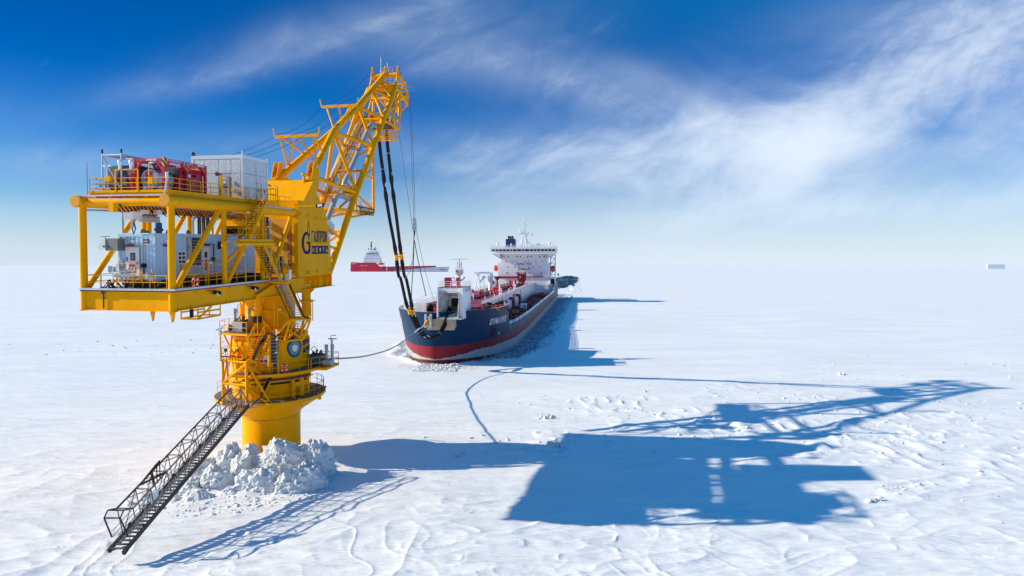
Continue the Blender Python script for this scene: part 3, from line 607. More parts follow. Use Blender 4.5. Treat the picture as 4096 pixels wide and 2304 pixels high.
# black cable bundles down the stair tower
b = MB()
for e in range(5):
    b.path([(1.75 + .07 * e, -3.95, 12.0), (1.3 + .07 * e, -4.5, 11.0), (.95 + .06 * e, -4.85, 9.9), (-.3, -4.9, 9.72 + .03 * e)], .035, 6)
    b.path([(2.15 + .05 * e, -3.6, 8.5), (1.8 + .06 * e, -4.1, 7.6), (1.5 + .05 * e, -4.5, 6.6)], .03, 6)
b.path([(2.6, -3.1, 12.0), (2.3, -3.2, 11.7), (2.6, -2.8, 11.4), (3.2, -2.2, 11.5)], .1, 8); b.path([(3.3, -1.8, 12.2), (3.4, -1.9, 11.5), (2.7, -2.7, 11.35)], .09, 8)
b.build('cable_bundle', BLACK, T)
b = MB()
for i in range(9):
    c = Vector((1.95 - .13 * i, -4.0 - .09 * i, 11.6 - .33 * i)); b.torus(c, .17, .018, (0, 0, 1), (.8, .4, 0), 10, 4)
b.build('coil_hoses', BLACK, T)

# upper left service pad on struts
PAD = [(-3.05, -3.35), (.05, -4.05), (1.0, -3.6), (1.0, -2.2), (-3.4, -1.3)]
MB().prism(PAD, 'z', 11.82, 12.0).build('service_pad', YEL, T)
MB().prism([(p[0] * .97, p[1] * .98) for p in PAD], 'z', 12.005, 12.02).build('pad_grating', GRAT, T)
rail([V3(PAD[1], 12.0), V3(PAD[0], 12.0), V3(PAD[4], 12.0), (-1.6, -1.7, 12.0)], sp=.95).build('railing', YELB, T)
b = MB().tube((-2.6, -3.4, 11.8), (-1.5, -3.5, 9.9), .09, 8).tube((-1.7, -3.6, 11.8), (-1.7, -3.9, 9.8), .1, 8).tube((0, -3.9, 11.8), (.5, -3.6, 10.5), .12, 8).tube((-1.0, -3.2, 10.9), (-1.6, -3.9, 9.9), .1, 8).tube((-1.1, -3.3, 10.9), (.1, -3.5, 10.9), .1, 8)
b.build('pad_struts', YEL, T)
t = thing('hydraulic_unit', 'light grey hydraulic tank with two filters on the upper left service pad', 'machine', (-2.0, -3.0, 12.02), ML)
MB().box(-2.05, -.75, -3.1, -2.2, 12.06, 12.95).build('tank', STEEL, t)
MB().tube((-2.3, -3.0, 12.4), (-2.05, -3.0, 12.4), .3, 12).build('end_cap', DARK, t)
for cx_ in (-2.05, -.65): MB().lathe([(.13, 0), (.13, .75), (.17, .8), (.17, 1.15), (0, 1.2)], (cx_, -2.5, 12.95), 12).build('filter_cylinder', GREYP, t)
b = MB().torus((-1.15, -2.8, 13.35), .28, .04, (1, 0, 0), (0, 0, 1), 16, 6).tube((-1.0, -2.9, 12.1), (-1.0, -2.9, 13.5), .11, 8).tube((-.85, -3.1, 12.1), (-.85, -3.1, 13.0), .13, 8)
for i in range(8): b.tube((-2.0 + .17 * i, -2.9 + .05 * (i % 3), 12.95), (-1.9 + .16 * i, -2.6, 13.1 + .1 * (i % 3)), .05, 6)
b.build('pipework', DARK, t)
MB().tube((-1.0, -2.3, 12.1), (-1.0, -2.3, 13.1), .16, 8).build('accumulator', BLACK, t)
flood(T, (-1.9, -2.3, 12.0), 2.5, (.3, .1, 0), STEEL)
flood(T, (.9, -3.7, 12.0), 2.3, (-.3, .1, 0)); flood(T, (2.4, -2.9, 11.65), 2.5, (.15, .1, 0)); flood(T, (3.0, -3.9, 8.5), 1.95, (-.2, 0, 0))
rail([(1.3, -3.3, 11.65), (2.5, -2.6, 11.65), (3.3, -1.0, 11.65)]).build('railing', YELB, T)
b = MB().box(1.35, 2.5, -3.05, -2.9, 11.7, 11.95); b.build('cable_glands', DARK, T)
MB().box(2.85, 3.2, -2.4, -2.15, 12.3, 12.7).build('junction_boxes', DARK, T)
MB().box(2.35, 2.5, -3.2, -3.05, 11.4, 12.4).build('white_conduit', SIGNW, T)

# balcony lattice under the lower stair
TA, TB, TC, TD = (4.05, -3.75, 13.3), (5.4, -2.6, 13.3), (4.6, -1.4, 13.3), (3.0, -2.1, 13.3)
BA, BB, BC, BD = (3.05, -3.0, 11.3), (4.3, -1.9, 11.35), (3.3, -.7, 11.4), (2.05, -2.9, 11.6)
b = MB()
tops = [TA, TB, TC, TD]; bots = [BA, BB, BC, BD]
for i in range(4):
    j = (i + 1) % 4; b.bar(tops[i], tops[j], .14, .16).bar(bots[i], bots[j], .13, .13).bar(tops[i], bots[i], .13, .13)
b.bar(TA, BD, .12, .12).bar(TB, BA, .11, .11).bar(BB, (3.6, -3.3, 12.4), .1, .1).bar(TD, (1.9, -2.6, 14.4), .12, .12).bar((1.9, -2.6, 14.5), (1.9, -2.6, 11.6), .09, .09)
b.build('balcony_lattice', YEL, T)
MB().prism([p[:2] for p in tops], 'z', 13.38, 13.44).build('landing', YEL, T)
stair(T, (4.0, -2.9, 13.3), (3.2, -2.4, 11.5), (.7, .5, 0), 9, railing=False)
rail([(5.4, -2.6, 13.44), (4.9, -1.5, 13.44)], sp=.4).build('railing', YELB, T)
st = stair(T, (4.1, -5.85, 16.65), (4.1, -3.25, 13.5), (.92, 0, 0), 17, ms=GREYP)
b = MB()
for i in range(17):
    c = Vector((4.05, -5.7 + .15 * i, 16.5 - .182 * i)); b.torus(c, .22, .02, (0, .4, 1), (1, .2, 0), 12, 4)
b.path([(5.1, -5.7, 16.6), (5.12, -3.3, 13.6), (5.4, -3.0, 13.4)], .05, 6); b.path([(5.18, -5.7, 16.5), (5.2, -3.3, 13.5)], .04, 6)
b.build('coil_hoses', BLACK, st)

# platform: lower frame
def ibeam(p, q, h, m=YEL, name='floor_beam', lab=None):
    p, q = Vector(p), Vector(q); d = (q - p).normalized(); s_ = d.cross(Vector((0, 0, 1))); b = MB()
    b.bar(p, q, .10, h)
    for z in (-h / 2, h / 2): b.bar(p + Vector((0, 0, z)), q + Vector((0, 0, z)), .42, .05)
    return b
zc_ = (ZB + ZP) / 2; hb_ = ZP - ZB
b = ibeam((HW, YN, zc_), (HW, 0, zc_), hb_)
for y_ in (-16.2, -14.4, -12.2, -10, -8): b.prism([(HW + .05, ZB), (HW + .05, ZB + .35), (HW + .2, ZB)], 'y', y_, y_ + .04).prism([(HW + .05, ZP), (HW + .2, ZP), (HW + .05, ZP - .4)], 'y', y_ + .5, y_ + .54)
b.build('floor_beam', YEL, T)
ibeam((-HW, YN, zc_), (-HW, 0, zc_), hb_).build('floor_beam', YEL, T)
b = ibeam((-HW, YN, zc_), (HW, YN, zc_), hb_); b.build('floor_beam', YEL, T)
for s_ in (-1, 1): MB().tube((s_ * HW, YN, ZB - .03), (s_ * HW, YN, ZT), .235, 16).tube((s_ * HW, YN, ZB - .06), (s_ * HW, YN, ZB), .34, 16).build('corner_post', YEL, T)
b = MB()
for y_ in (-15, -12.2, -9.4, -6.6, -3.8): b.box(-HW + .1, HW - .1, y_ - .1, y_ + .1, ZB + .1, ZB + .6)
b.build('cross_beam', YEL, T)
MB().box(-HW + .03, HW - .03, YN + .03, -2.0, ZB + .7, ZB + .8).build('under_deck', YEL, T)
MB().box(-HW - .15, HW + .15, YN - .12, -1.9, ZP + .03, ZP + .07).build('lower_deck', GRAT, T)
MB().bar((HW + .33, YN - .25, ZP + .12), (HW + .33, -5.2, ZP + .12), .10, .14).bar((-HW - .1, YN - .25, ZP + .12), (HW + .4, YN - .25, ZP + .12), .10, .14).build('cable_ledge', STEEL, T)
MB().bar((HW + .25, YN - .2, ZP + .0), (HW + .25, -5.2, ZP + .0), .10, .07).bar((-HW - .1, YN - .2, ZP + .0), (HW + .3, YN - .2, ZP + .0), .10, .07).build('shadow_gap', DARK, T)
MB().prism([(1.75, 15.5), (2.0, 15.5), (1.88, 14.85)], 'y', YN - .1, YN + .1).build('stop_bracket', YEL, T); MB().prism([(HW - .15, 15.48), (HW + .15, 15.48), (HW, 14.8)], 'y', YN - .12, YN + .12).build('stop_bracket', YEL, T)
MB().tube((-1.75, YN - .14, ZP + .2), (-1.75, YN - .14, ZB + .1), .045, 6).box(-1.85, -1.65, YN - .25, YN - .15, ZP - .2, ZP + .3).build('drain_pipe', DARK, T)
b = MB().prism([(3.45, 15.62), (3.45, 16.5), (3.62, 16.5), (3.62, 15.62)], 'y', -8.3, -5.2); 
b = MB().bar((3.6, -8.3, 15.75), (3.6, -5.3, 16.6), .3, .34); b.build('inclined_brace', YEL, T)
# rails round the lower deck
rail([(-HW, YN, ZP + .1), (HW - .4, YN, ZP + .1)], .95, 1.25).build('railing', YELB, T)
rail([(HW + .1, YN + .9, ZP + .1), (HW + .1, -5.7, ZP + .1)], .95, 1.25).build('railing', YELB, T)
rail([(-HW, YN, ZP + .1), (-HW, -3, ZP + .1)], .95, 1.5).build('railing', YELB, T)
rail([(1.2, -13.4, ZP + .75), (1.2, -10.2, ZP + .75), (2.0, -10.2, ZP + .75), (2.0, -7.6, ZP + .75)], 1.1, .8).build('railing', YELB, T)
MB().box(.55, 2.0, -13.3, -7.4, ZP + .65, ZP + .74).build('access_deck', YEL, T)
rail([(-1.75, -16.9, ZP + .7), (-.35, -16.9, ZP + .7)], 1.1, .7).build('railing', YELB, T)
MB().box(-2.0, -.25, -16.9, -15.85, ZP + .62, ZP + .70).build('access_deck', YEL, T)
b = MB()
for x0, x1 in ((-.2, .5), (.7, 1.4)):
    for k in (1.0, .5): b.tube((x0, -16.6, ZP + .7 * 1 + k - .3), (x1, -17.2, ZP + .1 + k * .8), .03, 5)
    b.tube((x1, -17.2, ZP + .1), (x1, -17.2, ZP + .95), .03, 5).tube((x0, -16.6, ZP + .5), (x0, -16.6, ZP + 1.45), .03, 5)
b.build('handrail', YELB, T)
b = MB()
rnd = random.Random(4)
for i in range(26):
    x_ = rnd.uniform(-2.8, 1.4); y_ = rnd.uniform(-17.4, -16.2); z_ = ZP + .1
    b.tube((x_, y_, z_), (x_ + rnd.uniform(-.5, .5), y_ + rnd.uniform(-.3, .3), z_ + rnd.uniform(.15, .6)), rnd.uniform(.03, .08), 6)
for i in range(22):
    y_ = -15.5 + i * .45; b.box(.6, 1.0, y_, y_ + .3, ZP + .1, ZP + .6)
b.build('floor_pipework', DARK, T)
b = MB()
for i in range(5): b.ball((-1.1 + .32 * i, -17.0, ZP + .45), .16, (1, 1, 1), 8, 5)
for i in range(7): b.box(.9 + .0 * i, 2.6, -7.4 + i * .33, -7.3 + i * .33, ZP + .1, ZP + .5 + .1 * (i % 3))
b.build('floor_machinery', DARK, T)
b = MB().bar((-1.9, -16.95, ZP + .95), (-.3, -16.95, ZP + .95), .12, .14)
for i in range(14): b.box(-1.85 + .11 * i, -1.80 + .11 * i, -17.05, -16.9, ZP + .86, ZP + 1.08)
b.build('cable_gland_bar', STEEL, T)
# truss members
MB().tube((HW, YN - .55, ZT), (HW, -1.75, ZT), .39, 24).build('top_chord', YEL, T)
MB().tube((-HW, YN - .55, ZT), (-HW, -1.75, ZT), .39, 24).build('top_chord', YEL, T)
for s_ in (-1, 1):
    b = MB(); b.tube((s_ * HW, YN - .60, ZT), (s_ * HW, YN - .54, ZT), .42, 24); b.build('end_ring', YEL, T)
    MB().tube((s_ * HW, YN - .615, ZT), (s_ * HW, YN - .602, ZT), .36, 24).build('end_cap', mat('cap_yellow', (.72, .30, .006), .5), T)
MB().tube((-HW, YN + .1, ZT - .05), (HW, YN + .1, ZT - .05), .28, 18).build('cross_tube', YEL, T)
for s_ in (-1, 1):
    for y_, z0, z1, r_ in ((-12.2, 17.0, ZT, .2), (-6.9, 17.0, ZT, .19)): MB().tube((s_ * HW, y_, z0), (s_ * HW, y_, z1), r_, 14).build('truss_post', YEL, T)
    for p, q, r_ in (((YN + .35, ZP + .2), (-12.6, ZT - .2), .2), ((-11.95, ZP + .15), (-7.2, ZT - .1), .19), ((-5.5, 17.6), (-2.0, ZT - .3), .19)):
        MB().tube((s_ * HW, p[0], p[1]), (s_ * HW, q[0], q[1]), r_, 14).build('truss_brace', YEL, T)
MB().tube((HW, -12.1, 18.6), (HW, -9.6, 20.0), .12, 10).build('landing_brace', YEL, T)
# striped crane runway under the upper deck
for x_ in (-.35,): MB().box(x_ - .10, x_ + .10, -18.9, -2, ZT - .72, ZT - .22).build('crane_runway', STRIPE, T)
MB().box(-.62, -.08, -18.9, -2, ZT - .2, ZT - .16).build('runway_flange', STEEL, T)
MB().box(-.52, -.18, -18.92, -18.5, ZT - .75, ZT - .15).build('runway_end', YEL, T)
b = MB()
for i in range(9):
    y0 = -16.2 + 1.5 * i; pts = [(.0, y0 + 1.5 * k_ / 6, ZT - .45 - .42 * math.sin(math.pi * k_ / 6)) for k_ in range(7)]; b.path(pts, .035, 6)
b.build('festoon_cable', DARK, T)
# hoist trolley, hangs on the runway
t = thing('hoist_trolley', 'white hoist trolley with blue motor hanging from the striped runway beam', 'hoist', (-.3, -16.4, ZT - .8), ML)
MB().box(-.75, .0, -17.4, -16.6, ZT - 1.15, ZT - .65).build('gearbox', WHITE, t)
MB().tube((-.1, -16.6, ZT - 1.1), (-.1, -15.1, ZT - 1.1), .24, 14).build('winding_drum', STEEL, t)
MB().box(-.4, .15, -16.7, -16.0, ZT - .78, ZT - .5).box(-.4, .15, -15.2, -14.7, ZT - .78, ZT - .45).build('carriage', WHITE, t)
MB().tube((0, -14.9, ZT - 1.35), (0, -14.9, ZT - 2.35), .22, 12).tube((0, -14.9, ZT - 1.75), (0, -14.9, ZT - 1.95), .30, 12).build('motor', BLUEM, t)
b = MB().path([(-.3, -17.1, ZT - 1.1), (-.35, -17.1, ZT - 1.7), (-.2, -17.1, ZT - 2.2), (-.05, -17.1, ZT - 1.8), (-.2, -17.1, ZT - 1.3)], .04, 6)
for k_ in range(4): b.path([(-.6 + .2 * k_, -17.0 + .5 * k_, ZT - .5), (-.5 + .15 * k_, -16.6 + .4 * k_, ZT - 1.0), (-.2 + .1 * k_, -16.0 + .3 * k_, ZT - .8)], .035, 6)
b.build('cables', BLACK, t)
MB().tube((-.3, -17.1, ZT - 1.15), (-.3, -17.1, ZT - 1.75), .11, 10).tube((0, -14.9, ZT - .9), (0, -14.9, ZT - 1.35), .1, 8).build('hook_block', STEEL, t)
# upper deck
UD = 23.5
b = MB().box(-2.85, 3.2, YN + .05, -6.95, UD - .16, UD + .02); b.build('upper_deck', YEL, T)
MB().box(-2.75, 3.1, YN + .15, -7.05, UD + .022, UD + .04).build('deck_grating', GRAT, T)
b = MB().box(-2.9, 3.15, YN - .02, YN + .03, UD, UD + .15).box(3.2, 3.24, YN, -6.9, UD - .02, UD + .15).box(3.19, 3.23, YN, -12.4, UD - .28, UD - .17); b.build('toe_plate', YEL, T)
b = MB()
for i in range(8): b.box(-2.6 + .75 * i, -2.5 + .75 * i, YN + .3, -7, UD - .42, UD - .17)
b.build('deck_joists', YEL, T)
MB().bar((-2.95, YN - .1, UD - .2), (3.0, YN - .1, UD - .2), .08, .10).bar((3.0, YN - .1, UD - .2), (3.18, YN - .1, UD + .9), .1, .1).build('cable_ledge', STEEL, T)
MB().bar((-2.6, YN - .05, UD - .42), (1, YN - .05, UD - .45), .05, .05).build('white_conduit', SIGNW, T)
for x_ in (-1.4, 1.4): MB().tube((x_, YN + .3, ZT + .2), (x_, YN + .3, UD - .15), .18, 10).build('deck_stub', YEL, T)
rail([(-2.8, -9, UD), (-2.8, YN + .05, UD), (3.15, YN + .05, UD), (3.15, -12.3, UD)], .97, 1.22, rails=(1, .66, .33)).build('railing', YELB, T)
rail([(3.15, -12.3, UD), (3.15, -9.0, UD), (3.15, -8.4, UD)], .97, 1.0, rails=(1, .66, .33)).build('railing', YELB, T)
rail([(3.2, -6.9, UD + .1), (4.6, -6.9, UD + .1), (4.6, -7.7, UD + .1)], .97, .6).build('railing', YELB, T)
rail([(3.6, -6.5, UD - .3), (3.6, -2.6, UD - .3)], .97, 1.1).build('railing', YELB, T)
MB().box(2.9, 3.7, -6.8, -2.4, UD - .38, UD - .3).build('chord_walkway', STEEL, T)
MB().box(3.2, 4.65, -8.3, -6.85, UD - .1, UD + .02).build('landing', YEL, T)
MB().box(3.3, 4.6, -8.2, -6.9, UD - .35, UD - .12).build('landing_fascia', YEL, T)
MB().box(3.5, 4.75, -12.5, -7.6, 20.15, 20.25).build('landing', YEL, T)
MB().tube((4.75, -12.9, 20.05), (4.75, -7.5, 20.05), .14, 10).build('landing_edge', YEL, T)
MB().bar((4.75, -12.5, 20.3), (4.75, -7.6, 20.3), .04, .18).build('toe_plate', YEL, T)
rail([(3.5, -12.5, 20.25), (4.72, -12.5, 20.25), (4.72, -9.4, 20.25)], .97, .9).build('railing', YELB, T)
rail([(4.72, -9.4, 20.25), (4.72, -7.65, 20.25)], .97, .9).build('railing', YELB, T)
stair(T, (3.75, -8.2, UD), (3.75, -10.9, 20.3), (.85, 0, 0), 16)
stair(T, (3.85, -9.1, 20.2), (3.85, -6.45, 16.95), (.85, 0, 0), 16)
ladder(T, (HW - .1, -6.2, 17.2), (HW - .1, -6.2, 22.3), (.1, .62, 0), 13)
MB().bar((HW - .2, -5.95, 17.3), (HW - .2, -5.95, 22.3), .45, .06, (0, 1, 0)).build('ladder_cage', DARK, T)
b = MB()
for z in (18.2, 19.7, 21.4): b.box(HW - .3, HW + .05, -6.3, -5.4, z, z + .15)
b.build('ladder_clips', YEL, T)
# entrance landing by the lower stair
MB().box(3.4, 5.2, -6.6, -5.75, ZP - .12, ZP + .03).build('landing', YEL, T)
rail([(5.15, -6.5, ZP), (5.15, -5.9, ZP)], 1.3, .6).build('railing', YELB, T)
rail([(3.9, -4.5, ZP + .2), (3.9, -2.3, ZP + .2)], 1.3, .8).build('railing', YELB, T)
for i in range(2):
    MB().ball((4.6 + .35 * i, -6.3 + .5 * i, ZP + .55), .17, (1, 1, 1.1), 12, 8).box(4.5 + .35 * i, 4.7 + .35 * i, -6.4 + .5 * i, -6.2 + .5 * i, ZP, ZP + .4).build('beacon_lamp', FLASH, T)
MB().box(4.15, 4.5, -6.65, -6.6, ZP + .9, ZP + 1.4).box(5.2, 5.22, -6.0, -5.6, ZP + .2, ZP + 1.0).build('notice_plate', SIGNW, T)
# lamps and small posts on the platform
flood(T, (3.2, -13.9, ZP + .1), 1.7, (0, .25, 0)); flood(T, (HW + .1, -9.6, ZP + .1), 2.2, (0, -.25, .02)); flood(T, (HW + .1, -8.2, ZP + .1), 2.1, (.01, .15, 0))
flood(T, (4.7, -11.4, 20.25), 2.2, (0, .25, 0)); flood(T, (4.1, -4.4, ZP + .3), 2.2, (0, .25, 0)); flood(T, (4.3, -5.4, ZP + .2), 2.0, (.0, -.3, 0))
flood(T, (3.7, -5.0, UD - .3), 1.75, (.0, -.2, .0)); flood(T, (3.2, -6.7, UD), 1.6, (0, -.15, 0)); flood(T, (4.6, -1.9, 13.9), 2.4, (.2, -.1, 0)); flood(T, (4.6, -.6, 12.9), 1.9, (.2, -.1, 0))
flood(T, (-1.45, YN + .1, UD), 1.8, (-.0, .0, .0) if False else (-.22, 0, 0), STEEL, True); flood(T, (1.7, YN + .1, UD), 1.95, (.2, 0, 0))
flood(T, (-3.2, -15.6, ZP), 1.55, (.25, 0, 0), STEEL)
MB().box(-2.25, -1.75, YN + .2, YN + .5, UD + .35, UD + 1.0).build('control_box', GREYP, T)
MB().box(-1.5, -1.15, YN - .05, YN + .1, UD + .75, UD + 1.1).box(1.7, 2.05, YN - .05, YN + .1, UD + .55, UD + .95).build('yellow_box', YEL, T)
b = MB().tube((-2.85, YN - .1, UD - .3), (-2.85, YN - .1, UD + 2.1), .018, 5); b.build('whip_aerial', DRED, T)
b = MB()
for x_ in (-.75, .95): b.box(x_ - .04, x_ + .04, YN - .05, YN + .03, UD + .0, UD + 1.55)
b.box(-.79, .99, YN - .05, YN + .03, UD + 1.48, UD + 1.56); b.build('portal_frame', YEL, T)
for i, x_ in enumerate((-.4, .45)):
    MB().ball((x_, YN, UD + 2.0), .17, (1, 1, 1.2), 12, 8).tube((x_, YN, UD + 1.55), (x_, YN, UD + 1.85), .1, 8).build('beacon_lamp', FLASH, T)
MB().tube((3.1, YN, UD + .9), (3.1, YN, UD + 1.3), .1, 10).build('beacon_lamp', FLASH, T)
o = MB().box(3.05, 3.2, -12.2, -12.05, UD, UD + 1.75).build('horn_post', YEL, T)
MB().tube((3.12, -12.15, UD + 1.75), (3.12, -12.6, UD + 1.75), .07, 10, .17).build('horn', DRED, o)
MB().box(3.0, 3.2, -11.95, -11.6, UD + 1.45, UD + 1.6).build('lamp_head', FLASH, o)
# cantilever lamp from the house
b = MB().tube((3.7, -2.0, 23.55), (3.75, -2.0, 23.35), .16, 8).tube((3.7, -2.1, 23.4), (5.9, -2.1, 23.4), .06, 8); o = b.build('lamp_arm', YEL, T)
MB().bar((5.85, -2.1, 23.4), (6.45, -2.1, 23.5), .3, .32).build('lamp_head', BLACK, o)
MB().bar((6.44, -2.28, 23.5), (6.0, -2.28, 23.42), .02, .24).build('lens', FLASH, o)
for y_ in (-13.9, -8.9):
    o = MB().bar((HW + .3, y_ - .8, ZP - .15), (HW + .35, y_, ZP - .3), .06, .06).build('lamp_arm', DARK, T)
    MB().bar((HW + .3, y_ - .05, ZP - .32), (HW + .45, y_ + .45, ZP - .42), .3, .26).build('lamp_head', BLACK, o); MB().bar((HW + .5, y_ + .0, ZP - .45), (HW + .5, y_ + .4, ZP - .5), .02, .18).build('lens', FLASH, o)
b = MB()
for p, q in (((2.2, -15.6, 15.2), (2.2, -13.0, 15.2)), ((3.5, -15.6, 15.2), (3.5, -13.0, 15.2)), ((2.2, -15.6, 14.75), (3.5, -15.6, 14.75)), ((2.2, -13.0, 14.75), (3.5, -13.0, 14.75)), ((3.5, -15.6, 14.75), (3.5, -13.0, 14.75)), ((2.2, -15.6, 14.75), (2.2, -13.0, 14.75)), ((3.5, -15.6, 14.75), (3.5, -14.0, 15.5))): b.bar(p, q, .08, .12)
for x_ in (2.2, 3.5):
    for y_ in (-15.6, -14.3, -13.0): b.bar((x_, y_, 14.7), (x_, y_, 15.55), .07, .07)
b.build('inspection_basket', YEL, T)
MB().tube((3.3, -16.0, 15.5), (3.3, -16.0, 14.9), .12, 8).build('cable_end', BLACK, T)
# vertical cable ducts between module and runway, far side
b = MB()
for x_ in (-2.6, -2.2, -1.8): b.box(x_, x_ + .22, -6.9, -6.7, 20.8, 22.6)
b.box(-2.7, .2, -7.0, -6.6, 22.35, 22.55); o = b.build('cable_duct', DARK, T)
MB().path([(-3.0, -6.9, 20.8), (-3.0, -6.9, 22.0), (-2.6, -6.9, 22.5), (.5, -6.9, 22.55)], .09, 8).path([(-1.2, -6.9, 20.8), (-1.2, -6.9, 22.0), (-.9, -6.9, 22.5), (.8, -6.9, 22.55)], .09, 8).build('conduit', STEEL, o)
b = MB().tube((-3.0, -14.8, 20.6), (-3.0, -14.8, 22.5), .07, 6).bar((-3.3, YN, 22.35), (-1.5, -15.5, 22.35), .1, .12); b.build('white_conduit', GREYP, T)
MB().tube((-2.95, -12.2, 20.5), (-2.95, -12.2, 22.4), .18, 10).build('truss_post', YEL, T)

# machinery house
HP = [(-1.7, 17.0), (5.4, 17.0), (4.0, 23.1), (1.95, 25.0), (1.5, 26.13), (-.6, 24.0), (-1.7, 24.0)]
H_ = MB().prism([(y, z) for y, z in HP], 'x', -3.8, 3.8).build('machinery_house', YEL, T)
MB().box(.9, 2.95, -1.74, -1.72, 17.4, 22.3).build('recess_shade_panel', mat('yellow_shade_panel', (.74, .33, .006), .5), H_)  # flat panel in place of a recess, its shade put into the darker yellow
MB().box(1.6, 2.2, -1.78, -1.76, 17.2, 19.0).build('doorway', DARK, H_)
b = MB().tube((3.2, -1.85, 18.2), (3.2, -1.85, 22.3), .05, 6).tube((2.9, -1.85, 17.6), (2.9, -1.85, 22.2), .04, 6)
b.box(3.1, 3.3, -1.95, -1.8, 18.0, 18.35); b.build('drain_pipe', DRED, H_)
b = MB().tube((2.2, -2.2, 17.7), (2.2, -2.2, 19.6), .05, 6)
for z in (19.5, 19.0, 18.4): b.bar((2.2, -2.2, z), (2.5, -2.2, z), .05, .12)
b.build('aerial_bracket', STEEL, H_)
MB().box(2.5, 2.95, -1.85, -1.76, 18.2, 18.55).build('notice_plate', STEEL, H_)
for y_, z_ in ((-1.4, 22.7), (.1, 22.6), (1.9, 22.5), (3.8, 22.4), (.1, 17.3), (2.0, 17.35), (5.0, 17.4)): MB().box(3.78, 3.98, y_ - .13, y_ + .13, z_ - .13, z_ + .13).build('lifting_lug', YEL, H_)
MB().bar((-.6, 1.0, 25.75), (-1.9, .95, 25.7), .35, .02).build('snow_patch', SNOWB, H_)
MB().tube((2.9, 1.35, 25.9), (2.9, 1.35, 26.6), .15, 10).tube((2.9, 1.35, 26.6), (2.9, 1.35, 26.72), .3, 14).build('vent_cowl', YEL, H_)
sk = MB().prism([(-2.0, 16.98), (5.65, 16.98), (5.65, 15.8), (-.6, 15.8)], 'x', -3.4, 3.4)
for y_ in (.7, 1.7, 2.7, 4.3, 5.4): sk.box(3.4, 3.68, y_, y_ + .05, 15.85, 16.95).prism([(3.4, 16.9), (3.75, 16.9), (3.4, 16.4)], 'y', y_ - .5, y_ - .46)
sk.box(-3.6, 3.7, -.4, 6.1, 15.75, 15.79); sk.build('slewing_skirt', YEL, T)
def onhouse(u, v): return (3.806, u, v)
strokes('lettering', 'ГАЗПРОМ', lambda u, v, l: (3.806 + l, u, v), LOGO, H_, (.92, 4.12, 20.18, 21.30), .15, .24, hw_=.115)
o = MB().box(3.80, 3.806, .92, 4.42, 19.06, 19.84).build('name_band', LOGO, H_)
strokes('lettering', 'НЕФТЬ', lambda u, v, l: (3.812 + l, u, v), mat('logo_yellow', (.86, .42, .01), .5, var=.02), o, (1.08, 4.25, 19.22, 19.68), .2, 1.1)
# round letter mark with flame
cx0, cz0 = -.10, 19.98; rw, rh_ = .93, 1.08
poly = []
outer = [(cx0 - rw * math.sin(R(a)) * .98, cz0 + rh_ * math.cos(R(a)) * 1.0) for a in range(-12, 181, 12)]
outer = [(-.10 + .93 * math.cos(R(a)), 20.10 + 1.05 * math.sin(R(a))) for a in range(68, 271, 8)]
stem = [(.12, 19.08), (.45, 19.12), (.66, 19.35), (.66, 20.25), (-.05, 20.25), (-.05, 20.02), (.30, 20.02), (.30, 19.55), (.15, 19.40)]
inner = [(-.02 + .55 * math.cos(R(a)), 20.10 + .78 * math.sin(R(a))) for a in range(262, 75, -8)]
ring = [(a, b_) for a, b_ in outer] + stem + inner
MB().prism([(y, z) for y, z in ring], 'x', 3.800, 3.806).build('letter_mark', LOGO, H_)
flame = [(.30, 22.35), (.40, 21.9), (.55, 21.45), (.60, 21.0), (.52, 20.6), (.34, 20.3), (.17, 20.6), (.08, 21.0), (.10, 21.4), (.22, 21.9)]
o = MB().prism(flame, 'x', 3.806, 3.811).build('flame_mark', LOGO, H_)
MB().prism([(.31, 21.9), (.42, 21.5), (.46, 21.1), (.34, 20.95), (.22, 21.1), (.22, 21.5)], 'x', 3.811, 3.814).build('flame_core', mat('logo_yellow', (.8, .4, .01)), o)
MB().prism([(.34, 20.85), (.44, 20.7), (.34, 20.42), (.24, 20.7)], 'x', 3.811, 3.814).build('flame_core', mat('emblem_teal', (.05, .42, .45)), o)

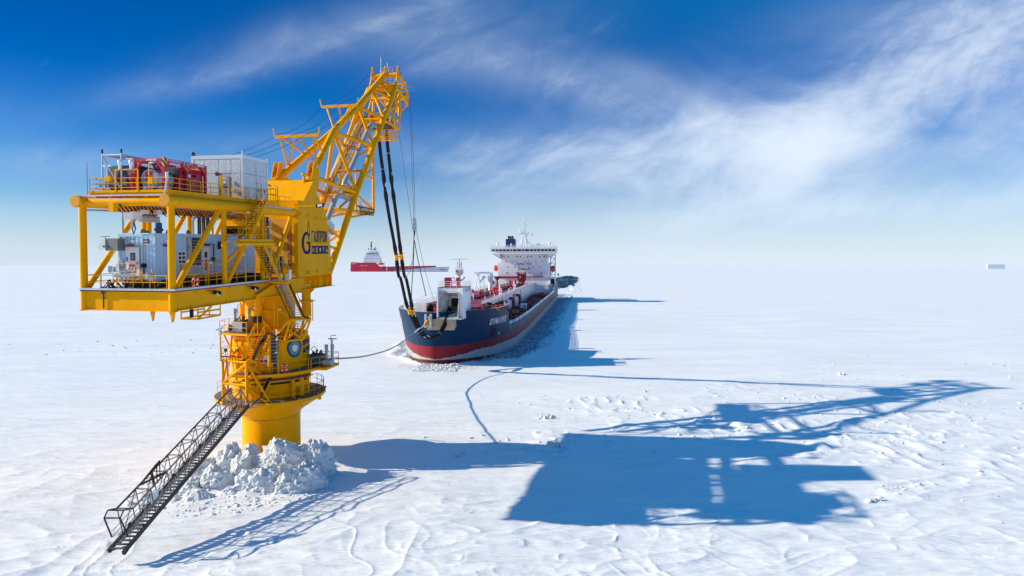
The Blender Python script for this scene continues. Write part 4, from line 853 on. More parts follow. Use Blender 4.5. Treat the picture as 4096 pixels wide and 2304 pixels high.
# boom
LCs = [(7.6, 15.9), (9.4, 17.95), (15.9, 26.0), (21.35, 32.2), (25.0, 36.35), (27.9, 39.6), (29.5, 41.35)]
def LC(y):
    for (a, za), (b_, zb_) in zip(LCs[:-1], LCs[1:]):
        if y <= b_: return za + (zb_ - za) * (y - a) / (b_ - a)
    return LCs[-1][1]
BW = 1.9
UCs = [(13.99, 32.95), (21.2, 37.3), (30.5, 43.5)]
def UC(y): 
    return (UCs[0][1] + (UCs[1][1] - UCs[0][1]) * (y - UCs[0][0]) / (UCs[1][0] - UCs[0][0])) if y < 21.2 else (UCs[1][1] + (UCs[2][1] - UCs[1][1]) * (y - 21.2) / (UCs[2][0] - 21.2))
def member(name, p, q, r, n=12): return MB().tube(p, q, r, n).build(name, YEL, T)
for s_ in (-1, 1):
    MB().path([(s_ * BW, y, z) for y, z in LCs], .36, 18).build('lower_chord', YEL, T)
    member('upper_chord_leg', (s_ * BW, 4.0, 26.1), (0, 13.99, 32.95), .36, 18)
    b = MB().prism([(4.2, 26.0), (4.4, 27.2), (4.75, 28.2), (5.25, 28.45), (5.75, 28.1), (6.0, 27.0), (5.6, 25.6)], 'x', s_ * BW - .32, s_ * BW - .22)
    b.prism([(4.2, 26.0), (4.4, 27.2), (4.75, 28.2), (5.25, 28.45), (5.75, 28.1), (6.0, 27.0), (5.6, 25.6)], 'x', s_ * BW + .22, s_ * BW + .32)
    o = b.build('pivot_ear', YEL, T)
    MB().tube((s_ * BW - .42, 5.2, 27.8), (s_ * BW + .42, 5.2, 27.8), .16, 12).build('pivot_pin', STEEL, o)
    MB().box(s_ * BW - .55, s_ * BW + .55, 3.7, 4.6, 25.2, 26.5).build('pivot_base', YEL, T)
    member('post', (s_ * BW, 4.2, 23), (s_ * BW, 4.4, 26.2), .33)
    member('boom_brace', (s_ * BW, 4.6, 26.9), (s_ * BW, 15.9, 26.05), .23)
    member('boom_brace', (0, 13.99, 32.8), (s_ * BW, 15.9, 26.3), .2); member('boom_brace', (0, 14.1, 32.9), (s_ * BW, 21.3, 32.3), .23)
    member('boom_brace', (0, 21.2, 37.2), (s_ * BW, 21.35, 32.3), .2); member('boom_brace', (0, 21.3, 37.2), (s_ * BW, 25.0, 36.4), .2)
    member('boom_brace', (0, 25.9, 40.4), (s_ * BW, 25.0, 36.5), .19); member('boom_brace', (0, 26.1, 40.5), (s_ * BW, 27.9, 39.6), .18)
    member('boom_brace', (0, 28.8, 42.3), (s_ * BW, 27.9, 39.8), .17); member('boom_brace', (0, 28.9, 42.4), (s_ * BW, 29.5, 41.35), .17)
    member('tip_post', (s_ * BW, 29.6, 41.2), (s_ * BW * .97, 30.6, 43.4), .17); member('tip_post', (s_ * BW, 29.7, 41.3), (s_ * BW, 31.4, 41.4), .26)
    member('tip_brace', (s_ * BW, 30.7, 43.4), (s_ * 1.7, 34.2, 43.0), .2); member('tip_brace', (s_ * BW, 31.3, 41.4), (s_ * 1.7, 34.2, 43.0), .13)
    member('tip_brace', (s_ * 1.7, 34.2, 43.0), (s_ * 1.7, 35.4, 40.6), .13); member('tip_brace', (s_ * BW, 31.3, 41.4), (s_ * 1.7, 35.2, 40.2), .16)
    member('tip_post', (s_ * BW, 31.2, 41.3), (s_ * BW, 30.9, 37.0), .18); member('tip_brace', (s_ * BW, 31.2, 41.2), (s_ * BW, 27.9, 36.5), .14)
    MB().prism([(30.2, 43.3), (31.1, 43.3), (30.9, 44.4), (30.65, 44.75), (30.4, 44.4)], 'x', s_ * 1.86 - .06, s_ * 1.86 + .06).build('cable_horn', YEL, T)
MB().path([(0, y, z) for y, z in UCs], .38, 20).build('upper_chord', YEL, T)
MB().prism([(30.2, 43.3), (31.1, 43.3), (30.9, 44.4), (30.65, 44.75), (30.4, 44.4)], 'x', -.06, .06).build('cable_horn', YEL, T)
member('crown_beam', (-1.95, 30.7, 43.4), (1.95, 30.7, 43.5), .32); member('tip_beam', (-2.0, 29.6, 41.3), (2.0, 29.6, 41.3), .36)
for y in (12.2, 15.9, 18.4, 21.35, 25.0, 27.9, 33.0): 
    z = LC(y) if y < 29.5 else 40.9
    member('cross_tie', (-BW, y, z), (BW, y, z), .17)
member('cross_tie', (-BW, 5.0, 26.1), (BW, 5.0, 26.1), .25); member('cross_tie', (-BW, 9.4, 17.95), (BW, 9.4, 17.95), .2); member('cross_tie', (-BW, 34.2, 43.0), (BW, 34.2, 43.0), .15)
for (ya, yb) in ((9.4, 12.2), (12.2, 15.9), (18.4, 21.35), (21.35, 25.0)):
    member('plan_brace', (-BW, ya, LC(ya)), (BW, yb, LC(yb)), .14)
member('plan_brace', (BW, 15.9, LC(15.9)), (-BW, 18.4, LC(18.4)), .14)
for s_ in (-1, 1):
    member('boom_brace', (s_ * BW, 7.0, 22.4), (s_ * BW, 11.5, 20.6), .14); member('boom_brace', (s_ * BW, 6.8, 20.0), (s_ * BW, 10.6, 19.5), .14); member('boom_brace', (s_ * BW, 6.8, 17.2), (s_ * BW, 10.6, 19.4), .12)
    member('post', (s_ * BW, 6.5, 15.5), (s_ * BW, 6.5, 23.5), .1)
# cable goalposts above the boom
for yb, zb_, w in ((5.4, 31.0, 2.4), (15.7, 36.15, 2.25)):
    o = MB().bar((-w, yb, zb_), (w, yb, zb_ + .05), .26, .26).build('cable_goalpost', YEL, T)
    for s_ in (-1, 1): MB().bar((s_ * w, yb, zb_), (s_ * (w + .12), yb - .1, zb_ + .85), .09, .1).build('horn_tip', YEL, o)
    b = MB()
    if yb < 10:
        for s_ in (-1, 1):
            b.tube((s_ * 1.85, yb, zb_), (s_ * 1.6, 6.6, 28.0), .1, 8); b.tube((s_ * 1.8, yb, zb_), (s_ * 1.1, 9.3, 29.7), .1, 8); b.tube((s_ * .2, yb, zb_), (s_ * 1.6, 6.7, 28.1), .1, 8)
    else: b.tube((-1.6, yb, zb_), (0, 14.2, 33.2), .1, 8).tube((-.1, yb, zb_), (0, 16.4, 34.4), .1, 8).tube((1.6, yb, zb_), (0, 15.2, 33.8), .1, 8).tube((1.2, yb, zb_), (0, 17.5, 35.1), .1, 8)
    b.build('goalpost_strut', YEL, o)
# service frame hanging from the right side
member('hanger', (BW, 21.3, 32.0), (BW, 21.3, 24.0), .17); member('hanger', (-.4, 21.3, 29.5), (-.4, 21.3, 24.2), .1)
member('hanger_tie', (BW, 18.1, 28.3), (BW, 21.3, 28.2), .13); member('hanger_tie', (BW, 15.9, 25.9), (BW, 20.6, 24.5), .12); member('hanger_tie', (BW, 17.1, 27.6), (BW, 21.3, 29.6), .13)
member('hanger_tie', (BW, 13.5, 23.0), (BW, 21.3, 23.9), .13); member('hanger_tie', (-BW, 13.3, 22.8), (-.4, 21.3, 24.1), .13); member('hanger_tie', (-.4, 21.3, 24.0), (BW, 21.3, 24.0), .15)
MB().box(-1.8, 1.95, 11.0, 20.8, 23.75, 24.05).build('hose_deck', YEL, T)
rail([(1.95, 15.2, 24.05), (1.95, 21.2, 24.05), (-.4, 21.2, 24.05)], 1.0, .8).build('railing', YELB, T)
b = MB()
for i in range(11):
    y_ = 16.6 + .42 * i; b.path([(2.02, y_, 24.4), (2.2, y_ - .05, 24.0), (2.15, y_ - .25, 23.55), (1.9, y_ - .6, 23.6)], .045, 6)
b.bar((2.05, 16, 24.45), (2.05, 21, 24.35), .1, .12); b.build('hose_loops', BLACK, T)
flood(T, (1.9, 17.2, 24.1), 1.5, (0, -.2, 0), STEEL); flood(T, (1.9, 20.4, 24.1), 1.35, (0, -.2, 0), STEEL)
# walkways, stairs and product pipes inside the boom
def grate(x0, x1, y0, y1, z, nm='walkway'):
    o = MB().box(x0, x1, y0, y1, z - .28, z).build(nm, YEL, T); MB().box(x0 + .06, x1 - .06, y0 + .06, y1 - .06, z + .005, z + .02).build('grating', GRAT, o)
    rail([(x0, y0, z), (x1, y0, z), (x1, y1, z), (x0, y1, z), (x0, y0, z)], 1.0, .8).build('handrail', YELB, o); return o
grate(-1.7, 1.9, 13.4, 16.3, 25.75)
stair(T, (-.75, 14.0, 25.8), (-.75, 10.6, 22.2), (.95, 0, 0), 20)
stair(T, (-.75, 19.3, 31.2), (-.75, 15.2, 27.3), (.95, 0, 0), 22)
stair(T, (-.75, 24.6, 36.1), (-.75, 19.9, 31.6), (.95, 0, 0), 26)
MB().box(-.8, .3, 19.2, 20.0, 31.2, 31.3).build('landing', YEL, T)
stair(T, (-.75, 15.6, 27.4), (-.75, 14.6, 25.85), (.95, 0, 0), 7)
MB().path([(1.1, 22.9, 35.3), (1.1, 22.2, 34.9), (1.1, 14.6, 27.2), (1.1, 14.1, 26.5), (1.1, 14.4, 26.0)], .30, 16).path([(1.1, 22.6, 35.2), (1.3, 23.8, 35.4), (1.6, 24.5, 34.9), (1.6, 24.7, 34.2)], .30, 16).build('product_pipe', GREYP, T)
MB().path([(.9, 9.6, 21.8), (1.0, 10.8, 23.4), (1.1, 12.3, 25.4), (1.3, 13.0, 25.5), (1.6, 15.5, 25.2)], .30, 16).build('product_pipe', GREYP, T)
MB().path([(-1.25, 24.2, 35.6), (-1.25, 15.0, 26.8), (-1.25, 13.8, 25.6)], .26, 14).build('product_pipe', GREYP, T)
b = MB().path([(.55, 24.4, 35.6), (.55, 14.6, 26.2)], .06, 6).path([(.68, 24.4, 35.5), (.68, 14.6, 26.1)], .05, 6).path([(.45, 14.6, 25.9), (.45, 10.6, 21.9)], .1, 6).path([(-.9, 24.4, 35.9), (-.9, 10.6, 22.4)], .05, 6); b.build('cable_bundle', BLACK, T)
MB().prism([(8.5, 21.0), (10.4, 21.0), (10.4, 22.2), (8.2, 22.9)], 'x', .1, 1.7).build('valve_housing', STEEL, T)
MB().box(.9, 1.5, 9.2, 9.8, 18.7, 20.9).build('duct', STEEL, T)
for i, (y_, z_, x_) in enumerate(((13.0, 25.2, -1.0), (17.6, 29.3, -1.0), (22.0, 33.4, -1.0), (12.0, 23.9, .4), (20.9, 35.3, -.9))): flood(T, (x_, y_, z_), 1.7, (0, .3, 0))
# hose deck below the tip
grate(-1.95, 2.1, 25.4, 31.0, 36.2, 'tip_deck')
MB().box(-1.6, 1.9, 25.6, 29.0, 35.6, 35.85).build('tip_under_deck', DARK, T)
b = MB(); rnd = random.Random(9)
for i in range(46):
    c = Vector((rnd.uniform(-1.5, 1.7), rnd.uniform(25.6, 29.4), 36.25)); k_ = rnd.random()
    if k_ < .4: b.box(c.x - .15, c.x + .15, c.y - .15, c.y + .15, c.z, c.z + rnd.uniform(.3, 1.1))
    else: b.tube(c, c + Vector((rnd.uniform(-.5, .5), rnd.uniform(-.5, .5), rnd.uniform(.3, 1.4))), rnd.uniform(.04, .13), 6)
b.build('valve_manifold', DARK, T)
b = MB(); 
for i in range(6): b.box(.9 + .15 * (i % 2), 1.5, 29.0 + .25 * i, 29.15 + .25 * i, 36.4, 38.0)
b.box(.8, 1.7, 28.9, 29.2, 37.7, 38.5).build('control_cabinet', STEEL, T)
grate(-1.0, 1.0, 33.0, 34.6, 39.4); grate(-1.2, 1.2, 35.6, 37.3, 41.7)
stair(T, (-.45, 35.8, 41.7), (-.45, 34.2, 39.5), (.9, 0, 0), 12); stair(T, (-.45, 33.4, 39.3), (-.45, 30.9, 36.3), (.9, 0, 0), 15)
for s_ in (-1, 1): member('tip_brace', (s_ * 1.2, 37.0, 41.6), (s_ * 1.7, 34.6, 42.3), .08); member('tip_brace', (s_ * 1.0, 34.6, 39.3), (s_ * 1.7, 35.2, 40.2), .09); member('tip_brace', (s_ * 1.2, 36.6, 41.6), (s_ * 1.2, 31.0, 36.0), .07)
b = MB().tube((.9, 37.0, 41.7), (.9, 37.0, 44.0), .04, 6).tube((.9, 37.0, 44.0), (.6, 37.0, 44.1), .05, 6).box(.7, 1.1, 36.9, 37.2, 42.4, 42.9); b.build('tip_mast', STEEL, T)
b = MB().tube((-.6, 30.7, 43.6), (-.6, 30.7, 46.0), .045, 6).tube((-.6, 30.7, 43.5), (-.6, 30.7, 44.3), .1, 8).tube((.35, 30.7, 43.8), (.35, 30.7, 45.2), .05, 6)
b.build('radio_aerial', STEEL, T); rail([(-.6, 31.2, 43.8), (.9, 31.2, 43.8)], .9, .5).build('railing', YELB, T)
rail([(1.2, 34.4, 43.1), (-1.2, 34.4, 43.1), (-1.2, 33.2, 43.1)], 1.3, .6, rails=(1, .6, .3)).build('railing', mat('pale_rail', (.6, .5, .4)), T)
MB().tube((-.5, 33.0, 42.2), (.5, 33.0, 42.2), .45, 12).box(-1.2, 1.2, 31.6, 33.6, 41.5, 41.7).build('tip_winch', DARK, T)
b = MB()
for z in (34.35, 34.9, 35.5): b.bar((-.7, 28.2, z), (1.9, 28.2, z), .1, .14).bar((-.7, 30.0, z), (1.9, 30.0, z), .1, .14)
for x_ in (-.7, 1.9):
    for y_ in (28.2, 30.0): b.bar((x_, y_, 34.3), (x_, y_, 36.1), .12, .12)
    b.bar((x_, 28.2, 34.35), (x_, 30.0, 34.35), .1, .12)
b.build('hose_guide_cage', YEL, T)
b = MB(); rnd = random.Random(19)
for i in range(26):
    c = Vector((rnd.uniform(-1.1, 1.1), rnd.uniform(35.4, 37.4), rnd.uniform(41.5, 42.6))); b.box(c.x - .1, c.x + .12, c.y - .1, c.y + .1, c.z, c.z + rnd.uniform(.15, .5))
b.build('tip_fittings', DARK, T)
# overhead cables from the house roof to the crown
def sagpath(p, q, sag, n=14): 
    p, q = Vector(p), Vector(q); return [p.lerp(q, i / n) - Vector((0, 0, sag * 4 * (i / n) * (1 - i / n))) for i in range(n + 1)]
for x_ in (-1.9, -.15, 1.3):
    a = sagpath((x_ - .3, -6.5, 27.0), (x_, 5.4, 31.25), .35) + sagpath((x_, 5.4, 31.25), (x_, 15.7, 36.4), .65)[1:] + sagpath((x_, 15.7, 36.4), (x_ * .9, 30.6, 44.6), .9)[1:]
    MB().path(a, .018, 5).build('overhead_cable', BLACK, T)
MB().path(sagpath((1.9, 30.8, 44.6), (1.2, 36.6, 42.4), .1), .03, 5).build('overhead_cable', BLACK, T)

# ------------------------------------------------------------------ things standing on the tower
# electrical module on the lower deck
t = thing('switchgear_module', 'long pale blue corrugated equipment module with white doors on the lower deck', 'container', (-2.5, -15.8, ZP + .55), ML)
mx0, mx1, my0, my1, mz0, mz1 = -2.55, .38, -15.8, -3.0, 17.35, 20.75
b = MB().box(mx0 + .05, mx1 - .05, my0 + .05, my1 - .05, mz0, mz1 - .04)
y = my0 + .3
while y < my1 - .3:
    b.prism([(mx1 - .05, y), (mx1 + .0, y + .06), (mx1 + .0, y + .20), (mx1 - .05, y + .26)], 'z', mz0 + .15, mz1 - .2) ; y += .36
x = mx0 + .3
while x < mx1 - .4:
    b.prism([(x, my0 + .05), (x + .26, my0 + .05), (x + .20, my0), (x + .06, my0)], 'z', mz0 + .15, mz1 - .2); x += .36
b.build('wall', MODP, t)
b = MB()
for x_ in (mx0, mx1 - .14): b.box(x_, x_ + .16, my0 - .02, my0 + .16, mz0, mz1)
b.box(mx0, mx1 + .02, my0 - .025, my0 + .14, mz1 - .2, mz1 + .02).box(mx1 - .14, mx1 + .025, my0, my1, mz1 - .2, mz1 + .02).box(mx0, mx1 + .02, my0 - .02, my0 + .14, mz0 - .02, mz0 + .14).box(mx1 - .14, mx1 + .02, my0, my1, mz0 - .02, mz0 + .14)
b.build('corner_frame', MODP, t)
MB().box(mx0 + .02, mx1 - .02, my0 + .02, my1, mz1 + .02, mz1 + .05).build('roof', SILT, t)
MB().box(mx0 + .2, mx1 - .15, my0 + .3, my1 - .3, ZP + .08, mz0 - .03).build('skid', DARK, t)
d = MB().box(-1.92, -.84, my0 - .07, my0 - .01, 17.75, 19.80).build('door', WHITE, t)
MB().box(-1.98, -.78, my0 - .035, my0 - .015, 17.7, 19.92).build('door_frame', GREYP, t)
MB().box(-1.52, -1.14, my0 - .09, my0 - .072, 18.85, 19.40).build('window_frame', DARK, d); MB().box(-1.44, -1.22, my0 - .095, my0 - .092, 18.93, 19.32).build('window', mat('window_blue', (.10, .25, .40), .2), d)
for u, v, w, h, m_ in ((-1.86, 18.8, .12, .3, SIGNB), (-1.6, 18.62, .16, .17, SIGNW), (-1.3, 18.62, .16, .17, SIGNW), (-1.66, 18.38, .24, .2, SIGNR), (-1.38, 18.38, .24, .2, SIGNR), (-1.7, 18.2, .14, .14, SIGNB), (-1.46, 18.2, .14, .14, SIGNB), (-1.2, 18.2, .14, .14, SIGNB), (-1.82, 17.98, .34, .16, SIGNB), (-1.42, 17.98, .34, .16, SIGNB)):
    MB().box(u, u + w, my0 - .078, my0 - .072, v, v + h).build('sign_panel', m_, d)
MB().tube((-.95, my0 - .12, 18.6), (-.95, my0 - .12, 18.75), .03, 6).build('handle', DARK, d)
letter('lettering', 'SIEMENS', lambda u, v: (u, my0 - .032, v), TEAL, t, (-.62, .06, 20.60, 20.71), .015)
o = MB().box(-.52, -.08, my0 - .05, my0 - .01, 20.08, 20.36).build('maker_plate', DARK, t)
letter('lettering', 'conair', lambda u, v: (u, my0 - .055, v), SIGNW, o, (-.48, -.12, 20.16, 20.30), .01)
letter('lettering', 'SIEMENS', lambda u, v: (mx1 + .028, u, v), TEAL, t, (-7.7, -6.8, 20.58, 20.70), .015)
hood = [(-.0, 0), (0, .62), (.25, .74), (.95, .74), (.95, 0)]
b = MB(); n = 8; pf = [(-3.55 + .55 * (1 - math.cos(R(90 * i / n))), 19.62 + .72 * math.sin(R(90 * i / n))) for i in range(n + 1)] + [(-2.95, 20.36), (-2.95, 19.62)]
b.prism(pf, 'y', -16.55, -15.85); o = b.build('air_hood', SILT, t)
MB().box(-2.95, -2.0, -16.5, -15.82, 19.55, 20.42).build('hood_box', mat('hood_grey', (.20, .22, .22), .5, .3), t)
for x_ in (-3.05, -2.75): MB().tube((x_, -16.57, 19.85), (x_, -16.52, 19.85), .08, 8).build('hood_knob', DARK, o)
b = MB().bar((-3.5, -16.3, 20.55), (-2.8, -16.3, 20.55), .08, .04).tube((-3.15, -16.3, 20.2), (-3.15, -16.3, 20.55), .02, 5).bar((-1.7, my0 - .3, 20.4), (-1.0, my0 - .3, 20.35), .3, .03).bar((-1.75, my0 - .05, 20.55), (-1.5, my0 - .3, 20.2), .04, .04)
b.build('bracket', DARK, t)
b = MB()
for i in range(3): b.tube((-1.6 + .18 * i, my0 - .1, 20.0), (-1.6 + .18 * i, my0 - .3, 19.92), .06, 8, .09)
for p in ((.55, -15.0), (.55, -14.6), (.5, -14.8)): b.tube((mx1 + .02, p[1], 19.95), (mx1 + .3, p[1], 19.9), .06, 8, .09)
for i in range(3): b.tube((mx1 + .02, -10.4 + .2 * i, 20.0), (mx1 + .25, -10.4 + .2 * i, 19.95), .06, 8, .09)
b.build('siren', DRED, t)
MB().bar((-1.3, my0 - .08, 20.02), (mx1 + .1, my0 - .08, 20.02), .08, .06).bar((-.55, my0 - .06, 20.0), (-.55, my0 - .06, 18.7), .06, .05).bar((-.4, my0 - .06, 20.0), (-.4, my0 - .06, 18.7), .04, .05).build('conduit', STEEL, t)
MB().box(-.62, -.3, my0 - .15, my0 - .02, 18.35, 18.65).tube((-.45, my0 - .1, 18.35), (-.45, my0 - .1, 17.9), .05, 6).build('switch_box', BLACK, t)
MB().box(-2.4, -2.1, my0 - .1, my0 - .03, 18.3, 18.9).build('switch_box', GREYP, t)
b = MB().box(mx1 - .0, mx1 + .06, -12.1, -10.8, 18.4, 20.5); o = b.build('louvre_recess', DARK, t)
MB().box(mx1, mx1 + .16, -12.35, -12.0, 18.3, 20.55).build('louvre_jamb', CHUTE, t)
lm = MB().box(0, .12, 0, 1.1, 0, .05).mesh('slat', GREYP)
for i in range(9): inst(lm, 'slat', o, (mx1 + .03, -11.95, 18.55 + .21 * i))
d = MB().box(mx1 - .0, mx1 + .05, -10.6, -9.75, 17.7, 19.78).build('door', WHITE, t)
MB().box(mx1 + .052, mx1 + .06, -10.35, -10.0, 18.95, 19.4).build('window', DARK, d)
MB().box(mx1 + .052, mx1 + .058, -10.3, -10.05, 18.6, 18.8).box(mx1 + .052, mx1 + .058, -10.3, -10.05, 17.95, 18.1).build('sign_panel', SIGNB, d); MB().box(mx1 + .052, mx1 + .058, -10.42, -9.98, 18.15, 18.55).build('sign_panel', YEL, d)
MB().bar((mx1 + .08, -10.0, 20.0), (mx1 + .08, -9.2, 20.0), .06, .06).bar((mx1 + .08, -9.2, 20.0), (mx1 + .08, -9.2, 18.9), .06, .06).box(mx1 + .02, mx1 + .15, -9.4, -9.1, 18.6, 18.95).build('conduit', DARK, t)
b = MB()
for i in range(2):
    for j in range(3): b.box(mx1 + .03, mx1 + .035, -13.35 + .4 * i, -13.05 + .4 * i, 18.6 + .3 * j, 18.8 + .3 * j)
b.build('nameplate', DARK, t); MB().box(mx1 + .02, mx1 + .027, -13.5, -12.5, 18.5, 19.5).build('notice_plate', SIGNW, t)
MB().prism([(-13.2, 18.1), (-12.9, 18.1), (-12.9, 18.5), (-13.2, 18.5)], 'x', mx1 + .03, mx1 + .04).build('warning_triangle', YEL, t)
MB().box(mx1, mx1 + .35, -8.6, -7.9, 19.6, 20.2).build('vent_box', DARK, t)
b = MB().tube((-.9, -15, 20.77), (-.9, -14.95, 20.77), .25, 10)
for p in ((-.9, -15.4), (-.5, -11), (-1.5, -12.0)): b.prism([(p[0] - .22, 20.76), (p[0] + .22, 20.76), (p[0] + .1, 21.1), (p[0] - .1, 21.1)], 'y', p[1], p[1] + .06)
b.build('lifting_lug', DARK, t)
b = MB().tube((.2, -7.6, 21.1), (1.2, -5.5, 21.0), .28, 10).box(.2, 1.5, -7.4, -6.2, 20.8, 21.5); b.build('black_duct', BLACK, t)

# silver insulated shelter on the upper deck
sx0, sx1, sy0, sy1, sz0, sz1 = -1.55, 3.0, -9.0, -5.35, 23.56, 27.1
t = thing('insulated_shelter', 'tall silver sheet-clad shelter with a taupe door on the upper deck', 'shelter', (sx0, sy0, sz0), ML)
MB().box(sx0 + .03, sx1 - .03, sy0 + .03, sy1 - .03, sz0, sz1 - .05).build('wall', SILV, t)
b = MB()
for x_ in (sx0, sx1 - .22): b.box(x_, x_ + .22, sy0 - .03, sy0 + .2, sz0, sz1)
b.box(sx0, sx1 + .03, sy0 - .04, sy0 + .1, sz1 - .25, sz1 + .02).box(sx1 - .12, sx1 + .035, sy0 - .035, sy1, sz1 - .22, sz1 + .015).box(sx1 - .1, sx1 + .03, sy1 - .15, sy1, sz0, sz1)
b.build('corner_trim', SILT, t)
MB().box(sx0, sx1, sy0, sy1, sz1 + .015, sz1 + .05).build('roof', SILT, t)
xs = [sx0 + .24, -.45, .85, 1.95, sx1 - .24]; zs = [sz0 + .05, 24.6, 25.7, 26.82]
for i in range(4):
    for j in range(3):
        if i == 2 and j < 2: continue
        MB().box(xs[i] + .02, xs[i + 1] - .02, sy0 - .012, sy0 + .04, zs[j] + .02, zs[j + 1] - .02).build('panel', SILV, t)
ys = [sy0 + .05, -7.15, sy1 - .17]
for i in range(2):
    for j in range(3):
        MB().box(sx1 - .04, sx1 + .012, ys[i] + .02, ys[i + 1] - .02, zs[j] + .02, zs[j + 1] - .02).build('panel', SILV, t)
b = MB()
for j in range(1, 3):
    for i in range(34): b.box(sx1 + .012, sx1 + .022, sy0 + .1 + i * .1, sy0 + .13 + i * .1, zs[j] - .05, zs[j] - .02)
for i in range(40):
    for y_ in (-7.15,): b.box(sx1 + .012, sx1 + .022, y_ - .01, y_ + .02, sz0 + .1 + i * .08, sz0 + .13 + i * .08)
    b.box(sx1 - .02 - .22, sx1 - .2, sy0 - .04, sy0 - .03, sz0 + .1 + i * .08, sz0 + .12 + i * .08)
b.build('rivet_row', DARK, t)
d = MB().box(1.0, 1.82, sy0 - .05, sy0 - .01, sz0 + .02, 25.5).build('door', DOORG, t)
MB().box(1.3, 1.48, sy0 - .058, sy0 - .052, 24.65, 24.88).build('sign_panel', SIGNB, d); MB().box(1.3, 1.48, sy0 - .058, sy0 - .052, 24.88, 25.08).build('sign_panel', SIGNW, d); MB().box(1.7, 1.78, sy0 - .09, sy0 - .05, 24.45, 24.5).build('handle', STEEL, d)
MB().box(2.05, 2.3, sy0 - .16, sy0 - .01, 24.2, 24.5).box(2.12, 2.28, sy0 - .1, sy0 - .01, 24.8, 25.05).build('switch_box', STEEL, t)
for i in range(3): MB().torus((sx1 + .03, -6.9 + .5 * i, 24.45), .07, .02, (0, 1, 0), (0, 0, 1), 10, 5).build('cable_port', DARK, t)
MB().prism([(sx0 + .0, sz1 + .03), (sx0 + .35, sz1 + .03), (sx0 + .28, sz1 + .3), (sx0 + .08, sz1 + .3)], 'y', sy0, sy0 + .06).torus((sx0 + .18, sy0 - .02, sz1 + .22), .12, .04, (1, 0, 0), (0, 0, 1), 12, 6).build('lifting_lug', DARK, t)
MB().tube((sx1 - .05, sy0, sz1), (sx1 - .05, sy0, sz1 + .4), .05, 8).tube((sx1 - .05, sy1, sz1 - .1), (sx1 - .05, sy1, sz1 + .2), .05, 8).build('lifting_pin', SILT, t)
o = MB().prism([(-9.9, 24.5), (-9.3, 24.5), (-9.6, 24.62)], 'x', 1.6, 2.1).tube((1.85, -9.6, 23.55), (1.85, -9.6, 24.5), .03, 5).thing('table_vent', DARK, 'small dark capped vent between the red tank frame and the shelter', 'vent', (1.85, -9.6, 23.54), ML)

# red framed tank unit
t = thing('tank_container', 'crimson open-framed container holding a grey tank and a crimson engine canopy', 'container', (2.0, -17.2, 23.56), ML)
fx0, fx1, fy0, fy1, fz0, fz1 = .15, 2.35, -17.3, -12.9, 23.58, 25.82
b = MB()
for x_ in (fx0, fx1):
    for y_ in (fy0, -15.0, fy1):
        b.box(x_ - .09, x_ + .09, y_ - .09, y_ + .09, fz0, fz1)
        for s_ in (-1, 1):
            if fy0 <= y_ + s_ * .7 <= fy1: b.bar((x_, y_, fz1 - .75), (x_, y_ + s_ * .6, fz1 - .1), .12, .14)
    b.box(x_ - .08, x_ + .08, fy0, fy1, fz1 - .2, fz1).box(x_ - .08, x_ + .08, fy0, fy1, fz0, fz0 + .16)
for y_ in (fy0, fy1):
    b.box(fx0, fx1, y_ - .08, y_ + .08, fz1 - .2, fz1 + .0).box(fx0, fx1, y_ - .08, y_ + .08, fz0, fz0 + .16)
    for x_, s_ in ((fx0, 1), (fx1, -1)): b.bar((x_, y_, fz1 - .85), (x_ + s_ * .6, y_, fz1 - .12), .14, .12)
o = b.build('frame', RED, t)
b = MB().box(fx1 - .10, fx1 + .1, fy0 - .1, fy0 + .1, fz1 - .55, fz1 + .06).box(fx1 + .081, fx1 + .10, -15.1, -14.9, fz1 - .6, fz1 - .15).box(fx0 - .1, fx0 + .0, fy0 - .1, fy0 - .08, fz1 - .8, fz1 - .1)
b.build('stripe_patch', STRIPE, o)
MB().box(1.1, 1.85, fy0 - .09, fy0 - .082, fz1 - .16, fz1 - .04).build('number_plate', SIGNW, o)
letter('lettering', 'МЕВU-002201 0', lambda u, v: (u, fy0 - .093, v), BLACK, o, (1.13, 1.82, fz1 - .14, fz1 - .06))
letter('lettering', 'OFFSHORE', lambda u, v: (fx1 + .085, u, v), SIGNW, o, (-16.4, -15.6, fz1 - .15, fz1 - .05), .02)
b = MB()
for i in range(9):
    for j in range(2): b.box(fx1 + .083, fx1 + .086, -17.1 + .21 * i + (.9 if i > 3 else 0), -16.98 + .21 * i + (.9 if i > 3 else 0), fz1 - .16 + .07 * j, fz1 - .12 + .07 * j)
b.build('print', SIGNW, o)
MB().box(fx1 + .083, fx1 + .09, -13.9, -13.1, fz1 - .16, fz1 - .04).build('number_plate', mat('pale_blue', (.5, .65, .75)), o)
b = MB().tube((1.15, -17.15, 24.45), (1.15, -15.6, 24.45), .68, 28).lathe([(0, 0)], (0, 0, 0)) if False else MB().tube((1.15, -17.15, 24.45), (1.15, -15.6, 24.45), .68, 28)
o = b.build('tank', STEEL, t)
nn = 14; vs = []
for i in range(nn + 1):
    a = R(-150 + 70 * i / nn)
    for y_ in (-17.12, -16.2): vs.append((1.15 + .69 * math.cos(a) * -1 if False else 1.15 + .69 * math.cos(R(150 - 110 * i / nn)), y_, 24.45 + .69 * math.sin(R(150 - 110 * i / nn))))
MB().add(vs, [(2 * i, 2 * i + 1, 2 * i + 3, 2 * i + 2) for i in range(nn)], True).build('tank_label', RED, o)
MB().tube((1.15, -17.17, 24.45), (1.15, -17.155, 24.45), .60, 28).build('tank_end', mat('tank_end_grey', (.33, .36, .39), .4, .4), o)
MB().box(.85, 1.35, -17.19, -17.172, 24.25, 24.95).build('tank_label', RED, o)
MB().torus((1.1, -17.2, 24.82), .07, .015, (1, 0, 0), (0, 0, 1), 12, 5).build('emblem_ring', SIGNW, o)
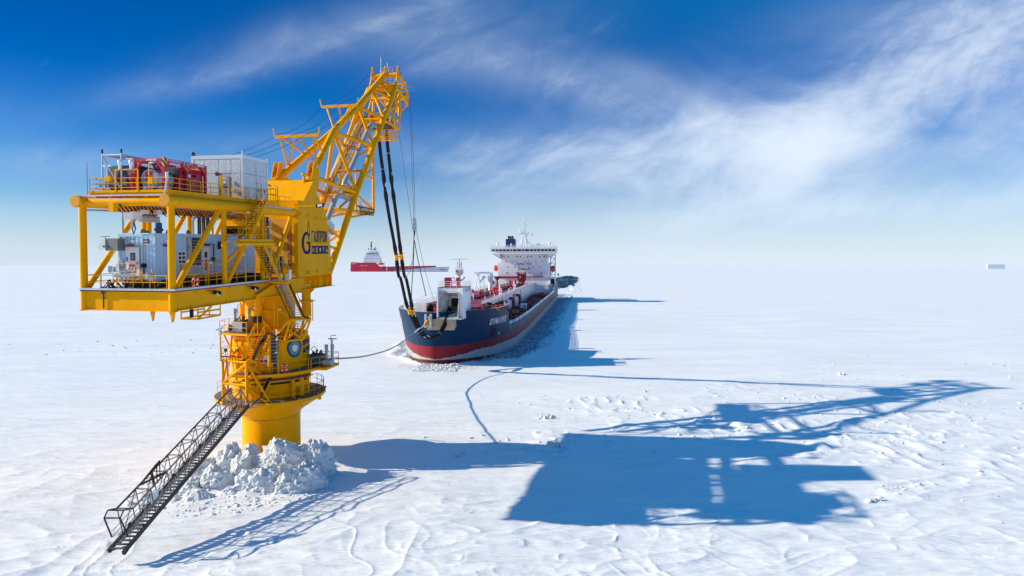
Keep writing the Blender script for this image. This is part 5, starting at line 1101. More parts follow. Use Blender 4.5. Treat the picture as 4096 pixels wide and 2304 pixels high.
MB().box(.5, .75, -17.0, -15.8, 23.7, 24.0).box(1.55, 1.8, -17.0, -15.8, 23.7, 24.0).build('saddle', STEEL, t)
o = MB().box(1.1, 2.1, -16.0, -15.5, 24.9, 25.3).build('control_box', SKIP, t)
letter('lettering', 'НТU 3053', lambda u, v: (u, -16.005, v), SIGNW, o, (1.15, 1.75, 24.98, 25.1))
b = MB().prism([(.45, 23.75), (2.22, 23.75), (2.22, 25.1), (2.0, 25.45), (.7, 25.45), (.45, 25.1)], 'y', -15.5, -13.0); o = b.build('engine_canopy', RED, t)
MB().bar((2.02, -15.5, 25.45), (2.02, -13.0, 25.45), .16, .06).build('yellow_trim', mat('lemon', (.85, .62, .02)), o)
MB().box(2.222, 2.24, -14.2, -13.75, 24.85, 25.05).build('vent_slot', BLACK, o); MB().box(2.222, 2.24, -15.3, -15.0, 24.95, 25.15).build('vent_slot', BLACK, o)
MB().box(2.222, 2.235, -14.7, -14.4, 24.8, 25.0).build('notice_plate', SIGNW, o); MB().prism([(-14.25, 24.35), (-14.05, 24.35), (-14.15, 24.5)], 'x', 2.222, 2.235).build('warning_triangle', YEL, o)
for y_ in (-15.1, -14.2): MB().box(2.222, 2.23, y_, y_ + .6, 24.0, 24.45).build('access_hatch', mat('faded_red', (.42, .03, .06)), o)
MB().box(.5, 2.25, -15.55, -12.95, 23.58, 23.76).build('base_skid', BLACK, t)

# dark green skip in an open lifting frame
t = thing('waste_skip', 'dark green open skip behind a galvanised lifting frame at the upper deck corner', 'skip', (-2.2, -16.6, 23.56), ML)
MB().prism([(-16.9, 24.05), (-16.4, 23.58), (-13.4, 23.58), (-13.0, 24.3), (-13.2, 25.25), (-16.8, 25.45)], 'x', -2.35, -.25).build('body', SKIP, t)
MB().bar((-2.38, -16.8, 25.46), (-2.38, -13.2, 25.26), .1, .1).bar((-.22, -16.8, 25.46), (-.22, -13.2, 25.26), .1, .1).build('rim', mat('skip_rim', (.05, .09, .11)), t)
t = thing('lifting_frame', 'galvanised open lifting frame around the dark green skip', 'frame', (-2.5, -17.0, 23.56), ML)
b = MB()
for x_ in (-2.55, -1.05):
    for y_ in (-17.1, -12.8): b.tube((x_, y_, 23.56), (x_, y_, 26.3), .055, 8)
    b.tube((x_, -17.1, 26.15), (x_, -12.8, 26.15), .055, 8)
for y_ in (-17.1, -15.0, -12.8): b.tube((-2.55, y_, 26.15), (-1.05, y_, 26.15), .055, 8)
b.tube((-2.55, -17.1, 26.1), (-1.05, -17.1, 23.7), .05, 8).tube((-2.55, -17.1, 26.15), (-1.05, -15.0, 26.15), .05, 8)
b.build('tube_frame', STEEL, t)
for x_ in (-2.55, -1.05): MB().tube((x_, -17.1, 26.28), (x_, -17.1, 26.55), .07, 8).build('lifting_eye', DARK, t)
t = thing('fire_monitor', 'bright red water monitor standing between the dark skip and the grey tank', 'hydrant', (.1, -17.3, 23.56), ML)
MB().lathe([(.22, 0), (.22, .1), (.11, .12), (.11, .5)], (.1, -17.5, 23.55), 14).tube((-.08, -17.5, 23.95), (.28, -17.5, 23.95), .13, 10).build('valve', REDB, t)
MB().lathe([(.1, .45), (.16, .5), (.16, .62), (.12, .64), (.12, .78), (.19, .82), (.19, 1.25), (0, 1.27)], (.1, -17.5, 23.55), 14).build('barrel', REDB, t)

# lifebuoys
def buoy(c, nx, ny, lab, MX=ML):
    b = MB().torus(c, .30, .075, nx, ny, 24, 8); t = b.thing('lifebuoy', REDB, lab, 'lifebuoy', c, MX, 'red and white lifebuoys on the railings')
    nx, ny = Vector(nx), Vector(ny)
    for i in range(4):
        d = nx * math.cos(R(45 + 90 * i)) + ny * math.sin(R(45 + 90 * i)); e = Vector((-d.y, d.x, 0)) if False else (nx * -math.sin(R(45 + 90 * i)) + ny * math.cos(R(45 + 90 * i)))
        MB().tube(Vector(c) + d * .3 - e * .04, Vector(c) + d * .3 + e * .04, .082, 10).build('white_band', SIGNW, t)
buoy((HW + .15, -15.8, 17.35), (0, 1, 0), (0, 0, 1), 'red lifebuoy on the lower deck rail beside the near corner post')
a = R(-47); buoy((4.93 * math.cos(a), 4.93 * math.sin(a), 9.05), (-math.sin(a), math.cos(a), 0), (0, 0, 1), 'red lifebuoy on the round deck rail below the ringed emblem')

# ------------------------------------------------------------------ gangway
def W_(u, v, Y): return Vector(((u - 2048) / 2624 * Y, Y, 18 + (1061 - v) / 2624 * Y))
t = thing('gangway', 'long dark steel lattice gangway hanging down to the ice from the yellow tower', 'gangway', (-22.7, 56, 5.85), MW)
A0, A1 = Vector((-22.60, 56.3, 5.95)), Vector((-23.22, 39.3, .85)); wl = Vector((-.98, 0, 0)); up = Vector((0, .35, 2.12))
def gp(s, e, h): return A0.lerp(A1, s) + wl * e + up * h
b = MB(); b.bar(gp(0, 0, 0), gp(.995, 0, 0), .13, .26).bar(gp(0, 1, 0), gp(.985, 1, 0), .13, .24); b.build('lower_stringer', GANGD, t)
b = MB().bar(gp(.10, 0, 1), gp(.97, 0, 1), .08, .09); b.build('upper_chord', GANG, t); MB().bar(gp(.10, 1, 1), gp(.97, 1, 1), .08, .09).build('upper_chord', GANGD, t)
MB().bar(gp(.015, .52, .12), gp(.985, .52, .12), .10, .10).bar(gp(.01, .62, .35), gp(.985, .62, .35), .03, .05).build('cable_rail', GANG, t)
b = MB(); nb_ = 8
for i in range(nb_ + 1):
    s_ = .10 + .87 * i / nb_; b.bar(gp(s_, 0, 1), gp(s_, 1, 1), .06, .06)
    for e in (0, 1):
        if i < nb_: b.tube(gp(s_, e, 1), gp(s_ + .435 * 1 / nb_, e, 0), .035, 6).tube(gp(s_ + .435 / nb_, e, 0), gp(s_ + .87 / nb_, e, 1), .035, 6)
    if i < nb_: b.tube(gp(s_, 0, 1), gp(s_ + .435 / nb_, 1, 1), .03, 6).tube(gp(s_ + .435 / nb_, 1, 1), gp(s_ + .87 / nb_, 0, 1), .03, 6)
for e in (0, 1): b.tube(gp(.10, e, 1), gp(0, e, .05), .045, 6)
b.build('lattice', GANG, t)
b = MB()
for h in (.48, .30): b.tube(gp(.01, 0.02, h), gp(.985, .02, h), .022, 5).tube(gp(.01, .98, h), gp(.985, .98, h), .022, 5)
for i in range(19): b.tube(gp(.02 + i * .053, .0, 0), gp(.02 + i * .053, .0, .48), .02, 5)
b.build('handrail', GANG, t)
ni = 50; sm_ = MB().box(-.98, 0, -.085, .085, -.03, .03).mesh('tread', GANG)
for i in range(ni): inst(sm_, 'tread', t, gp((i + .5) / ni, 0, .03))
b = MB()
hx = [gp(.97, 0, 1), gp(1.055, .0, .93), gp(1.075, 0, .62), gp(.99, 0, .0)]
for e in (0, 1.0):
    q0 = gp(.97, e, 1); q1 = q0 + Vector((-.50, -.1, -.08)); q2 = q1 + Vector((-.2, -.05, -.46)); q3 = gp(.985, e, .30)
    for p, q in ((q0, q1), (q1, q2), (q2, q3)): b.bar(p, q, .07, .07)
q1 = gp(.97, 0, 1) + Vector((-.50, -.1, -.08)); q2 = q1 + Vector((-.2, -.05, -.46))
for q in (q1, q2): b.bar(q, q + wl, .07, .07)
b.bar(gp(.97, 0, 0), gp(1.0, 1, 0), .06, .06); b.build('end_hoop', GANGD, t)
b = MB()
for s_ in (.80, .82):
    b.bar(gp(s_, 0, 1), gp(s_ - .04, .5, 1.35), .07, .09).bar(gp(s_, 1, 1), gp(s_ - .04, .5, 1.35), .07, .09)
b.bar(gp(.84, 0, 1), gp(.76, 1, 1), .12, .1).bar(gp(.76, 0, 1), gp(.84, 1, 1), .12, .1); b.build('hoist_yoke', GANGD, t)
MB().add([gp(.80, .02, .75), gp(.85, .02, .75), gp(.85, .02, .5), gp(.80, .02, .5)], [(0, 1, 2, 3)]).build('notice_plate', SIGNW, t)
b = MB()
for s_ in (.12, .5, .88):
    c = gp(s_, .2, .07); b.torus(c, .15, .025, (1, 0, 0), (0, 1, .3), 6, 4)
for s_ in (.2, .33, .42, .55, .63, .75, .92): b.box(*[v for p in zip(gp(s_, .6, .3) - Vector((.08, .08, .1)), gp(s_, .6, .3) + Vector((.08, .08, .1))) for v in p])
b.build('fittings', DARK, t)
for s_ in (0, 1): MB().bar(gp(.985 - .01 * s_, s_, 0), gp(1.005 - .01 * s_, s_, -.02), .18, .26).build('skid_foot', GANGD, t)
MB().bar(gp(-.01, -.6, 0), gp(-.01, 1.2, 0), .25, .12).box(-23.9, -22.2, 56.2, 57.2, 5.72, 5.82).build('hinge_plate', mat('worn_yellow', (.6, .42, .2)), t)
MB().path([gp(.0, -.25, .0), gp(-.02, -.9, .25), (-21.3, 57.0, 6.3)], .06, 6).build('supply_cable', BLACK, t)

# ------------------------------------------------------------------ snow heap at the tower's foot
t = thing('snow_heap', 'heap of big broken grey-white snow blocks piled round the foot of the yellow column', 'snow heap', (-22, 55.5, 0), MW)
def lump(c, r, seed, sub=5):
    import bmesh
    bm = bmesh.new(); bmesh.ops.create_icosphere(bm, subdivisions=sub, radius=1)
    off = Vector((seed * 3.7, seed * 1.9, seed * 5.1)); r = Vector(r); rq = random.Random(seed)
    PLN = [Vector((rq.gauss(0, 1), rq.gauss(0, 1), rq.gauss(0, 1))).normalized() / rq.uniform(.72, .98) for _ in range(9)]
    for v in bm.verts:
        n = v.co.normalized()
        d_ = min(1.0 / max(1e-3, n.dot(pl)) if n.dot(pl) > 0 else 9 for pl in PLN)      # broken slab: cut by planes
        n = n * min(1.15, .88 * d_ + .12); p = Vector((n.x * r.x, n.y * r.y, n.z * r.z))
        q = p + off; vd = mnoise.voronoi(q * .9)[0]; vd2 = mnoise.voronoi(q * 2.3)[0]
        f = 1 + .26 * min(.55, vd[1] - vd[0]) - .10 + .10 * min(.5, vd2[1] - vd2[0]) - .03
        f += .22 * (.30 - abs(mnoise.noise(q * 1.1))) + .16 * (.28 - abs(mnoise.noise(q * 2.4))) + .05 * mnoise.noise(q * 5.5) + .04 * (.25 - abs(mnoise.noise(q * 9))) + .02 * mnoise.noise(q * 17)
        v.co = Vector(c) + p * f - Vector((-22, 55.5, 0))
    me = bpy.data.meshes.new('snow_block'); bm.to_mesh(me); bm.free(); me.polygons.foreach_set('use_smooth', [False] * len(me.polygons)); me.materials.append(SNOWB)
    o = bpy.data.objects.new('snow_block', me); col.objects.link(o); o.parent = t; ORG[o.name] = ORG[t.name]
for i, (c, r) in enumerate([((-19.2, 55.6, 1.5), (2.0, 1.8, 2.2)), ((-16.7, 55.6, 1.2), (1.6, 1.7, 2.1)), ((-20.3, 52.8, .3), (1.7, 1.5, 1.5)), ((-17.3, 53.0, .3), (2.1, 1.5, 1.5)),
        ((-22.6, 55.2, .9), (1.1, 1.2, 2.3)), ((-24.1, 56.2, 1.2), (1.1, 1.2, 1.9)), ((-25.5, 56.8, .9), (1.1, 1.1, 1.4)), ((-23.9, 53.3, .5), (1.2, 1.2, 1.5)), ((-26.4, 55.3, .4), (1.4, 1.3, 1.3)),
        ((-25.9, 52.8, .1), (1.4, 1.1, 1.0)), ((-27.7, 53.3, -.1), (1.2, 1.1, .85)), ((-24.3, 50.8, -.1), (1.3, .9, .8)), ((-26.6, 50.8, -.2), (1.1, .8, .6)), ((-22.1, 51.6, -.1), (1.1, .9, .75)),
        ((-28.4, 51.2, -.2), (.8, .7, .5)), ((-27.3, 48.9, -.25), (.9, .6, .45)), ((-29.0, 49.8, -.2), (.5, .5, .4)), ((-25.0, 49.2, -.2), (.45, .4, .35)), ((-23.2, 49.6, -.2), (.5, .4, .4)), ((-22.9, 57.9, 1.3), (.9, 1.2, 1.5)), ((-25.2, 59.4, .7), (1.3, 1.2, 1.3))]):
    lump((c[0], c[1], c[2] - (.55 if c[2] > .6 else .12)), r, i + 1, 5 if max(r) > 1.2 else 4)
# broken bits: scattered chunks as geometry
def chunks(name, lab, cat, pts, m, seed=3):
    rnd = np.random.RandomState(seed); base = np.array([(1, 0, 0), (-1, 0, 0), (0, 1, 0), (0, -1, 0), (0, 0, 1), (0, 0, -.6), (.6, .6, .5), (-.6, .5, .6), (.5, -.6, .6), (-.6, -.6, .4)], float)
    tri = [(4, 6, 7), (4, 7, 9), (4, 9, 8), (4, 8, 6), (0, 6, 8), (0, 2, 6), (2, 7, 6), (2, 1, 7), (1, 9, 7), (1, 3, 9), (3, 8, 9), (3, 0, 8), (5, 2, 0), (5, 1, 2), (5, 3, 1), (5, 0, 3)]
    V, Fc = [], []; nb2 = len(base)
    for i, (x, y, z, s) in enumerate(pts):
        a = rnd.rand() * 6.28; c_, s2 = math.cos(a), math.sin(a); j = base * (1 + .5 * (rnd.rand(nb2, 1) - .5)) * np.array([s, s * rnd.uniform(.6, 1), s * rnd.uniform(.25, .6)])
        q = np.stack([j[:, 0] * c_ - j[:, 1] * s2 + x, j[:, 0] * s2 + j[:, 1] * c_ + y, j[:, 2] + z], 1); V.append(q); Fc += [(p[0] + i * nb2, p[1] + i * nb2, p[2] + i * nb2) for p in tri]
    V = np.concatenate(V); me = bpy.data.meshes.new(name); me.from_pydata(V.tolist(), [], Fc); me.materials.append(m)
    o = bpy.data.objects.new(name, me); col.objects.link(o); o['kind'] = 'stuff'; o['label'] = lab; o['category'] = cat; return o
rs = np.random.RandomState(5)
P_ = []
for i in range(1100):
    a = rs.rand() * 6.28; r = 3 + 5.5 * rs.rand() ** .7; x = -22.3 + r * math.cos(a) * 1.0; y = 54.5 + r * math.sin(a) * .85
    P_.append((x, y, .0, .06 + .22 * rs.rand() ** 3))
hh = height(np.array([p[0] for p in P_]), np.array([p[1] for p in P_])); P_ = [(p[0], p[1], h_, p[3]) for p, h_ in zip(P_, hh)]
chunks('snow_rubble', 'loose snow crumbs scattered round the foot of the heap', 'snow rubble', P_, SNOWB)
P_ = []
for cx, cy, ax, ay, a_ in RUB:
    for i in range(int(26 * math.sqrt(ax * ay) * a_ * 1.2)):
        x = cx + rs.randn() * ax * .6; y = cy + rs.randn() * ay * .55; P_.append((x, y, 0, .05 + .30 * rs.rand() ** 5))
hh = height(np.array([p[0] for p in P_]), np.array([p[1] for p in P_])); P_ = [(p[0], p[1], h_ + p[3] * .1, p[3]) for p, h_ in zip(P_, hh)]
chunks('ice_rubble', 'small upturned ice pieces lying on the open snow field', 'ice rubble', P_, SNOWB, 4)
for i, (u, v, s_, lab) in enumerate(((3370, 1500, .55, 'small round-topped white ice block alone on the snow left of the boom shadow tip'), (3490, 2008, .6, 'jagged upturned ice slab on the open snow to the right of the tower shadow'), (2230, 1786, .9, 'blue-shaded upturned ice slab at the upper edge of the tower shadow'), (2190, 1672, .8, 'upturned ice slab at the lower left end of the broken ridge'))):
    x, y = gpt(u, v); b = MB(); rnd = random.Random(i + 2)
    for k_ in range(3):
        c = Vector((x + (k_ - 1) * s_ * .7, y + rnd.uniform(-.3, .3) * s_, float(height(np.array([x]), np.array([y]))[0])))
        b.ball(c, s_ * rnd.uniform(.5, .8), (1, .7, .9 if i == 0 else .65), 7, 5)
    for j in range(len(b.v)):
        p = Vector(b.v[j]); b.v[j] = tuple(p + Vector((mnoise.noise(p * 2.1), mnoise.noise(p * 2.1 + Vector((9, 0, 0))), mnoise.noise(p * 1.7 + Vector((0, 7, 0))))) * s_ * .5)
    b.sm = [False] * len(b.sm); b.thing('ice_block', SNOWB, lab, 'ice block', (x, y, 0), MW, 'ice blocks on the snow field')

# ------------------------------------------------------------------ tanker
S = thing('tanker_ship', 'navy and dark red tanker with white bridge lying in the broken ice channel', 'ship', (0, 0, 0), MS)
HULL = hull_mat()
DK = ([0, .6, 1.4, 3.7, 6.5, 10.7, 15, 22, 39, 60, 240, 252], [0, 1.9, 3.0, 4.8, 6.7, 8.9, 10.4, 11.4, 12.5, 13.0, 15.8, 14.6])
WL = ([0, .5, 2, 5, 10, 16, 33, 60, 240, 252], [0, 1.4, 3.2, 5.0, 6.9, 8.9, 11.9, 13.0, 15.8, 13])
def hbd(s, z):
    f = min(1, max(0, z / 9.5)); f2 = f ** 1.15; sh = 4.0 * (1 - f)
    a = np.interp(s, *DK); b = np.interp(s - sh * .0, *WL)
    return (a * f2 + b * (1 - f2))
def stem(z): f = min(1, max(-.2, z / 9.5)); return 1.9 * (1 - f) ** 1.3
def top(s):
    if s < 22: return 9.6
    if s < 25.5: return 9.6 - (s - 22) / 3.5 * 4.3
    if s < 199: return 5.3
    if s < 205: t_ = (s - 199) / 6; return 5.3 + 5.2 * t_ * t_ * (3 - 2 * t_)
    return 10.5
SS = list(np.concatenate([[0, .25, .6, 1, 1.5, 2.2, 3, 4, 5.2, 6.5], np.arange(8, 22, 1.5), [22, 23, 24, 25, 25.5], np.arange(28, 199, 6), np.arange(199, 206, 1), [212, 225, 240, 252]]))
b = MB(); NZ = 15
def hp(sd, s, z): return (sd * hbd(s, z), s + stem(z) * max(0, 1 - s / 30), z)
for sd in (-1, 1):
    g = []
    for s in SS:
        tp = top(s); g.append([hp(sd, s, -1.5 + (tp + 1.5) * k_ / NZ) for k_ in range(NZ + 1)])
    vs = [p for r_ in g for p in r_]; fs = []
    for i in range(len(SS) - 1):
        for k_ in range(NZ):
            f = (i * (NZ + 1) + k_, (i + 1) * (NZ + 1) + k_, (i + 1) * (NZ + 1) + k_ + 1, i * (NZ + 1) + k_ + 1); fs.append(f if sd > 0 else f[::-1])
    b.add(vs, fs, True)
b.add([(-14.6, 252, -1.5), (14.6, 252, -1.5), (14.6, 252, 10.5), (-14.6, 252, 10.5)], [(0, 1, 2, 3)])
ho = b.build('hull', HULL, S)
import bmesh
bm_ = bmesh.new(); bm_.from_mesh(ho.data); bmesh.ops.remove_doubles(bm_, verts=bm_.verts, dist=.002); bm_.to_mesh(ho.data); bm_.free()
# inner bulwark face and cap rail
b = MB(); c_ = MB()
for sd in (-1, 1):
    pr = None
    for s in SS:
        if s > 200: break
        tp = top(s); o1 = Vector(hp(sd, s, tp)); i1 = Vector((o1.x - sd * .25 * min(1, abs(o1.x)), o1.y + (.25 if s < 8 else 0), tp)); lo = Vector((i1.x, i1.y, tp - (1.15 if s < 22 else .95)))
        cur = (o1 + Vector((sd * .04, -.03, .03)), i1 + Vector((0, 0, .03)), lo)
        if pr: b.add([pr[1], cur[1], cur[2], pr[2]], [(0, 1, 2, 3)]); c_.add([pr[0], cur[0], cur[1], pr[1]], [(0, 1, 2, 3)])
        pr = cur
b.build('bulwark_inside', WHITE, S); c_.build('cap_rail', WHITE, S)
# decks
def deck_poly(s0, s1, z, step=2.0, inset=.5):
    ss = list(np.arange(s0, s1, step)) + [s1]; vs = []
    for s in ss: h_ = max(.02, hbd(s, z) - inset); y_ = s + stem(z) * max(0, 1 - s / 30); vs += [(-h_, y_ + .2, z), (h_, y_ + .2, z)]
    return vs, [(2 * i, 2 * i + 1, 2 * i + 3, 2 * i + 2) for i in range(len(ss) - 1)]
b = MB(); b.add(*deck_poly(.1, 22.5, 8.45, .7)); b.build('foredeck', DECK, S)
b = MB(); b.add(*deck_poly(22, 206, 4.35, 6)); b.build('main_deck', DECK, S)
MB().prism([(-hbd(22.5, 4.35) + .15, 4.35), (hbd(22.5, 4.35) - .15, 4.35), (hbd(22.5, 8.45) - .2, 8.45), (-hbd(22.5, 8.45) + .2, 8.45)], 'y', 22.4, 22.7).build('forecastle_wall', WHITE, S)
b = MB().box(-8.5, 5.6, 22.3, 206, 4.3, 9.25); b.build('cargo_trunk_wall', WHITE, S)
b = MB().box(-8.6, 5.7, 20, 206.1, 9.25, 9.32); b.build('trunk_deck', DECK, S)
MB().box(-3.2, 1.0, 26, 26.8, 9.322, 9.33).build('yellow_line', YEL, S)
def wrail(pts, sp=2.2, h=1.05, r=.045, name='railing', par=None):
    return rail(pts, h, sp, r, rails=(1, .66, .33)).build(name, WHITE, par or S)
wrail([(5.6, 23, 9.3), (5.6, 205, 9.3)], 1.6); wrail([(-8.5, 23, 9.3), (-8.5, 205, 9.3)], 2.5)
b = MB()
for i in range(90): b.box(5.55, 5.66, 24 + 2 * i, 24.9 + 2 * i, 9.35, 10.2)
b.build('rail_panels', WHITE, S)
wrail([(hbd(s, 5.3) - .15, s, 5.3) for s in (27, 34, 45, 60, 90, 130, 170, 198)], 3.0, .55)
b = MB()
for i in range(24):
    s = 27 + i * 7; b.box(hbd(s, 5.3) - .25, hbd(s, 5.3) - .02, s, s + 4.2, 4.9, 5.75)
b.build('bulwark_panels', WHITE, S)
wrail([(hp(1, s, 9.6)[0] - .15, hp(1, s, 9.6)[1], 9.6 if s < 20 else 9.0) for s in (19, 20.5, 22, 23)], 1.0, 1.0)
# bow loading house
hx0, hx1, hy0, hy1, hz = .8, 5.3, 1.2, 10.2, 13.95
b = MB().box(hx0, hx0 + .22, hy0 - 1.3, hy1, 8.45, hz).box(hx1 - .62, hx1, hy0 - .2, hy1, 8.3, hz).box(hx0, hx1, hy0 - .05, hy1, 13.1, hz).box(hx0, hx1, hy1 - .3, hy1, 8.4, hz)
b.build('loading_house', WHITE, S)
b = MB().box(hx0 - .1, hx1 + .05, hy0 - .1, hy1 + .05, hz, hz + .08); b.build('house_roof', DECK, S)
xl, xr = hx0 + .23, hx1 - .63
yb_ = hy0 + 2.2; il, ir, iz0, iz1 = xl + 1.5, xr - .35, 9.9, 12.75
b = MB()
b.add([(xl, hy0 - 1.1, 8.6), (il, yb_, iz0), (il, yb_, iz1), (xl, hy0 - .2, 13.1)], [(0, 1, 2, 3)])
b.add([(xr, hy0 - 1.1, 8.6), (ir, yb_, iz0), (ir, yb_, iz1), (xr, hy0 - .2, 13.1)], [(3, 2, 1, 0)])
b.add([(xl, hy0 - .2, 13.1), (il, yb_, iz1), (ir, yb_, iz1), (xr, hy0 - .2, 13.1)], [(0, 1, 2, 3)])
b.add([(xl, hy0 - 1.2, 8.6), (xr, hy0 - 1.2, 8.6), (ir, yb_, iz0), (il, yb_, iz0)], [(0, 1, 2, 3)])
b.add([(il, yb_, iz0), (ir, yb_, iz0), (ir, yb_, iz1), (il, yb_, iz1)], [(0, 1, 2, 3)])
o = b.build('loading_port', CHUTE, S)
MB().box(il + .25, ir - .15, yb_ - .06, yb_ - .01, 10.2, 12.0).build('inner_opening', BLACK, o); MB().box(il + .2, ir - .1, yb_ - .25, yb_ - .02, 12.0, 12.35).build('inner_lintel', STEEL, o)
MB().box(il + .3, ir - .1, yb_ - .7, yb_ - .3, 9.9, 10.5).box(xl + .9, xl + 1.4, yb_ - .9, yb_ - .7, 9.6, 9.72).build('coupler', DARK, o)
MB().path([(xl - .02, hy0 - 1.3, 8.6), (xl - .02, hy0 - .35, 12.7), (xl + .35, hy0 - .25, 13.12), (xr - .3, hy0 - .25, 13.12), (xr, hy0 - .35, 12.7), (xr, hy0 - 1.3, 8.6)], .1, 8).build('port_frame', CHUTE, o)
MB().prism([(-.2, 8.4), (2.0, 8.4), (2.4, 6.85), (.35, 6.4)], 'x', -1.1, 3.9).build('chute_plate', TAN, S)
MB().box(.85, 5.3, -.25, 2, 8.35, 8.62).build('port_sill', CHUTE, S)
b = MB().box(-1.35, -1.0, -.55, .6, 6.9, 9.3).box(-.45, -.05, -.55, .6, 6.9, 9.3).box(-1.35, -.05, -.2, .6, 6.9, 7.4); b.build('fairlead', CHUTE, S)
MB().tube((-1.0, -.2, 8.8), (-.4, -.2, 8.8), .16, 10).build('roller', STEEL, S)
wrail([(hx0, hy1, hz), (hx0, hy0, hz), (hx1, hy0, hz), (hx1, hy1, hz)], 1.1, 1.1, .035)
for x_, w_ in ((1.4, 1.2), (3.6, .6)):
    b = MB(); 
    for k_ in range(4): b.box(x_, x_ + w_, 3.6, 5.0, hz + .15 + .42 * k_, hz + .45 + .42 * k_)
    b.box(x_ + .1, x_ + w_ - .1, 3.7, 4.9, hz, hz + 1.8); b.build('winch_rack', RED, S)
# foremast
fm = (3.3, 8.6)
b = MB().lathe([(.3, 0), (.25, .9), (.9, 1.3), (.9, 1.38), (.28, 1.4), (.25, 2.0), (.85, 2.55), (.85, 2.62)], (fm[0], fm[1], hz), 16)
for a_ in range(6): b.tube((fm[0] + .85 * math.cos(a_), fm[1] + .85 * math.sin(a_), hz + 2.6), (fm[0] + .85 * math.cos(a_), fm[1] + .85 * math.sin(a_), hz + 3.5), .04, 5)
for x_ in (-.5, .5):
    for y_ in (-.4, .4): b.tube((fm[0] + x_, fm[1] + y_, hz + 2.6), (fm[0] + x_ * .7, fm[1] + y_ * .7, hz + 4.7), .07, 6)
for k_ in range(4): b.torus((fm[0], fm[1], hz + 2.9 + .45 * k_), .62 - .04 * k_, .04, (1, 0, 0), (0, 1, 0), 8, 4)
b.tube((fm[0], fm[1], hz + 1.3), (fm[0], fm[1], hz + 5.2), .13, 8).tube((fm[0] - .9, fm[1], hz + 1.4), (fm[0] - 1.2, fm[1], hz + 1.8), .15, 8).tube((fm[0] + .8, fm[1], hz + 1.4), (fm[0] + 1.1, fm[1], hz + 1.8), .15, 8)
o = b.build('foremast', mat('mast_grey', (.55, .58, .6), .5), S)
MB().bar((fm[0] - 1.6, fm[1], hz + 5.2), (fm[0] + 1.6, fm[1], hz + 5.25), .2, .1).build('radar_bar', STEEL, o)
MB().box(fm[0] - .6, fm[0] + .6, fm[1] - .6, fm[1] + .6, hz + 2.65, hz + 3.15).build('lookout_box', mat('mast_rust', (.55, .38, .33), .6), o)

# foredeck gear
rnd = random.Random(21)
def windlass(x, y, s_=1.0, cover=True):
    b = MB(); 
    for k_ in range(3): b.tube((x + (k_ - 1.2) * 1.1 * s_, y, 9.4), (x + (k_ - .5) * 1.1 * s_, y, 9.4), .7 * s_ * (1 - .12 * k_), 14)
    b.box(x - 1.8 * s_, x + 1.6 * s_, y - .5, y + .5, 8.45, 9.0); o = b.build('mooring_winch', DRED, S)
    if cover:
        b = MB(); b.ball((x + .4, y - .2, 9.7), 1.0 * s_, (1.1, .8, .85), 9, 7).ball((x - .7, y, 9.4), .8 * s_, (1, .9, .9), 8, 6)
        for j in range(len(b.v)): p = Vector(b.v[j]); b.v[j] = tuple(p + Vector((mnoise.noise(p * 2), mnoise.noise(p * 2 + Vector((5, 0, 0))), mnoise.noise(p * 2.3 + Vector((0, 5, 0))))) * .35)
        b.sm = [False] * len(b.sm); b.build('dark_tarpaulin', BLACK, o)
windlass(-2.4, 9.5); windlass(7.6, 16.5); windlass(9.0, 26.5, .8); windlass(-5.6, 13, .9, False)
MB().prism([(-5.6, 8.45), (-2.9, 8.45), (-3.2, 10.9), (-4.7, 11.0), (-5.4, 10.5)], 'y', 7.2, 9.4).build('white_cover', WHITE, S)
b = MB()
for x_, y_ in ((-6.6, 10.2), (-6.1, 9.4), (-.6, 6.2), (-.05, 7.0), (.3, 5.2), (6.9, 11.0), (7.4, 13.0), (9.6, 17.5), (10.2, 19.5), (8.8, 15.8), (-7.5, 14)):
    b.lathe([(.28, 0), (.28, 1.1), (.42, 1.15), (.42, 1.5), (0, 1.5)], (x_, y_, 8.45), 12)
for i in range(22):
    y_ = rnd.uniform(9, 20); hm_ = hbd(y_ - 2, 8.4) - 1.8; x_ = rnd.choice([rnd.uniform(-hm_, -2), rnd.uniform(min(6.6, hm_ - .2), hm_ - .8)]); b.box(x_, x_ + rnd.uniform(.3, 1.1), y_, y_ + rnd.uniform(.3, 1), 8.45, 8.45 + rnd.uniform(.3, 1.3))
b.build('deck_fittings', DRED, S)
wrail([(-7.6, 11, 8.5), (-6.0, 7.6, 8.5), (-4.5, 6.3, 8.5)], 1.2, 1.5, .035); rail([(-.8, 5.0, 8.5), (.7, 5.0, 8.5), (.7, 7, 8.5)], 1.9, .5, .06).build('red_stand', RED, S)
rail([(9, 19, 8.5), (11.5, 19, 8.5), (11.5, 21, 8.5)], 1.3, .8, .06).build('red_stand', RED, S)
b = MB(); b.path([(9.0, 12.2, 9.3), (9.6, 13, 9.7), (10.4, 13.4, 9.2)], .14, 6); b.build('yellow_valve', YEL, S)
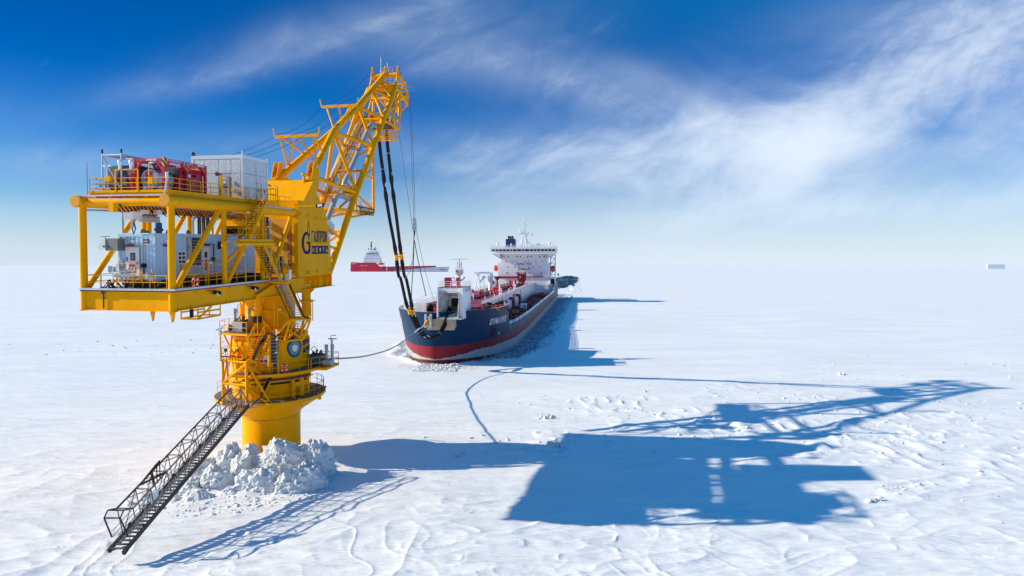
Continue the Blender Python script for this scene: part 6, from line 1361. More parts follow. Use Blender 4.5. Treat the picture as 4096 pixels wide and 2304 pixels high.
# trunk deck gear: tank vents, mushroom cowls, risers
def vent(x, y, h, r): MB().lathe([(r * .45, 0), (r * .45, h * .6), (r, h * .68), (r, h), (0, h)], (x, y, 9.3), 14).build('tank_vent', RED, S)
for x_, y_, h_, r_ in ((-3.2, 42, 2.6, 1.15), (-2.2, 42, 2.2, .8), (-1.2, 33, 2.7, 1.1), (-.3, 32.2, 2.3, .75), (.2, 58, 2.2, 1.0), (2.5, 70, 3.0, 1.1), (3.3, 69, 2.4, .7), (1.2, 92, 2.4, 1.1), (3.6, 120, 2.6, 1.3), (-5.0, 75, 2.0, 1.0), (4.2, 145, 2.6, 1.2), (.5, 150, 3.2, 1.2), (-3, 170, 2.5, 1.1)): vent(x_, y_, h_ * .8, r_ * .8)
b = MB()
for s_ in (62, 104):
    b.tube((4.9, s_, 9.3), (4.9, s_, 12.8), .22, 8).tube((5.2, s_ + 1.2, 9.3), (5.2, s_ + 1.2, 11.6), .16, 8).box(4.3, 5.6, s_ - .4, s_ + 1.0, 11.0, 11.2)
for i in range(40):
    x_ = rnd.uniform(-7.5, 5); y_ = rnd.uniform(40, 200); h_ = rnd.uniform(.8, 2.6); b.tube((x_, y_, 9.3), (x_, y_, 9.3 + h_ * .7), rnd.uniform(.08, .2), 6)
b.build('white_risers', WHITE, S)
b = MB()
for x_ in (-1.5, -.8, 0): b.tube((x_, 50, 9.75), (x_, 200, 9.75), .2, 8)
for y_ in range(55, 200, 10): b.box(-2, .5, y_, y_ + .4, 9.3, 9.6)
b.build('cargo_lines', DRED, S)
# light masts at port side
b = MB()
for x_, y_ in ((-4.6, 46),):
    for e in (-.5, .5): b.tube((x_ + e, y_, 9.3), (x_ + e, y_, 13.6), .09, 6)
    for k_ in range(6): b.bar((x_ - .5, y_, 10 + .7 * k_), (x_ + .5, y_, 10 + .7 * k_), .06, .08)
    b.box(x_ - 1.0, x_ + 1.0, y_ - .2, y_ + .2, 13.6, 14.3).tube((x_ + 1.4, y_, 9.3), (x_ + 1.4, y_, 12.3), .07, 5)
b.build('light_mast', WHITE, S)
# crane post and A-frame
cy_ = 112
b = MB().tube((-4.2, cy_, 9.3), (-4.2, cy_, 12.8), .75, 18).tube((-4.2, cy_, 12.6), (-4.2, cy_, 14.9), 1.0, 18).tube((-4.2, cy_, 12.4), (-4.2, cy_, 12.6), 1.2, 18).path([(-3.5, cy_, 14.2), (-3.6, cy_, 15.1), (-4.6, cy_, 15.4), (-7.2, cy_ - 1, 15.5), (-8.4, cy_ - 1, 15.3)], .35, 10)
b.box(-9.4, -7.6, cy_ - 2.5, cy_ - 1, 14.8, 15.7); b.build('crane_post', WHITE, S)
b = MB().tube((-7.4, cy_ - 3, 9.3), (-8.0, cy_ - 2, 14.8), .18, 8).tube((-9.2, cy_ - 3, 9.3), (-8.3, cy_ - 2, 14.8), .18, 8).tube((-7.6, cy_ - 2.5, 12), (-6.2, cy_ - 1, 14.2), .22, 8).box(-6.8, -5.6, cy_ - 1.5, cy_ - 1.2, 13.6, 14.1).tube((-6.3, cy_ - 1.5, 9.3), (-6.3, cy_ - 1.5, 14.8), .12, 6)
for k_ in range(8): b.bar((-7.0, cy_ - 1.5, 10 + .6 * k_), (-6.3, cy_ - 1.5, 10 + .6 * k_), .1, .1)
b.build('a_frame', WHITE, S)
# red midship hose gantry
gy = 150
b = MB().box(2.0, 5.4, gy - 1.6, gy + 1.6, 11.8, 14.4).prism([(2.4, 11.8), (5.0, 11.8), (4.3, 9.3), (3.0, 9.3)], 'y', gy - 1.2, gy + 1.2)
for k_ in range(5): b.box(1.9 + k_ * .75, 2.35 + k_ * .75, gy - 1.9, gy - 1.5, 14.2, 15.1)
b.tube((-6, gy, 13.0), (2, gy, 13.0), .32, 8).tube((-6.4, gy, 9.3), (-6.4, gy, 13), .35, 8).lathe([(1.5, 0), (.5, -1.3), (.3, -1.4)], (-6.4, gy, 13.3), 12)
b.ball((3.6, gy - 1.6, 13), .8, (1, 1, 1), 8, 6); b.build('hose_gantry', DRED, S)
b = MB()
for p, q in (((2.3, gy, 14), (2.3, gy, 16.6)), ((5.0, gy, 14), (5.0, gy, 16.6)), ((2.3, gy, 16.6), (5.0, gy, 16.6)), ((2.3, gy, 14.2), (3.6, gy, 16.4)), ((5.0, gy, 14.2), (3.6, gy, 16.4))): b.bar(p, q, .15, .15)
b.box(.6, 3.0, gy - 6, gy - 3, 9.3, 10.7).ball((3.4, gy - 5, 10.2), 1.1, (1.4, 1, .7), 8, 5); b.build('gantry_top', DARK, S)
# side deck gear
b = MB()
for i in range(70):
    y_ = rnd.uniform(32, 195); x_ = rnd.uniform(6.4, hbd(y_, 5) - 2.2); b.box(x_, x_ + rnd.uniform(.3, 1.5), y_, y_ + rnd.uniform(.6, 3), 4.35, 4.35 + rnd.uniform(.3, 1.2))
for i in range(26):
    y_ = rnd.uniform(32, 190); b.tube((6.2, y_, 5.0), (hbd(y_, 5) - 1.4, y_ + rnd.uniform(-1, 1), 5.0), .12, 6)
for y_ in (58, 76, 98): b.path([(6.0, y_, 8.2), (6.9, y_, 8.3), (7.3, y_, 7.4), (7.3, y_, 5.6), (8.6, y_, 5.0), (10.8, y_, 5.0)], .5, 10)
for x_ in (7.2, 8.3, 9.6, 10.8): b.tube((x_, 34, 4.8), (x_ + 1.5, 195, 4.8), .16, 8)
for i in range(14): b.lathe([(.3, 0), (.3, .8), (.5, .9), (.5, 1.2), (0, 1.2)], (rnd.uniform(7, 10.8), rnd.uniform(28, 120), 4.35), 10)
b.build('deck_pipework', DRED, S)
b = MB()
for y_ in (38, 52, 61, 97, 120): b.tube((5.75, y_, 4.4), (5.75, y_, 9.1), .11, 6)
for y_ in (45, 88): b.box(5.62, 6.3, y_, y_ + .4, 6.2, 7.0).tube((6.1, y_, 6.4), (6.1, y_, 9), .16, 6)
b.build('wall_pipes', DRED, S)
MB().box(9.2, 11.0, 78, 79.2, 5.0, 6.7).build('white_locker', WHITE, S); MB().box(10.2, 10.7, 77.98, 78, 5.6, 6.2).build('locker_window', DARK, S)
for x_, y_, m_ in ((8.6, 64, YEL), (9.6, 63, YEL), (11.6, 92, BLUEM), (13.4, 100, REDB)): MB().lathe([(.2, 0), (.2, 1.5), (.4, 1.0), (.4, .3)], (x_, y_, 4.4), 8).build('deck_worker_gear', m_, S)
b = MB()
for k_ in range(9): b.bar((5.75, 33.0 + k_ * .22, 5.0 + k_ * .42), (6.7, 33.0 + k_ * .22, 5.0 + k_ * .42), .1, .25)
b.build('access_ladder', WHITE, S)
# superstructure
sy = 210.
A = MB().box(-13.2, 12.8, sy, sy + 16, 10.4, 19.3).box(-11.6, 11.4, sy - .02, sy + 15.8, 19.3, 23.8)
A.build('accommodation_block', WHITE, S)
MB().box(-14.6, 15.1, 205.5, 206.1, 4.3, 12.2).build('poop_front', WHITE, S)
MB().box(-15.2, 15.25, 205.9, 250, 10.3, 10.55).build('poop_deck', DECK, S)
MB().box(-12, 12, 205, 212, 12.2, 12.5).box(-14.6, 13.5, 205.2, 205.45, 12.15, 12.6).build('red_trim', DRED, S)
MB().box(9.8, 15.4, 203.8, 212, 12.15, 12.5).box(12.9, 15.4, 204.2, 214, 8.6, 12.2).build('side_house', WHITE, S)
MB().box(13.3, 15.0, 204.1, 204.2, 8.9, 11.4).build('side_opening', BLACK, S)
wrail([(9.8, 203.9, 12.5), (15.3, 203.9, 12.5), (15.3, 212, 12.5)], 1.3, 1.1, .06)
wrail([(15.2, 214, 10.5), (15.2, 240, 10.5)], 3, 1.1, .06)
b = MB()
for i in range(10): b.box(6 + i * .9, 6.2 + i * .9, 205.3, 205.5, 7.9, 8.6)
for x_ in (11.3, 12.1): b.tube((x_, 205.3, 4.4), (x_, 205.3, 9.3), .14, 6)
b.build('poop_ribs', WHITE, S)
# bridge with raked windows
bz0, bz1 = 23.8, 26.9; wx = 16.6
br = MB().prism([(sy - 3.4, bz0), (sy + 6, bz0), (sy + 6, bz1), (sy - 3.9, bz1), (sy - 3.9, 26.2), (sy - 3.1, 24.9), (sy - 3.1, 24.5)], 'x', -wx, wx - .4).build('bridge', WHITE, S)
n = 17; xw = -wx + .7
winm = []
ws = [1.6] * 5 + [1.2, 1.75, 2.2, 1.3, 2.2, 1.75, 1.35, 1.6, 1.6, 1.6, 1.6, 1.6]; gap = (2 * wx - 1.9 - sum(ws)) / 16
for i, w_ in enumerate(ws):
    MB().add([(xw + .08, sy - 3.16, 24.95), (xw + w_ - .08, sy - 3.16, 24.95), (xw + w_, sy - 3.86, 26.15), (xw, sy - 3.86, 26.15)], [(0, 1, 2, 3)]).build('window', GLASS, br); xw += w_ + gap
b = MB().add([(-16.4, sy - 2.5, bz0), (-11.6, sy - 2.5, 21.2), (-11.6, sy + 3, 21.2), (-16.4, sy + 3, bz0), (-11.6, sy - 2.5, bz0), (-11.6, sy + 3, bz0)], [(0, 1, 4), (3, 5, 2), (0, 3, 2, 1)])
b.add([(16.0, sy - 2.5, bz0), (11.4, sy - 2.5, 21.2), (11.4, sy + 3, 21.2), (16.0, sy + 3, bz0), (11.4, sy - 2.5, bz0), (11.4, sy + 3, bz0)], [(4, 1, 0), (2, 5, 3), (1, 2, 3, 0)]); b.build('wing_bracket', WHITE, S)
wrail([(-wx, sy - 3.8, bz1), (wx - .5, sy - 3.8, bz1), (wx - .5, sy + 6, bz1)], 2.2, .9, .06)
MB().bar((-wx - .1, sy - 3.6, bz0 - .05), (wx, sy - 3.6, bz0 - .05), .9, .12).build('bridge_walkway', WHITE, S)
# front windows of the block
wins = [(22.3, [(-10.1, .45, .75), (-7.9, .45, .75), (-3.7, .95, .75), (-2.0, .45, .75), (1.7, .45, .75), (3.4, .95, .75), (7.7, .45, .75), (9.9, .45, .75)]),
        (19.75, [(-9.1, .4, .55), (-6.1, .4, .55), (-3.95, .4, .55), (.45, .4, .55), (2.3, .4, .55), (5.8, .4, .55), (8.9, .4, .55)]),
        (17.1, [(-8.3, .4, .55), (-4.7, .4, .55), (-2.5, .4, .55), (2.2, .4, .55), (4.4, .4, .55), (8.1, .4, .55)]),
        (14.15, [(-8.6, .9, .65), (-3.9, .45, .7), (-2.5, .4, .6), (.9, .4, .7), (2.5, .4, .7), (8.3, .9, .65)])]
for z_, row in wins:
    for x_, w_, h_ in row: MB().box(x_ - w_ / 2, x_ + w_ / 2, sy - .06, sy - .02 if z_ > 19.5 else sy - .01, z_ - h_ / 2, z_ + h_ / 2).build('window', GLASS if w_ < .8 else GREYP, S)
letter('lettering', 'Safety', lambda u, v: (u, sy - .07, v), LOGO, S, (-3.6, .15, 17.95, 19.25), .008); letter('lettering', 'First', lambda u, v: (u, sy - .07, v), LOGO, S, (1.1, 3.6, 18.28, 19.25), .008)
strokes('lettering', 'NO SMOKING', lambda u, v, l: (u, sy - .05 - l * 3, v), DARK, S, (-3.1, 3.0, 15.8, 16.45), .2, .45)
# mast, funnel, domes
b = MB(); mxc = -.3; my_ = sy + 4
for x_ in (-1, 1):
    for y_ in (-1, 1): b.tube((mxc + 1.3 * x_, my_ + y_, 26.9), (mxc + .8 * x_, my_ + .6 * y_, 33.5), .26, 6)
    b.tube((mxc + 2.9 * x_, my_ - 1.5, 26.9), (mxc + .9 * x_, my_, 31.5), .24, 6).tube((mxc + .9 * x_, my_, 32.5), (mxc + 2.3 * x_, my_, 34.4), .24, 6).tube((mxc + .5 * x_, my_, 34), (mxc + .5 * x_, my_, 40), .2, 6)
    b.tube((mxc + 2.2 * x_, my_, 34.3), (mxc + 2.2 * x_, my_, 36.6), .2, 6)
for k_ in range(6): b.bar((mxc - 1.2 + .08 * k_, my_ - .9, 27.8 + k_), (mxc + 1.2 - .08 * k_, my_ - .9, 27.8 + k_), .2, .2)
for k_ in range(5): b.bar((mxc - .6, my_, 35 + k_ * 1.1), (mxc + .6, my_, 35 + k_ * 1.1), .2, .2).bar((mxc - 1, my_, 35.4 + k_ * 1.1) if k_ % 2 else (mxc - .6, my_, 35.4 + k_), (mxc + 1.0, my_, 35.4 + k_ * 1.1), .16, .16)
b.box(mxc - 2.4, mxc + 2.4, my_ - 1.2, my_ + 1.2, 33.8, 34.2).box(mxc - 1.2, mxc + 1.0, my_ - 1.3, my_ - .3, 34.2, 35.1).tube((mxc - .3, my_, 39.8), (mxc - .3, my_, 41.4), .13, 5)
o = b.build('main_mast', mat('mast_white', (.72, .74, .77), .5), S)
MB().add([(3.2, my_, 33.6), (3.9, my_, 33.5), (3.8, my_, 33.0), (3.3, my_, 33.05)], [(0, 1, 2, 3)]).build('flag', RED, o)
MB().box(1.8, 2.8, my_ - 1, my_, 28.9, 29.9).box(-9.5, -8.7, sy - 1, sy, 26.9, 27.4).build('mast_box', WHITE, o)
b = MB().box(-11.2, -6.4, sy + 18, sy + 26, 20, 31.8); o = b.build('funnel', mat('funnel_navy', (.004, .022, .10), .45, var=.15), S)
for x_ in (-9.9, -8.8, -7.7): MB().path([(x_, sy + 21, 31.6), (x_, sy + 21, 32.8), (x_ - .3, sy + 22, 33.2)], .5, 10).build('exhaust_pipe', BLACK, o)
for x_, r_ in ((-13.2, .65), (-9.7, .35), (-6.4, .4), (12.6, .7)): MB().ball((x_, sy - 1.5, bz1 + 1.1 + r_), r_, (1, 1, 1.1), 12, 8).tube((x_, sy - 1.5, bz1), (x_, sy - 1.5, bz1 + 1.1), .2, 8).build('radome', WHITE, S)
b = MB()
for i in range(22): x_ = rnd.uniform(1.5, 10.5); b.tube((x_, sy - 1, bz1), (x_ + rnd.uniform(-.6, .6), sy - 1, bz1 + rnd.uniform(.5, 1.6)), .1, 5)
b.bar((2.5, sy - .5, 28.6), (7, sy - .5, 28.9), .06, .06).box(6.5, 7.6, sy - 1, sy, 28.2, 28.9).bar((3, sy, 28.1), (10, sy, 28.0), .2, .2)
for x_ in (-15.3, 14.6): b.tube((x_, sy - 2, bz1), (x_, sy - 2, bz1 + 1.9), .1, 6)
b.build('roof_fittings', mat('fit_grey', (.4, .42, .44)), S)
b = MB()
for z_ in (21.5, 18.8, 16.0, 13.2): b.box(12.9, 15.4, sy + 2, sy + 12, z_, z_ + .2)
for x_ in (12.9, 15.2):
    for y_ in (sy + 2, sy + 7): b.tube((x_, y_, 10.5), (x_, y_, 24), .16, 6)
for k_ in range(4): b.bar((13, sy + 3, 13.3 + 2.7 * k_), (15, sy + 8, 16 + 2.7 * k_), .3, .15)
b.build('side_galleries', mat('gallery_grey', (.5, .52, .55)), S)
b = MB().box(16.0, 17.6, 232, 236, 9.5, 11.6).bar((16, 231, 12.2), (18.2, 231, 12.3), .2, .15).box(15.8, 16.8, 229, 230, 12.5, 13.8); b.build('boat_davit', mat('davit_grey', (.35, .45, .5)), S)
for x_, lab in ((-14.5, 'enclosed red lifeboat on the far left side of the white ship bridge block'), (14.1, 'enclosed red lifeboat in the shadow to the right of the white ship bridge block')):
    b = MB().ball((x_, sy + 4, 16.5 if x_ < 0 else 16.2), 1.35, (1, 3.0, 1.2), 14, 9); o = b.thing('lifeboat', ORNG, lab, 'lifeboat', (x_, sy + 4, 15), MS, 'enclosed lifeboats on the tanker')
    MB().box(x_ - .4, x_ + .4, sy + .4, sy + .8, 16.9, 17.5).build('window', GLASS, o)
# name on the bow
def onhull(sd, off=.05):
    def f(u, v):
        h_ = hbd(u, v); return (sd * (h_ + off), u + stem(v) * max(0, 1 - u / 30) - off, v)
    return f
for sd_, bx_ in ((1, (11.8, 21.4)), (-1, (11.8, 21.4))):
    fh = onhull(sd_)
    for wd_, u0_, u1_ in (('ШТУРМАН', 11.8, 16.1), ('СКУРАТОВ', 16.75, 21.4)):
        strokes('lettering', wd_, (lambda u, v, l, fh=fh: fh(u, v)) if sd_ > 0 else (lambda u, v, l, fh=fh: fh(33.2 - u, v)), SIGNW, S, (u0_, u1_, 6.3, 7.55), .15, .34, .12, .085)
f = onhull(1, .06); b = MB()
b.add([f(u, v) for u, v in ((13.4, 3.9), (15.1, 3.9), (15.3, 5.4), (13.6, 5.4))], [(0, 1, 2, 3)]); b.build('anchor_pocket', BLACK, S)
b = MB()
for s_ in (27.5, 43, 58, 76, 96):
    for k_ in range(4): b.add([f(u, v) for u, v in ((s_, 3.9 + .35 * k_), (s_ + .25, 3.9 + .35 * k_), (s_ + .25, 4.1 + .35 * k_), (s_, 4.1 + .35 * k_))], [(0, 1, 2, 3)])
b.build('draught_marks', SIGNW, S)
cc = (17.6, 4.15); b = MB(); ring = []
for j in range(16):
    t_ = 2 * math.pi * j / 16; ring += [f(cc[0] + .34 * math.cos(t_), cc[1] + .34 * math.sin(t_)), f(cc[0] + .22 * math.cos(t_), cc[1] + .22 * math.sin(t_))]
b.add(ring, [(2 * j, (2 * j + 2) % 32, (2 * j + 3) % 32, 2 * j + 1) for j in range(16)]).add([f(cc[0] + a_, cc[1] + b_) for a_, b_ in ((-.2, -.16), (-.12, -.22), (.2, .16), (.12, .22))], [(0, 1, 2, 3)]); b.build('thruster_mark', SIGNW, S)

# open water and broken ice round the hull
def sloc(t_, s, z=0): return tuple(MS @ Vector((t_, s, z)))
b = MB(); n = 60; L0, R0 = [], []
for i in range(n + 1):
    s = 1 + 300 * (i / n) ** 1.3; h_ = np.interp(s, [1, 3, 14, 33, 60, 300], [0, 2, 8.2, 11.9, 13, 16]); L0.append(sloc(-h_ - .4, s, -.32)); R0.append(sloc(h_ + 3 + 14 * min(1, max(0, s + 3) / 30) + (14 if s > 250 else 0), s, -.32))
me = bpy.data.meshes.new('water'); me.from_pydata(L0 + R0, [], [(i, n + 1 + i, n + 2 + i, i + 1) for i in range(n)]); me.materials.append(SLUSH); o = bpy.data.objects.new('open_water', me); col.objects.link(o); o['kind'] = 'structure'
rs = np.random.RandomState(12); ring = []
for i in range(60):
    a = 6.283 * i / 60; k_ = 1 + .35 * (rs.rand() - .5); ring.append(sloc(13 + 16 * math.cos(a) * k_, 700 + 290 * math.sin(a) * k_, .42))
me = bpy.data.meshes.new('water'); me.from_pydata(ring, [], [tuple(range(60))]); me.materials.append(WATER); o = bpy.data.objects.new('wake_water', me); col.objects.link(o); o['kind'] = 'structure'
P_ = []
rs = np.random.RandomState(11)
def wdt(s, sd): return (13.0 if sd > 0 else 6.0)
for i in range(15000):
    s = -5 + 300 * rs.rand() ** 1.9; sd = 1 if rs.rand() < .8 else -1
    h_ = np.interp(s, [2, 14, 33, 60, 245], [0, 8.2, 11.9, 13, 15.8]) if s > 3 else 0
    if s < 3: t_ = rs.uniform(-2.5, 5); 
    else: t_ = sd * (h_ - .3 + (rs.rand() ** (1.2) * (8 if sd > 0 else 4)) * min(1, .35 + s / 25))
    r_ = .07 + .26 * rs.rand() ** 3 + s * .0008
    if sd > 0 and abs(t_) - h_ < 3.0 and rs.rand() < .8 and s > 8: continue
    if rs.rand() < .35: continue
    x, y, z = sloc(t_, s); P_.append((x, y, -.22 + rs.rand() * .14, r_))
for i in range(900):      # the ship's own track astern
    s = rs.uniform(250, 900); t_ = rs.uniform(-12, 30); x, y, z = sloc(t_, s); P_.append((x, y, -.1, .2 + .9 * rs.rand() ** 4))
for i in range(700):      # pushed-up rim in front of the stem
    s = 1.5 - 4.5 * rs.rand() ** 1.6; t_ = rs.uniform(-6, 8); x, y, z = sloc(t_, s); P_.append((x, y, .0 - .15, .04 + .13 * rs.rand() ** 3))
hh = height(np.array([p[0] for p in P_]), np.array([p[1] for p in P_])); P_ = [(p[0], p[1], max(p[2], h_ + .02 + p[3] * .2), p[3]) for p, h_ in zip(P_, hh)]
PF = [p for p in P_ if p[1] < 126 + .5 * (p[0] + 14) * (p[0] > -14)]; P_ = [p for p in P_ if not p[1] < 126 + .5 * (p[0] + 14) * (p[0] > -14)]
chunks('pushed_snow', 'white crumbled snow pushed up in front of the tanker stem', 'crumbled snow', PF, SNOWB, 8)
chunks('brash_ice', 'broken brash ice crowding the channel round the tanker hull', 'brash ice', P_, CHUNK, 6)

# ------------------------------------------------------------------ hoses, ropes, hawser
def catm(pts, n=6):
    pts = [Vector(p) for p in pts]; out = []
    P = [pts[0]] + pts + [pts[-1]]
    for i in range(1, len(P) - 2):
        for k_ in range(n):
            t_ = k_ / n; a, b_, c, d = P[i - 1], P[i], P[i + 1], P[i + 2]
            out.append(.5 * ((2 * b_) + (c - a) * t_ + (2 * a - 5 * b_ + 4 * c - d) * t_ * t_ + (3 * b_ - a - 3 * c + d) * t_ ** 3))
    out.append(pts[-1]); return out
def hose(name, lab, px, joints, r):
    pts = [W_(u, v, Y) for u, v, Y in px]; t = thing(name, lab, 'hose', tuple(pts[0]), MW, 'black loading hoses')
    cp = catm(pts, 8); rr = []
    for p in cp:
        k_ = min(((p - W_(*j)).length for j in joints), default=9); rr.append(r * (1 + .30 * math.exp(-((k_ - 1.4) / .6) ** 2) - .2 * math.exp(-(k_ / .6) ** 2)))
    MB().path(cp, rr, 14).build('hose', BLACK, t)
    for j in joints[1:]:
        c = W_(*j); i = min(range(len(cp)), key=lambda i_: (cp[i_] - c).length); i = min(max(i, 1), len(cp) - 2); d = (cp[i + 1] - cp[i - 1]).normalized()
        b = MB().tube(cp[i] - d * .4, cp[i] + d * .4, r * 1.12, 14).tube(cp[i] - d * .44, cp[i] - d * .34, r * 1.45, 14).tube(cp[i] + d * .34, cp[i] + d * .44, r * 1.45, 14); b.build('flange_coupling', YEL, t)
    for f_ in (.12, .38, .62, .8):
        i = int(f_ * len(cp)); d = (cp[i + 1] - cp[i]).normalized(); MB().tube(cp[i] - d * .03, cp[i] + d * .03, r * 1.03, 14).build('marker_band', STEEL, t)
    for f_ in (.16, .47, .52, .66): 
        i = int(f_ * len(cp)); d = (cp[i + 1] - cp[i]).normalized(); MB().bar(cp[i] + Vector((r * .75, -r * .6, 0)), cp[i] + Vector((r * .75, -r * .6, 0)) + d * .8, .10, .10).build('hose_label', SIGNW, t)
    return t
hA = hose('loading_hose', 'left one of the two thick black hoses hanging from the boom to the bow', [(1513, 500, 92.3), (1516.6, 555, 92.5), (1522.6, 620, 94), (1534, 703, 96), (1539, 751, 97), (1555, 857, 99.5), (1577, 975, 102), (1585, 1027, 103), (1594, 1100, 105), (1604, 1120, 105.5), (1624.7, 1212, 107.5), (1636, 1242, 108), (1644, 1262, 108.5), (1666, 1310, 110), (1682, 1337, 111), (1699, 1350, 112), (1722, 1353, 113), (1745, 1343, 114), (1760, 1327, 115), (1775, 1295, 116), (1785, 1269, 117), (1794, 1234, 119.5), (1797, 1215, 121)], [(1539, 751, 97), (1585, 1027, 103), (1638, 1244, 108)], .25)
hB = hose('loading_hose', 'right one of the two thick black hoses hanging from the boom to the bow', [(1543, 480, 92.9), (1545, 513, 93), (1549, 572, 94), (1561, 679, 96), (1569, 748, 97.3), (1585, 863, 100), (1605, 1024, 103.5), (1617, 1100, 105.5), (1626, 1120, 106), (1645, 1212, 108), (1651, 1242, 108.5), (1659, 1264, 109), (1679, 1309, 110.5), (1699, 1337, 111.5), (1719, 1347, 112.5), (1739, 1346, 113.3), (1759, 1335, 114.5), (1777, 1310, 116), (1789, 1279, 117.5), (1800, 1252, 119), (1808, 1226, 121)], [(1569, 748, 97.3), (1605, 1025, 103.5), (1654, 1247, 108.6)], .25)
for a, b_ in (((1585, 1027, 103), (1605, 1025, 103.5)), ((1638, 1244, 108), (1654, 1247, 108.6))): MB().bar(W_(*a), W_(*b_), .12, .22).build('tie_bar', YEL, hA)
def rope(lab, px, r, m=ROPE, smooth=True, name='wire_rope'):
    pts = [W_(*p) for p in px]; cp = catm(pts, 6) if smooth else pts
    return MB().path(cp, r, 6).thing(name, m, lab, 'rope', tuple(pts[0]), MW)
rope('left strand of the twin hoist wires hanging from the boom tip mast', [(1634, 395, 97), (1645, 600, 98), (1656, 900, 100)], .035)
rope('right strand of the twin hoist wires hanging from the boom tip mast', [(1641, 395, 97), (1652, 600, 98), (1661, 890, 100)], .035)
rope('thin wire slanting down from the lower tip deck to the hanging block', [(1593, 512, 93), (1617, 680, 96), (1652, 925, 100)], .032)
rope('dark sling hanging from the block to the chain on the right hose', [(1656, 935, 100), (1654, 1040, 102), (1647, 1150, 105), (1646, 1195, 107.3)], .07, DARK)
rope('thin slack wire curving from the block to the coupling between the hoses', [(1655, 950, 100), (1650, 1040, 102), (1632, 1075, 103), (1618, 1088, 104.5), (1601, 1085, 104)], .04)
rope('second slack wire looping below to the right hose', [(1655, 960, 100), (1648, 1060, 103), (1635, 1095, 104.5), (1622, 1107, 105.2)], .035)
rope('brown free-hanging rope ending above the bow rail', [(1657, 960, 100), (1672, 1040, 102), (1690, 1120, 104), (1704, 1183, 106)], .075, ROPEB)
rope('long thin wire from the block down to the bow beside the white loading house', [(1661, 905, 100), (1690, 1040, 105), (1722, 1160, 112), (1743, 1214, 118.5)], .035)
rope('thin stay running from the bow rail up to the white loading house', [(1634, 1211, 121), (1700, 1184, 122), (1751, 1166, 121.5)], .03, STEEL, False)
o = thing('hoist_block', 'grey hoist block and shackle hanging on the twin wires', 'hoist block', tuple(W_(1659, 910, 100)), MW)
MB().box(*[v for p in zip(W_(1659, 905, 100) - Vector((.28, .15, .6)), W_(1659, 905, 100) + Vector((.28, .15, .6))) for v in p]).tube(W_(1658, 880, 100) - Vector((0, .2, 0)), W_(1658, 880, 100) + Vector((0, .2, 0)), .32, 12).build('sheave_block', STEEL, o)
MB().tube(W_(1658, 922, 100), W_(1657, 945, 100), .16, 8, .09).build('shackle', DARK, o)
o = MB().tube(W_(1646, 1194, 107.3), W_(1647, 1208, 107.8), .14, 8).thing('shackle', DARK, 'small dark shackle clamped on the right hose above the yellow coupling', 'shackle', tuple(W_(1646, 1194, 107.3)), MW)
hw = thing('mooring_hawser', 'long grey mooring line sagging from the tower deck to the bow fairlead', 'mooring line', tuple(W_(1313, 1434, 66)), MW)
cp = catm([W_(1268, 1432, 64), W_(1313, 1435, 66), W_(1380, 1433, 72), W_(1440, 1428, 79), W_(1486, 1419, 85), W_(1540, 1404, 93), W_(1580, 1386, 98), W_(1620, 1361, 103), W_(1658, 1331, 107.5)], 6)
MB().path(cp, .085, 8).build('line', ROPEG, hw)
MB().path([W_(1658, 1331, 107.5), W_(1676, 1315, 109.5), W_(1697, 1303, 111.5)], .12, 8).build('white_sleeve', SIGNW, hw)
MB().path([W_(1697, 1303, 111.5), W_(1704, 1295, 113), W_(1710, 1286, 115)], [.2, .34, .26], 8).build('yellow_chafe_guard', YEL, hw)
MB().path([W_(1710, 1286, 115), W_(1716, 1270, 116.5), W_(1721, 1257, 118)], .07, 6).build('chain', STEEL, hw)

# ------------------------------------------------------------------ far ships
SHW = mat('far_white', (.78, .80, .85), .5, var=.05); FRED = mat('far_red', (.62, .012, .05), .5, var=.1, vscale=.05)
Y0 = 1840.; kx = Y0 / 2624
def fx(u): return (u - 2048) * kx
def fz(v): return 18 + (1061 - v) * kx
o = thing('icebreaker', 'bright red icebreaker with a tiered white wheelhouse on the horizon', 'ship', (fx(1402), Y0, 0), MW)
b = MB(); prof = [(1402, 1086.5), (1402.5, 1058), (1405, 1048.5), (1437, 1050.5), (1498, 1051), (1512, 1065), (1545, 1066), (1547, 1086.5)]
b.prism([(fx(u), fz(v)) for u, v in prof], 'y', Y0, Y0 + 20); b.build('hull', FRED, o)
MB().prism([(fx(u), fz(v)) for u, v in ((1410, 1048), (1427, 1048.3), (1427, 1056), (1408, 1058))], 'y', Y0 - .3, Y0).build('bow_patch', mat('pale_red', (.75, .25, .25)), o)
for i, (u0, u1, v0, v1) in enumerate(((1452, 1524, 1051, 1034), (1455, 1518, 1034, 1023), (1462, 1514, 1023, 1010), (1476, 1506, 1010, 1000))):
    w_ = MB().prism([(fx(u0), fz(v0)), (fx(u1), fz(v0)), (fx(u1 - 2), fz(v1)), (fx(u0 + 2.5), fz(v1))], 'y', Y0 + 3, Y0 + 16).build('deckhouse_tier', SHW, o)
    if i < 3: MB().bar((fx(u0 + 2), Y0 + 2.9, fz(v1 + .2)), (fx(u1 - 2), Y0 + 2.9, fz(v1 + .2)), .3, .5).build('red_stripe', FRED, w_)
b = MB()
for i in range(14): b.box(fx(1466 + 3.3 * i), fx(1468.3 + 3.3 * i), Y0 + 2.6, Y0 + 3, fz(1017), fz(1013))
for u, v in ((1463, 1027), (1468, 1027), (1482, 1027), (1491, 1027), (1482, 1038), (1460, 1038)): b.box(fx(u), fx(u + 1.4), Y0 + 2.6, Y0 + 3, fz(v + 1), fz(v - .5))
b.build('window', GLASS, o)
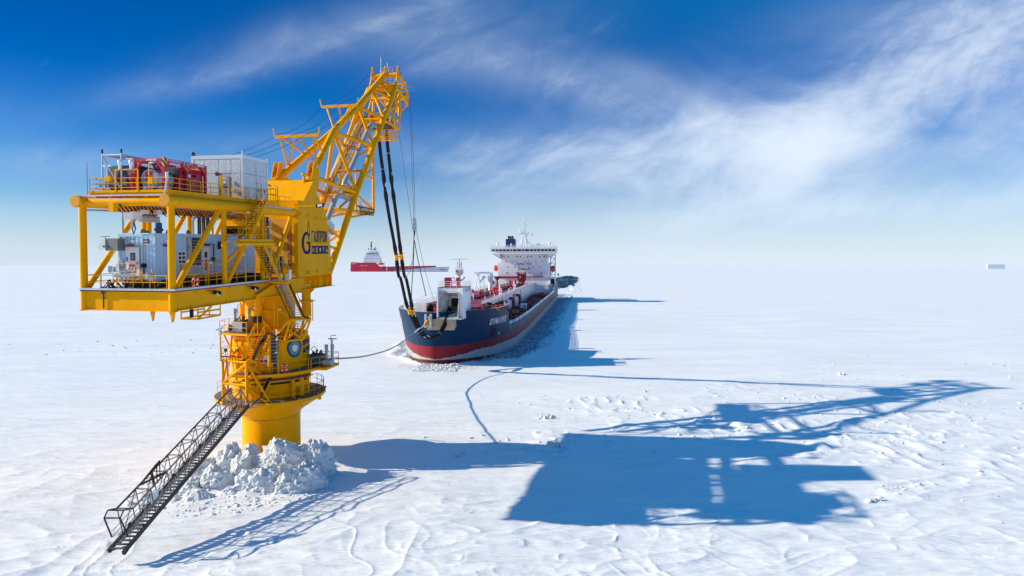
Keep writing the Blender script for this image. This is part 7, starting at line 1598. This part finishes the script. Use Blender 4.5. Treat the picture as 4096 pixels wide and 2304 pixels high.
b = MB().box(fx(1480.5), fx(1484.5), Y0 + 8, Y0 + 10, fz(1001), fz(966)); b.box(fx(1478), fx(1486), Y0 + 8, Y0 + 10, fz(983), fz(980)).box(fx(1471), fx(1474), Y0 + 8, Y0 + 10, fz(1000), fz(992)); b.build('mast', mat('far_dark', (.06, .09, .14)), o)
MB().path([(fx(1493), Y0 + 9, fz(1000)), (fx(1497), Y0 + 9, fz(992)), (fx(1500), Y0 + 9, fz(986))], 1.0, 8).path([(fx(1498), Y0 + 9, fz(1000)), (fx(1501), Y0 + 9, fz(994)), (fx(1504), Y0 + 9, fz(991))], .8, 8).ball((fx(1495), Y0 + 9, fz(997)), 3.0, (1.3, 1, .8), 8, 6).build('funnel', MATS['far_dark'], o)
MB().ball((fx(1513), Y0 + 8, fz(1001)), 2, (1, 1, 1.2), 8, 6).tube((fx(1513), Y0 + 8, fz(1010)), (fx(1513), Y0 + 8, fz(1002)), .6, 6).build('radome', SHW, o)
letter('lettering', 'ВЛАДИСЛАВ СТРИЖОВ', lambda u, v: (fx(u), Y0 - .4, fz(v)), SIGNW, o, (1439, 1471, 1064.3, 1061.8), .03)
MB().box(fx(1546), fx(1548.5), Y0 - .3, Y0 + 20, fz(1086), fz(1066)).build('white_stern_post', SHW, o)
MB().ball((fx(1530), Y0 - .6, fz(1073)), 5.6, (1, .1, .55), 14, 8).build('hull_opening', MATS['far_dark'], o)
for u in (1451, 1462): MB().ball((fx(u), Y0 - .2, fz(1080)), 1.3, (1, .2, 1), 10, 6).build('thruster_mark', mat('pale_red', (.75, .25, .25)), o)
lb = MB().ball((fx(1523), Y0 + 1, fz(1055.5)), 4.5, (2.0, .7, .75), 14, 8).thing('lifeboat', ORNG, 'orange enclosed lifeboat hanging behind the white wheelhouse of the red icebreaker', 'lifeboat', (fx(1523), Y0 + 1, fz(1055)), MW)
MB().box(fx(1533.5), fx(1537), Y0 + 2, Y0 + 6, fz(1066), fz(1050)).build('boat_davit', SHW, o)
o = thing('cargo_barge', 'long low red-decked ship with a pale grey raised bow end behind the hoses', 'ship', (fx(1550), Y0 + 2, 0), MW)
MB().prism([(fx(u), fz(v)) for u, v in ((1549, 1086), (1549, 1066.5), (1590, 1065), (1740, 1062.5), (1740, 1070), (1600, 1086))], 'y', Y0 + 3, Y0 + 22).build('red_side', mat('far_rose', (.46, .045, .08), .5, var=.1, vscale=.05), o)
MB().prism([(fx(u), fz(v)) for u, v in ((1570, 1086.3), (1580, 1082), (1660, 1074.5), (1760, 1067), (1793, 1067.5), (1794, 1070), (1789, 1086.3))], 'y', Y0 + 1, Y0 + 24).build('grey_hull', mat('far_grey', (.52, .53, .60), .5, var=.05), o)
MB().box(fx(1600), fx(1786), Y0 + .9, Y0 + 24.1, -1, .9).build('boot_line', MATS['far_dark'], o)
b = MB()
for i in range(24): u = 1640 + 6.3 * i; b.tube((fx(u), Y0 + 8, fz(1068 - (u - 1640) * .01)), (fx(u), Y0 + 8, fz(1064.5 - (u - 1640) * .004)), .35, 5)
b.build('rail_posts', SHW, o); MB().box(fx(1665), fx(1671), Y0 + .5, Y0 + 4, fz(1073), fz(1068)).build('blue_locker', BLUEM, o)
letter('lettering', 'ORIENTAL', lambda u, v: (fx(u), Y0 + .8, fz(v)), BLACK, o, (1757, 1784, 1080, 1076.5), .03)
# tiny structures far away, the right-hand one with haze mixed into its pale colour
Yf = 3200.
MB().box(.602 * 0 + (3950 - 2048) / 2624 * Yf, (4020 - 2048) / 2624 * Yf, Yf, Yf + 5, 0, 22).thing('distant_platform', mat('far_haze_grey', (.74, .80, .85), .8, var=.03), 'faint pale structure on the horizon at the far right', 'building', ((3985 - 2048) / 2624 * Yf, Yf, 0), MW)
MB().prism([((431 - 2048) / 2624 * 1500, 2.5), ((452 - 2048) / 2624 * 1500, 2.5), ((450 - 2048) / 2624 * 1500, 16), ((433 - 2048) / 2624 * 1500, 16.5)], 'y', 1500, 1512).box((435 - 2048) / 2624 * 1500, (438 - 2048) / 2624 * 1500, 1503, 1506, -1, 3).thing('far_hut', mat('hut_grey', (.30, .38, .45), .8), 'tiny grey hut on the horizon seen behind the platform corner', 'hut', ((441 - 2048) / 2624 * 1500, 1500, 0), MW)

# small clutter that cannot be picked apart piece by piece
STUFF = {'floor_pipework', 'floor_machinery', 'valve_manifold', 'deck_fittings', 'deck_pipework', 'rail_panels', 'bulwark_panels', 'rivet_row', 'cable_loops', 'coil_hoses', 'tip_fittings', 'roof_fittings', 'white_risers', 'cable_bundle', 'print', 'festoon_cable', 'wall_pipes', 'poop_ribs', 'junction_boxes', 'draught_marks', 'rail_posts', 'siren', 'nameplate', 'ladder_clips', 'fittings', 'pipework', 'cables', 'deck_joists', 'cross_beam', 'cable_glands', 'cargo_lines'}
for o in bpy.data.objects:
    if o.name.split('.')[0] in STUFF and o.parent: o['kind'] = 'stuff'
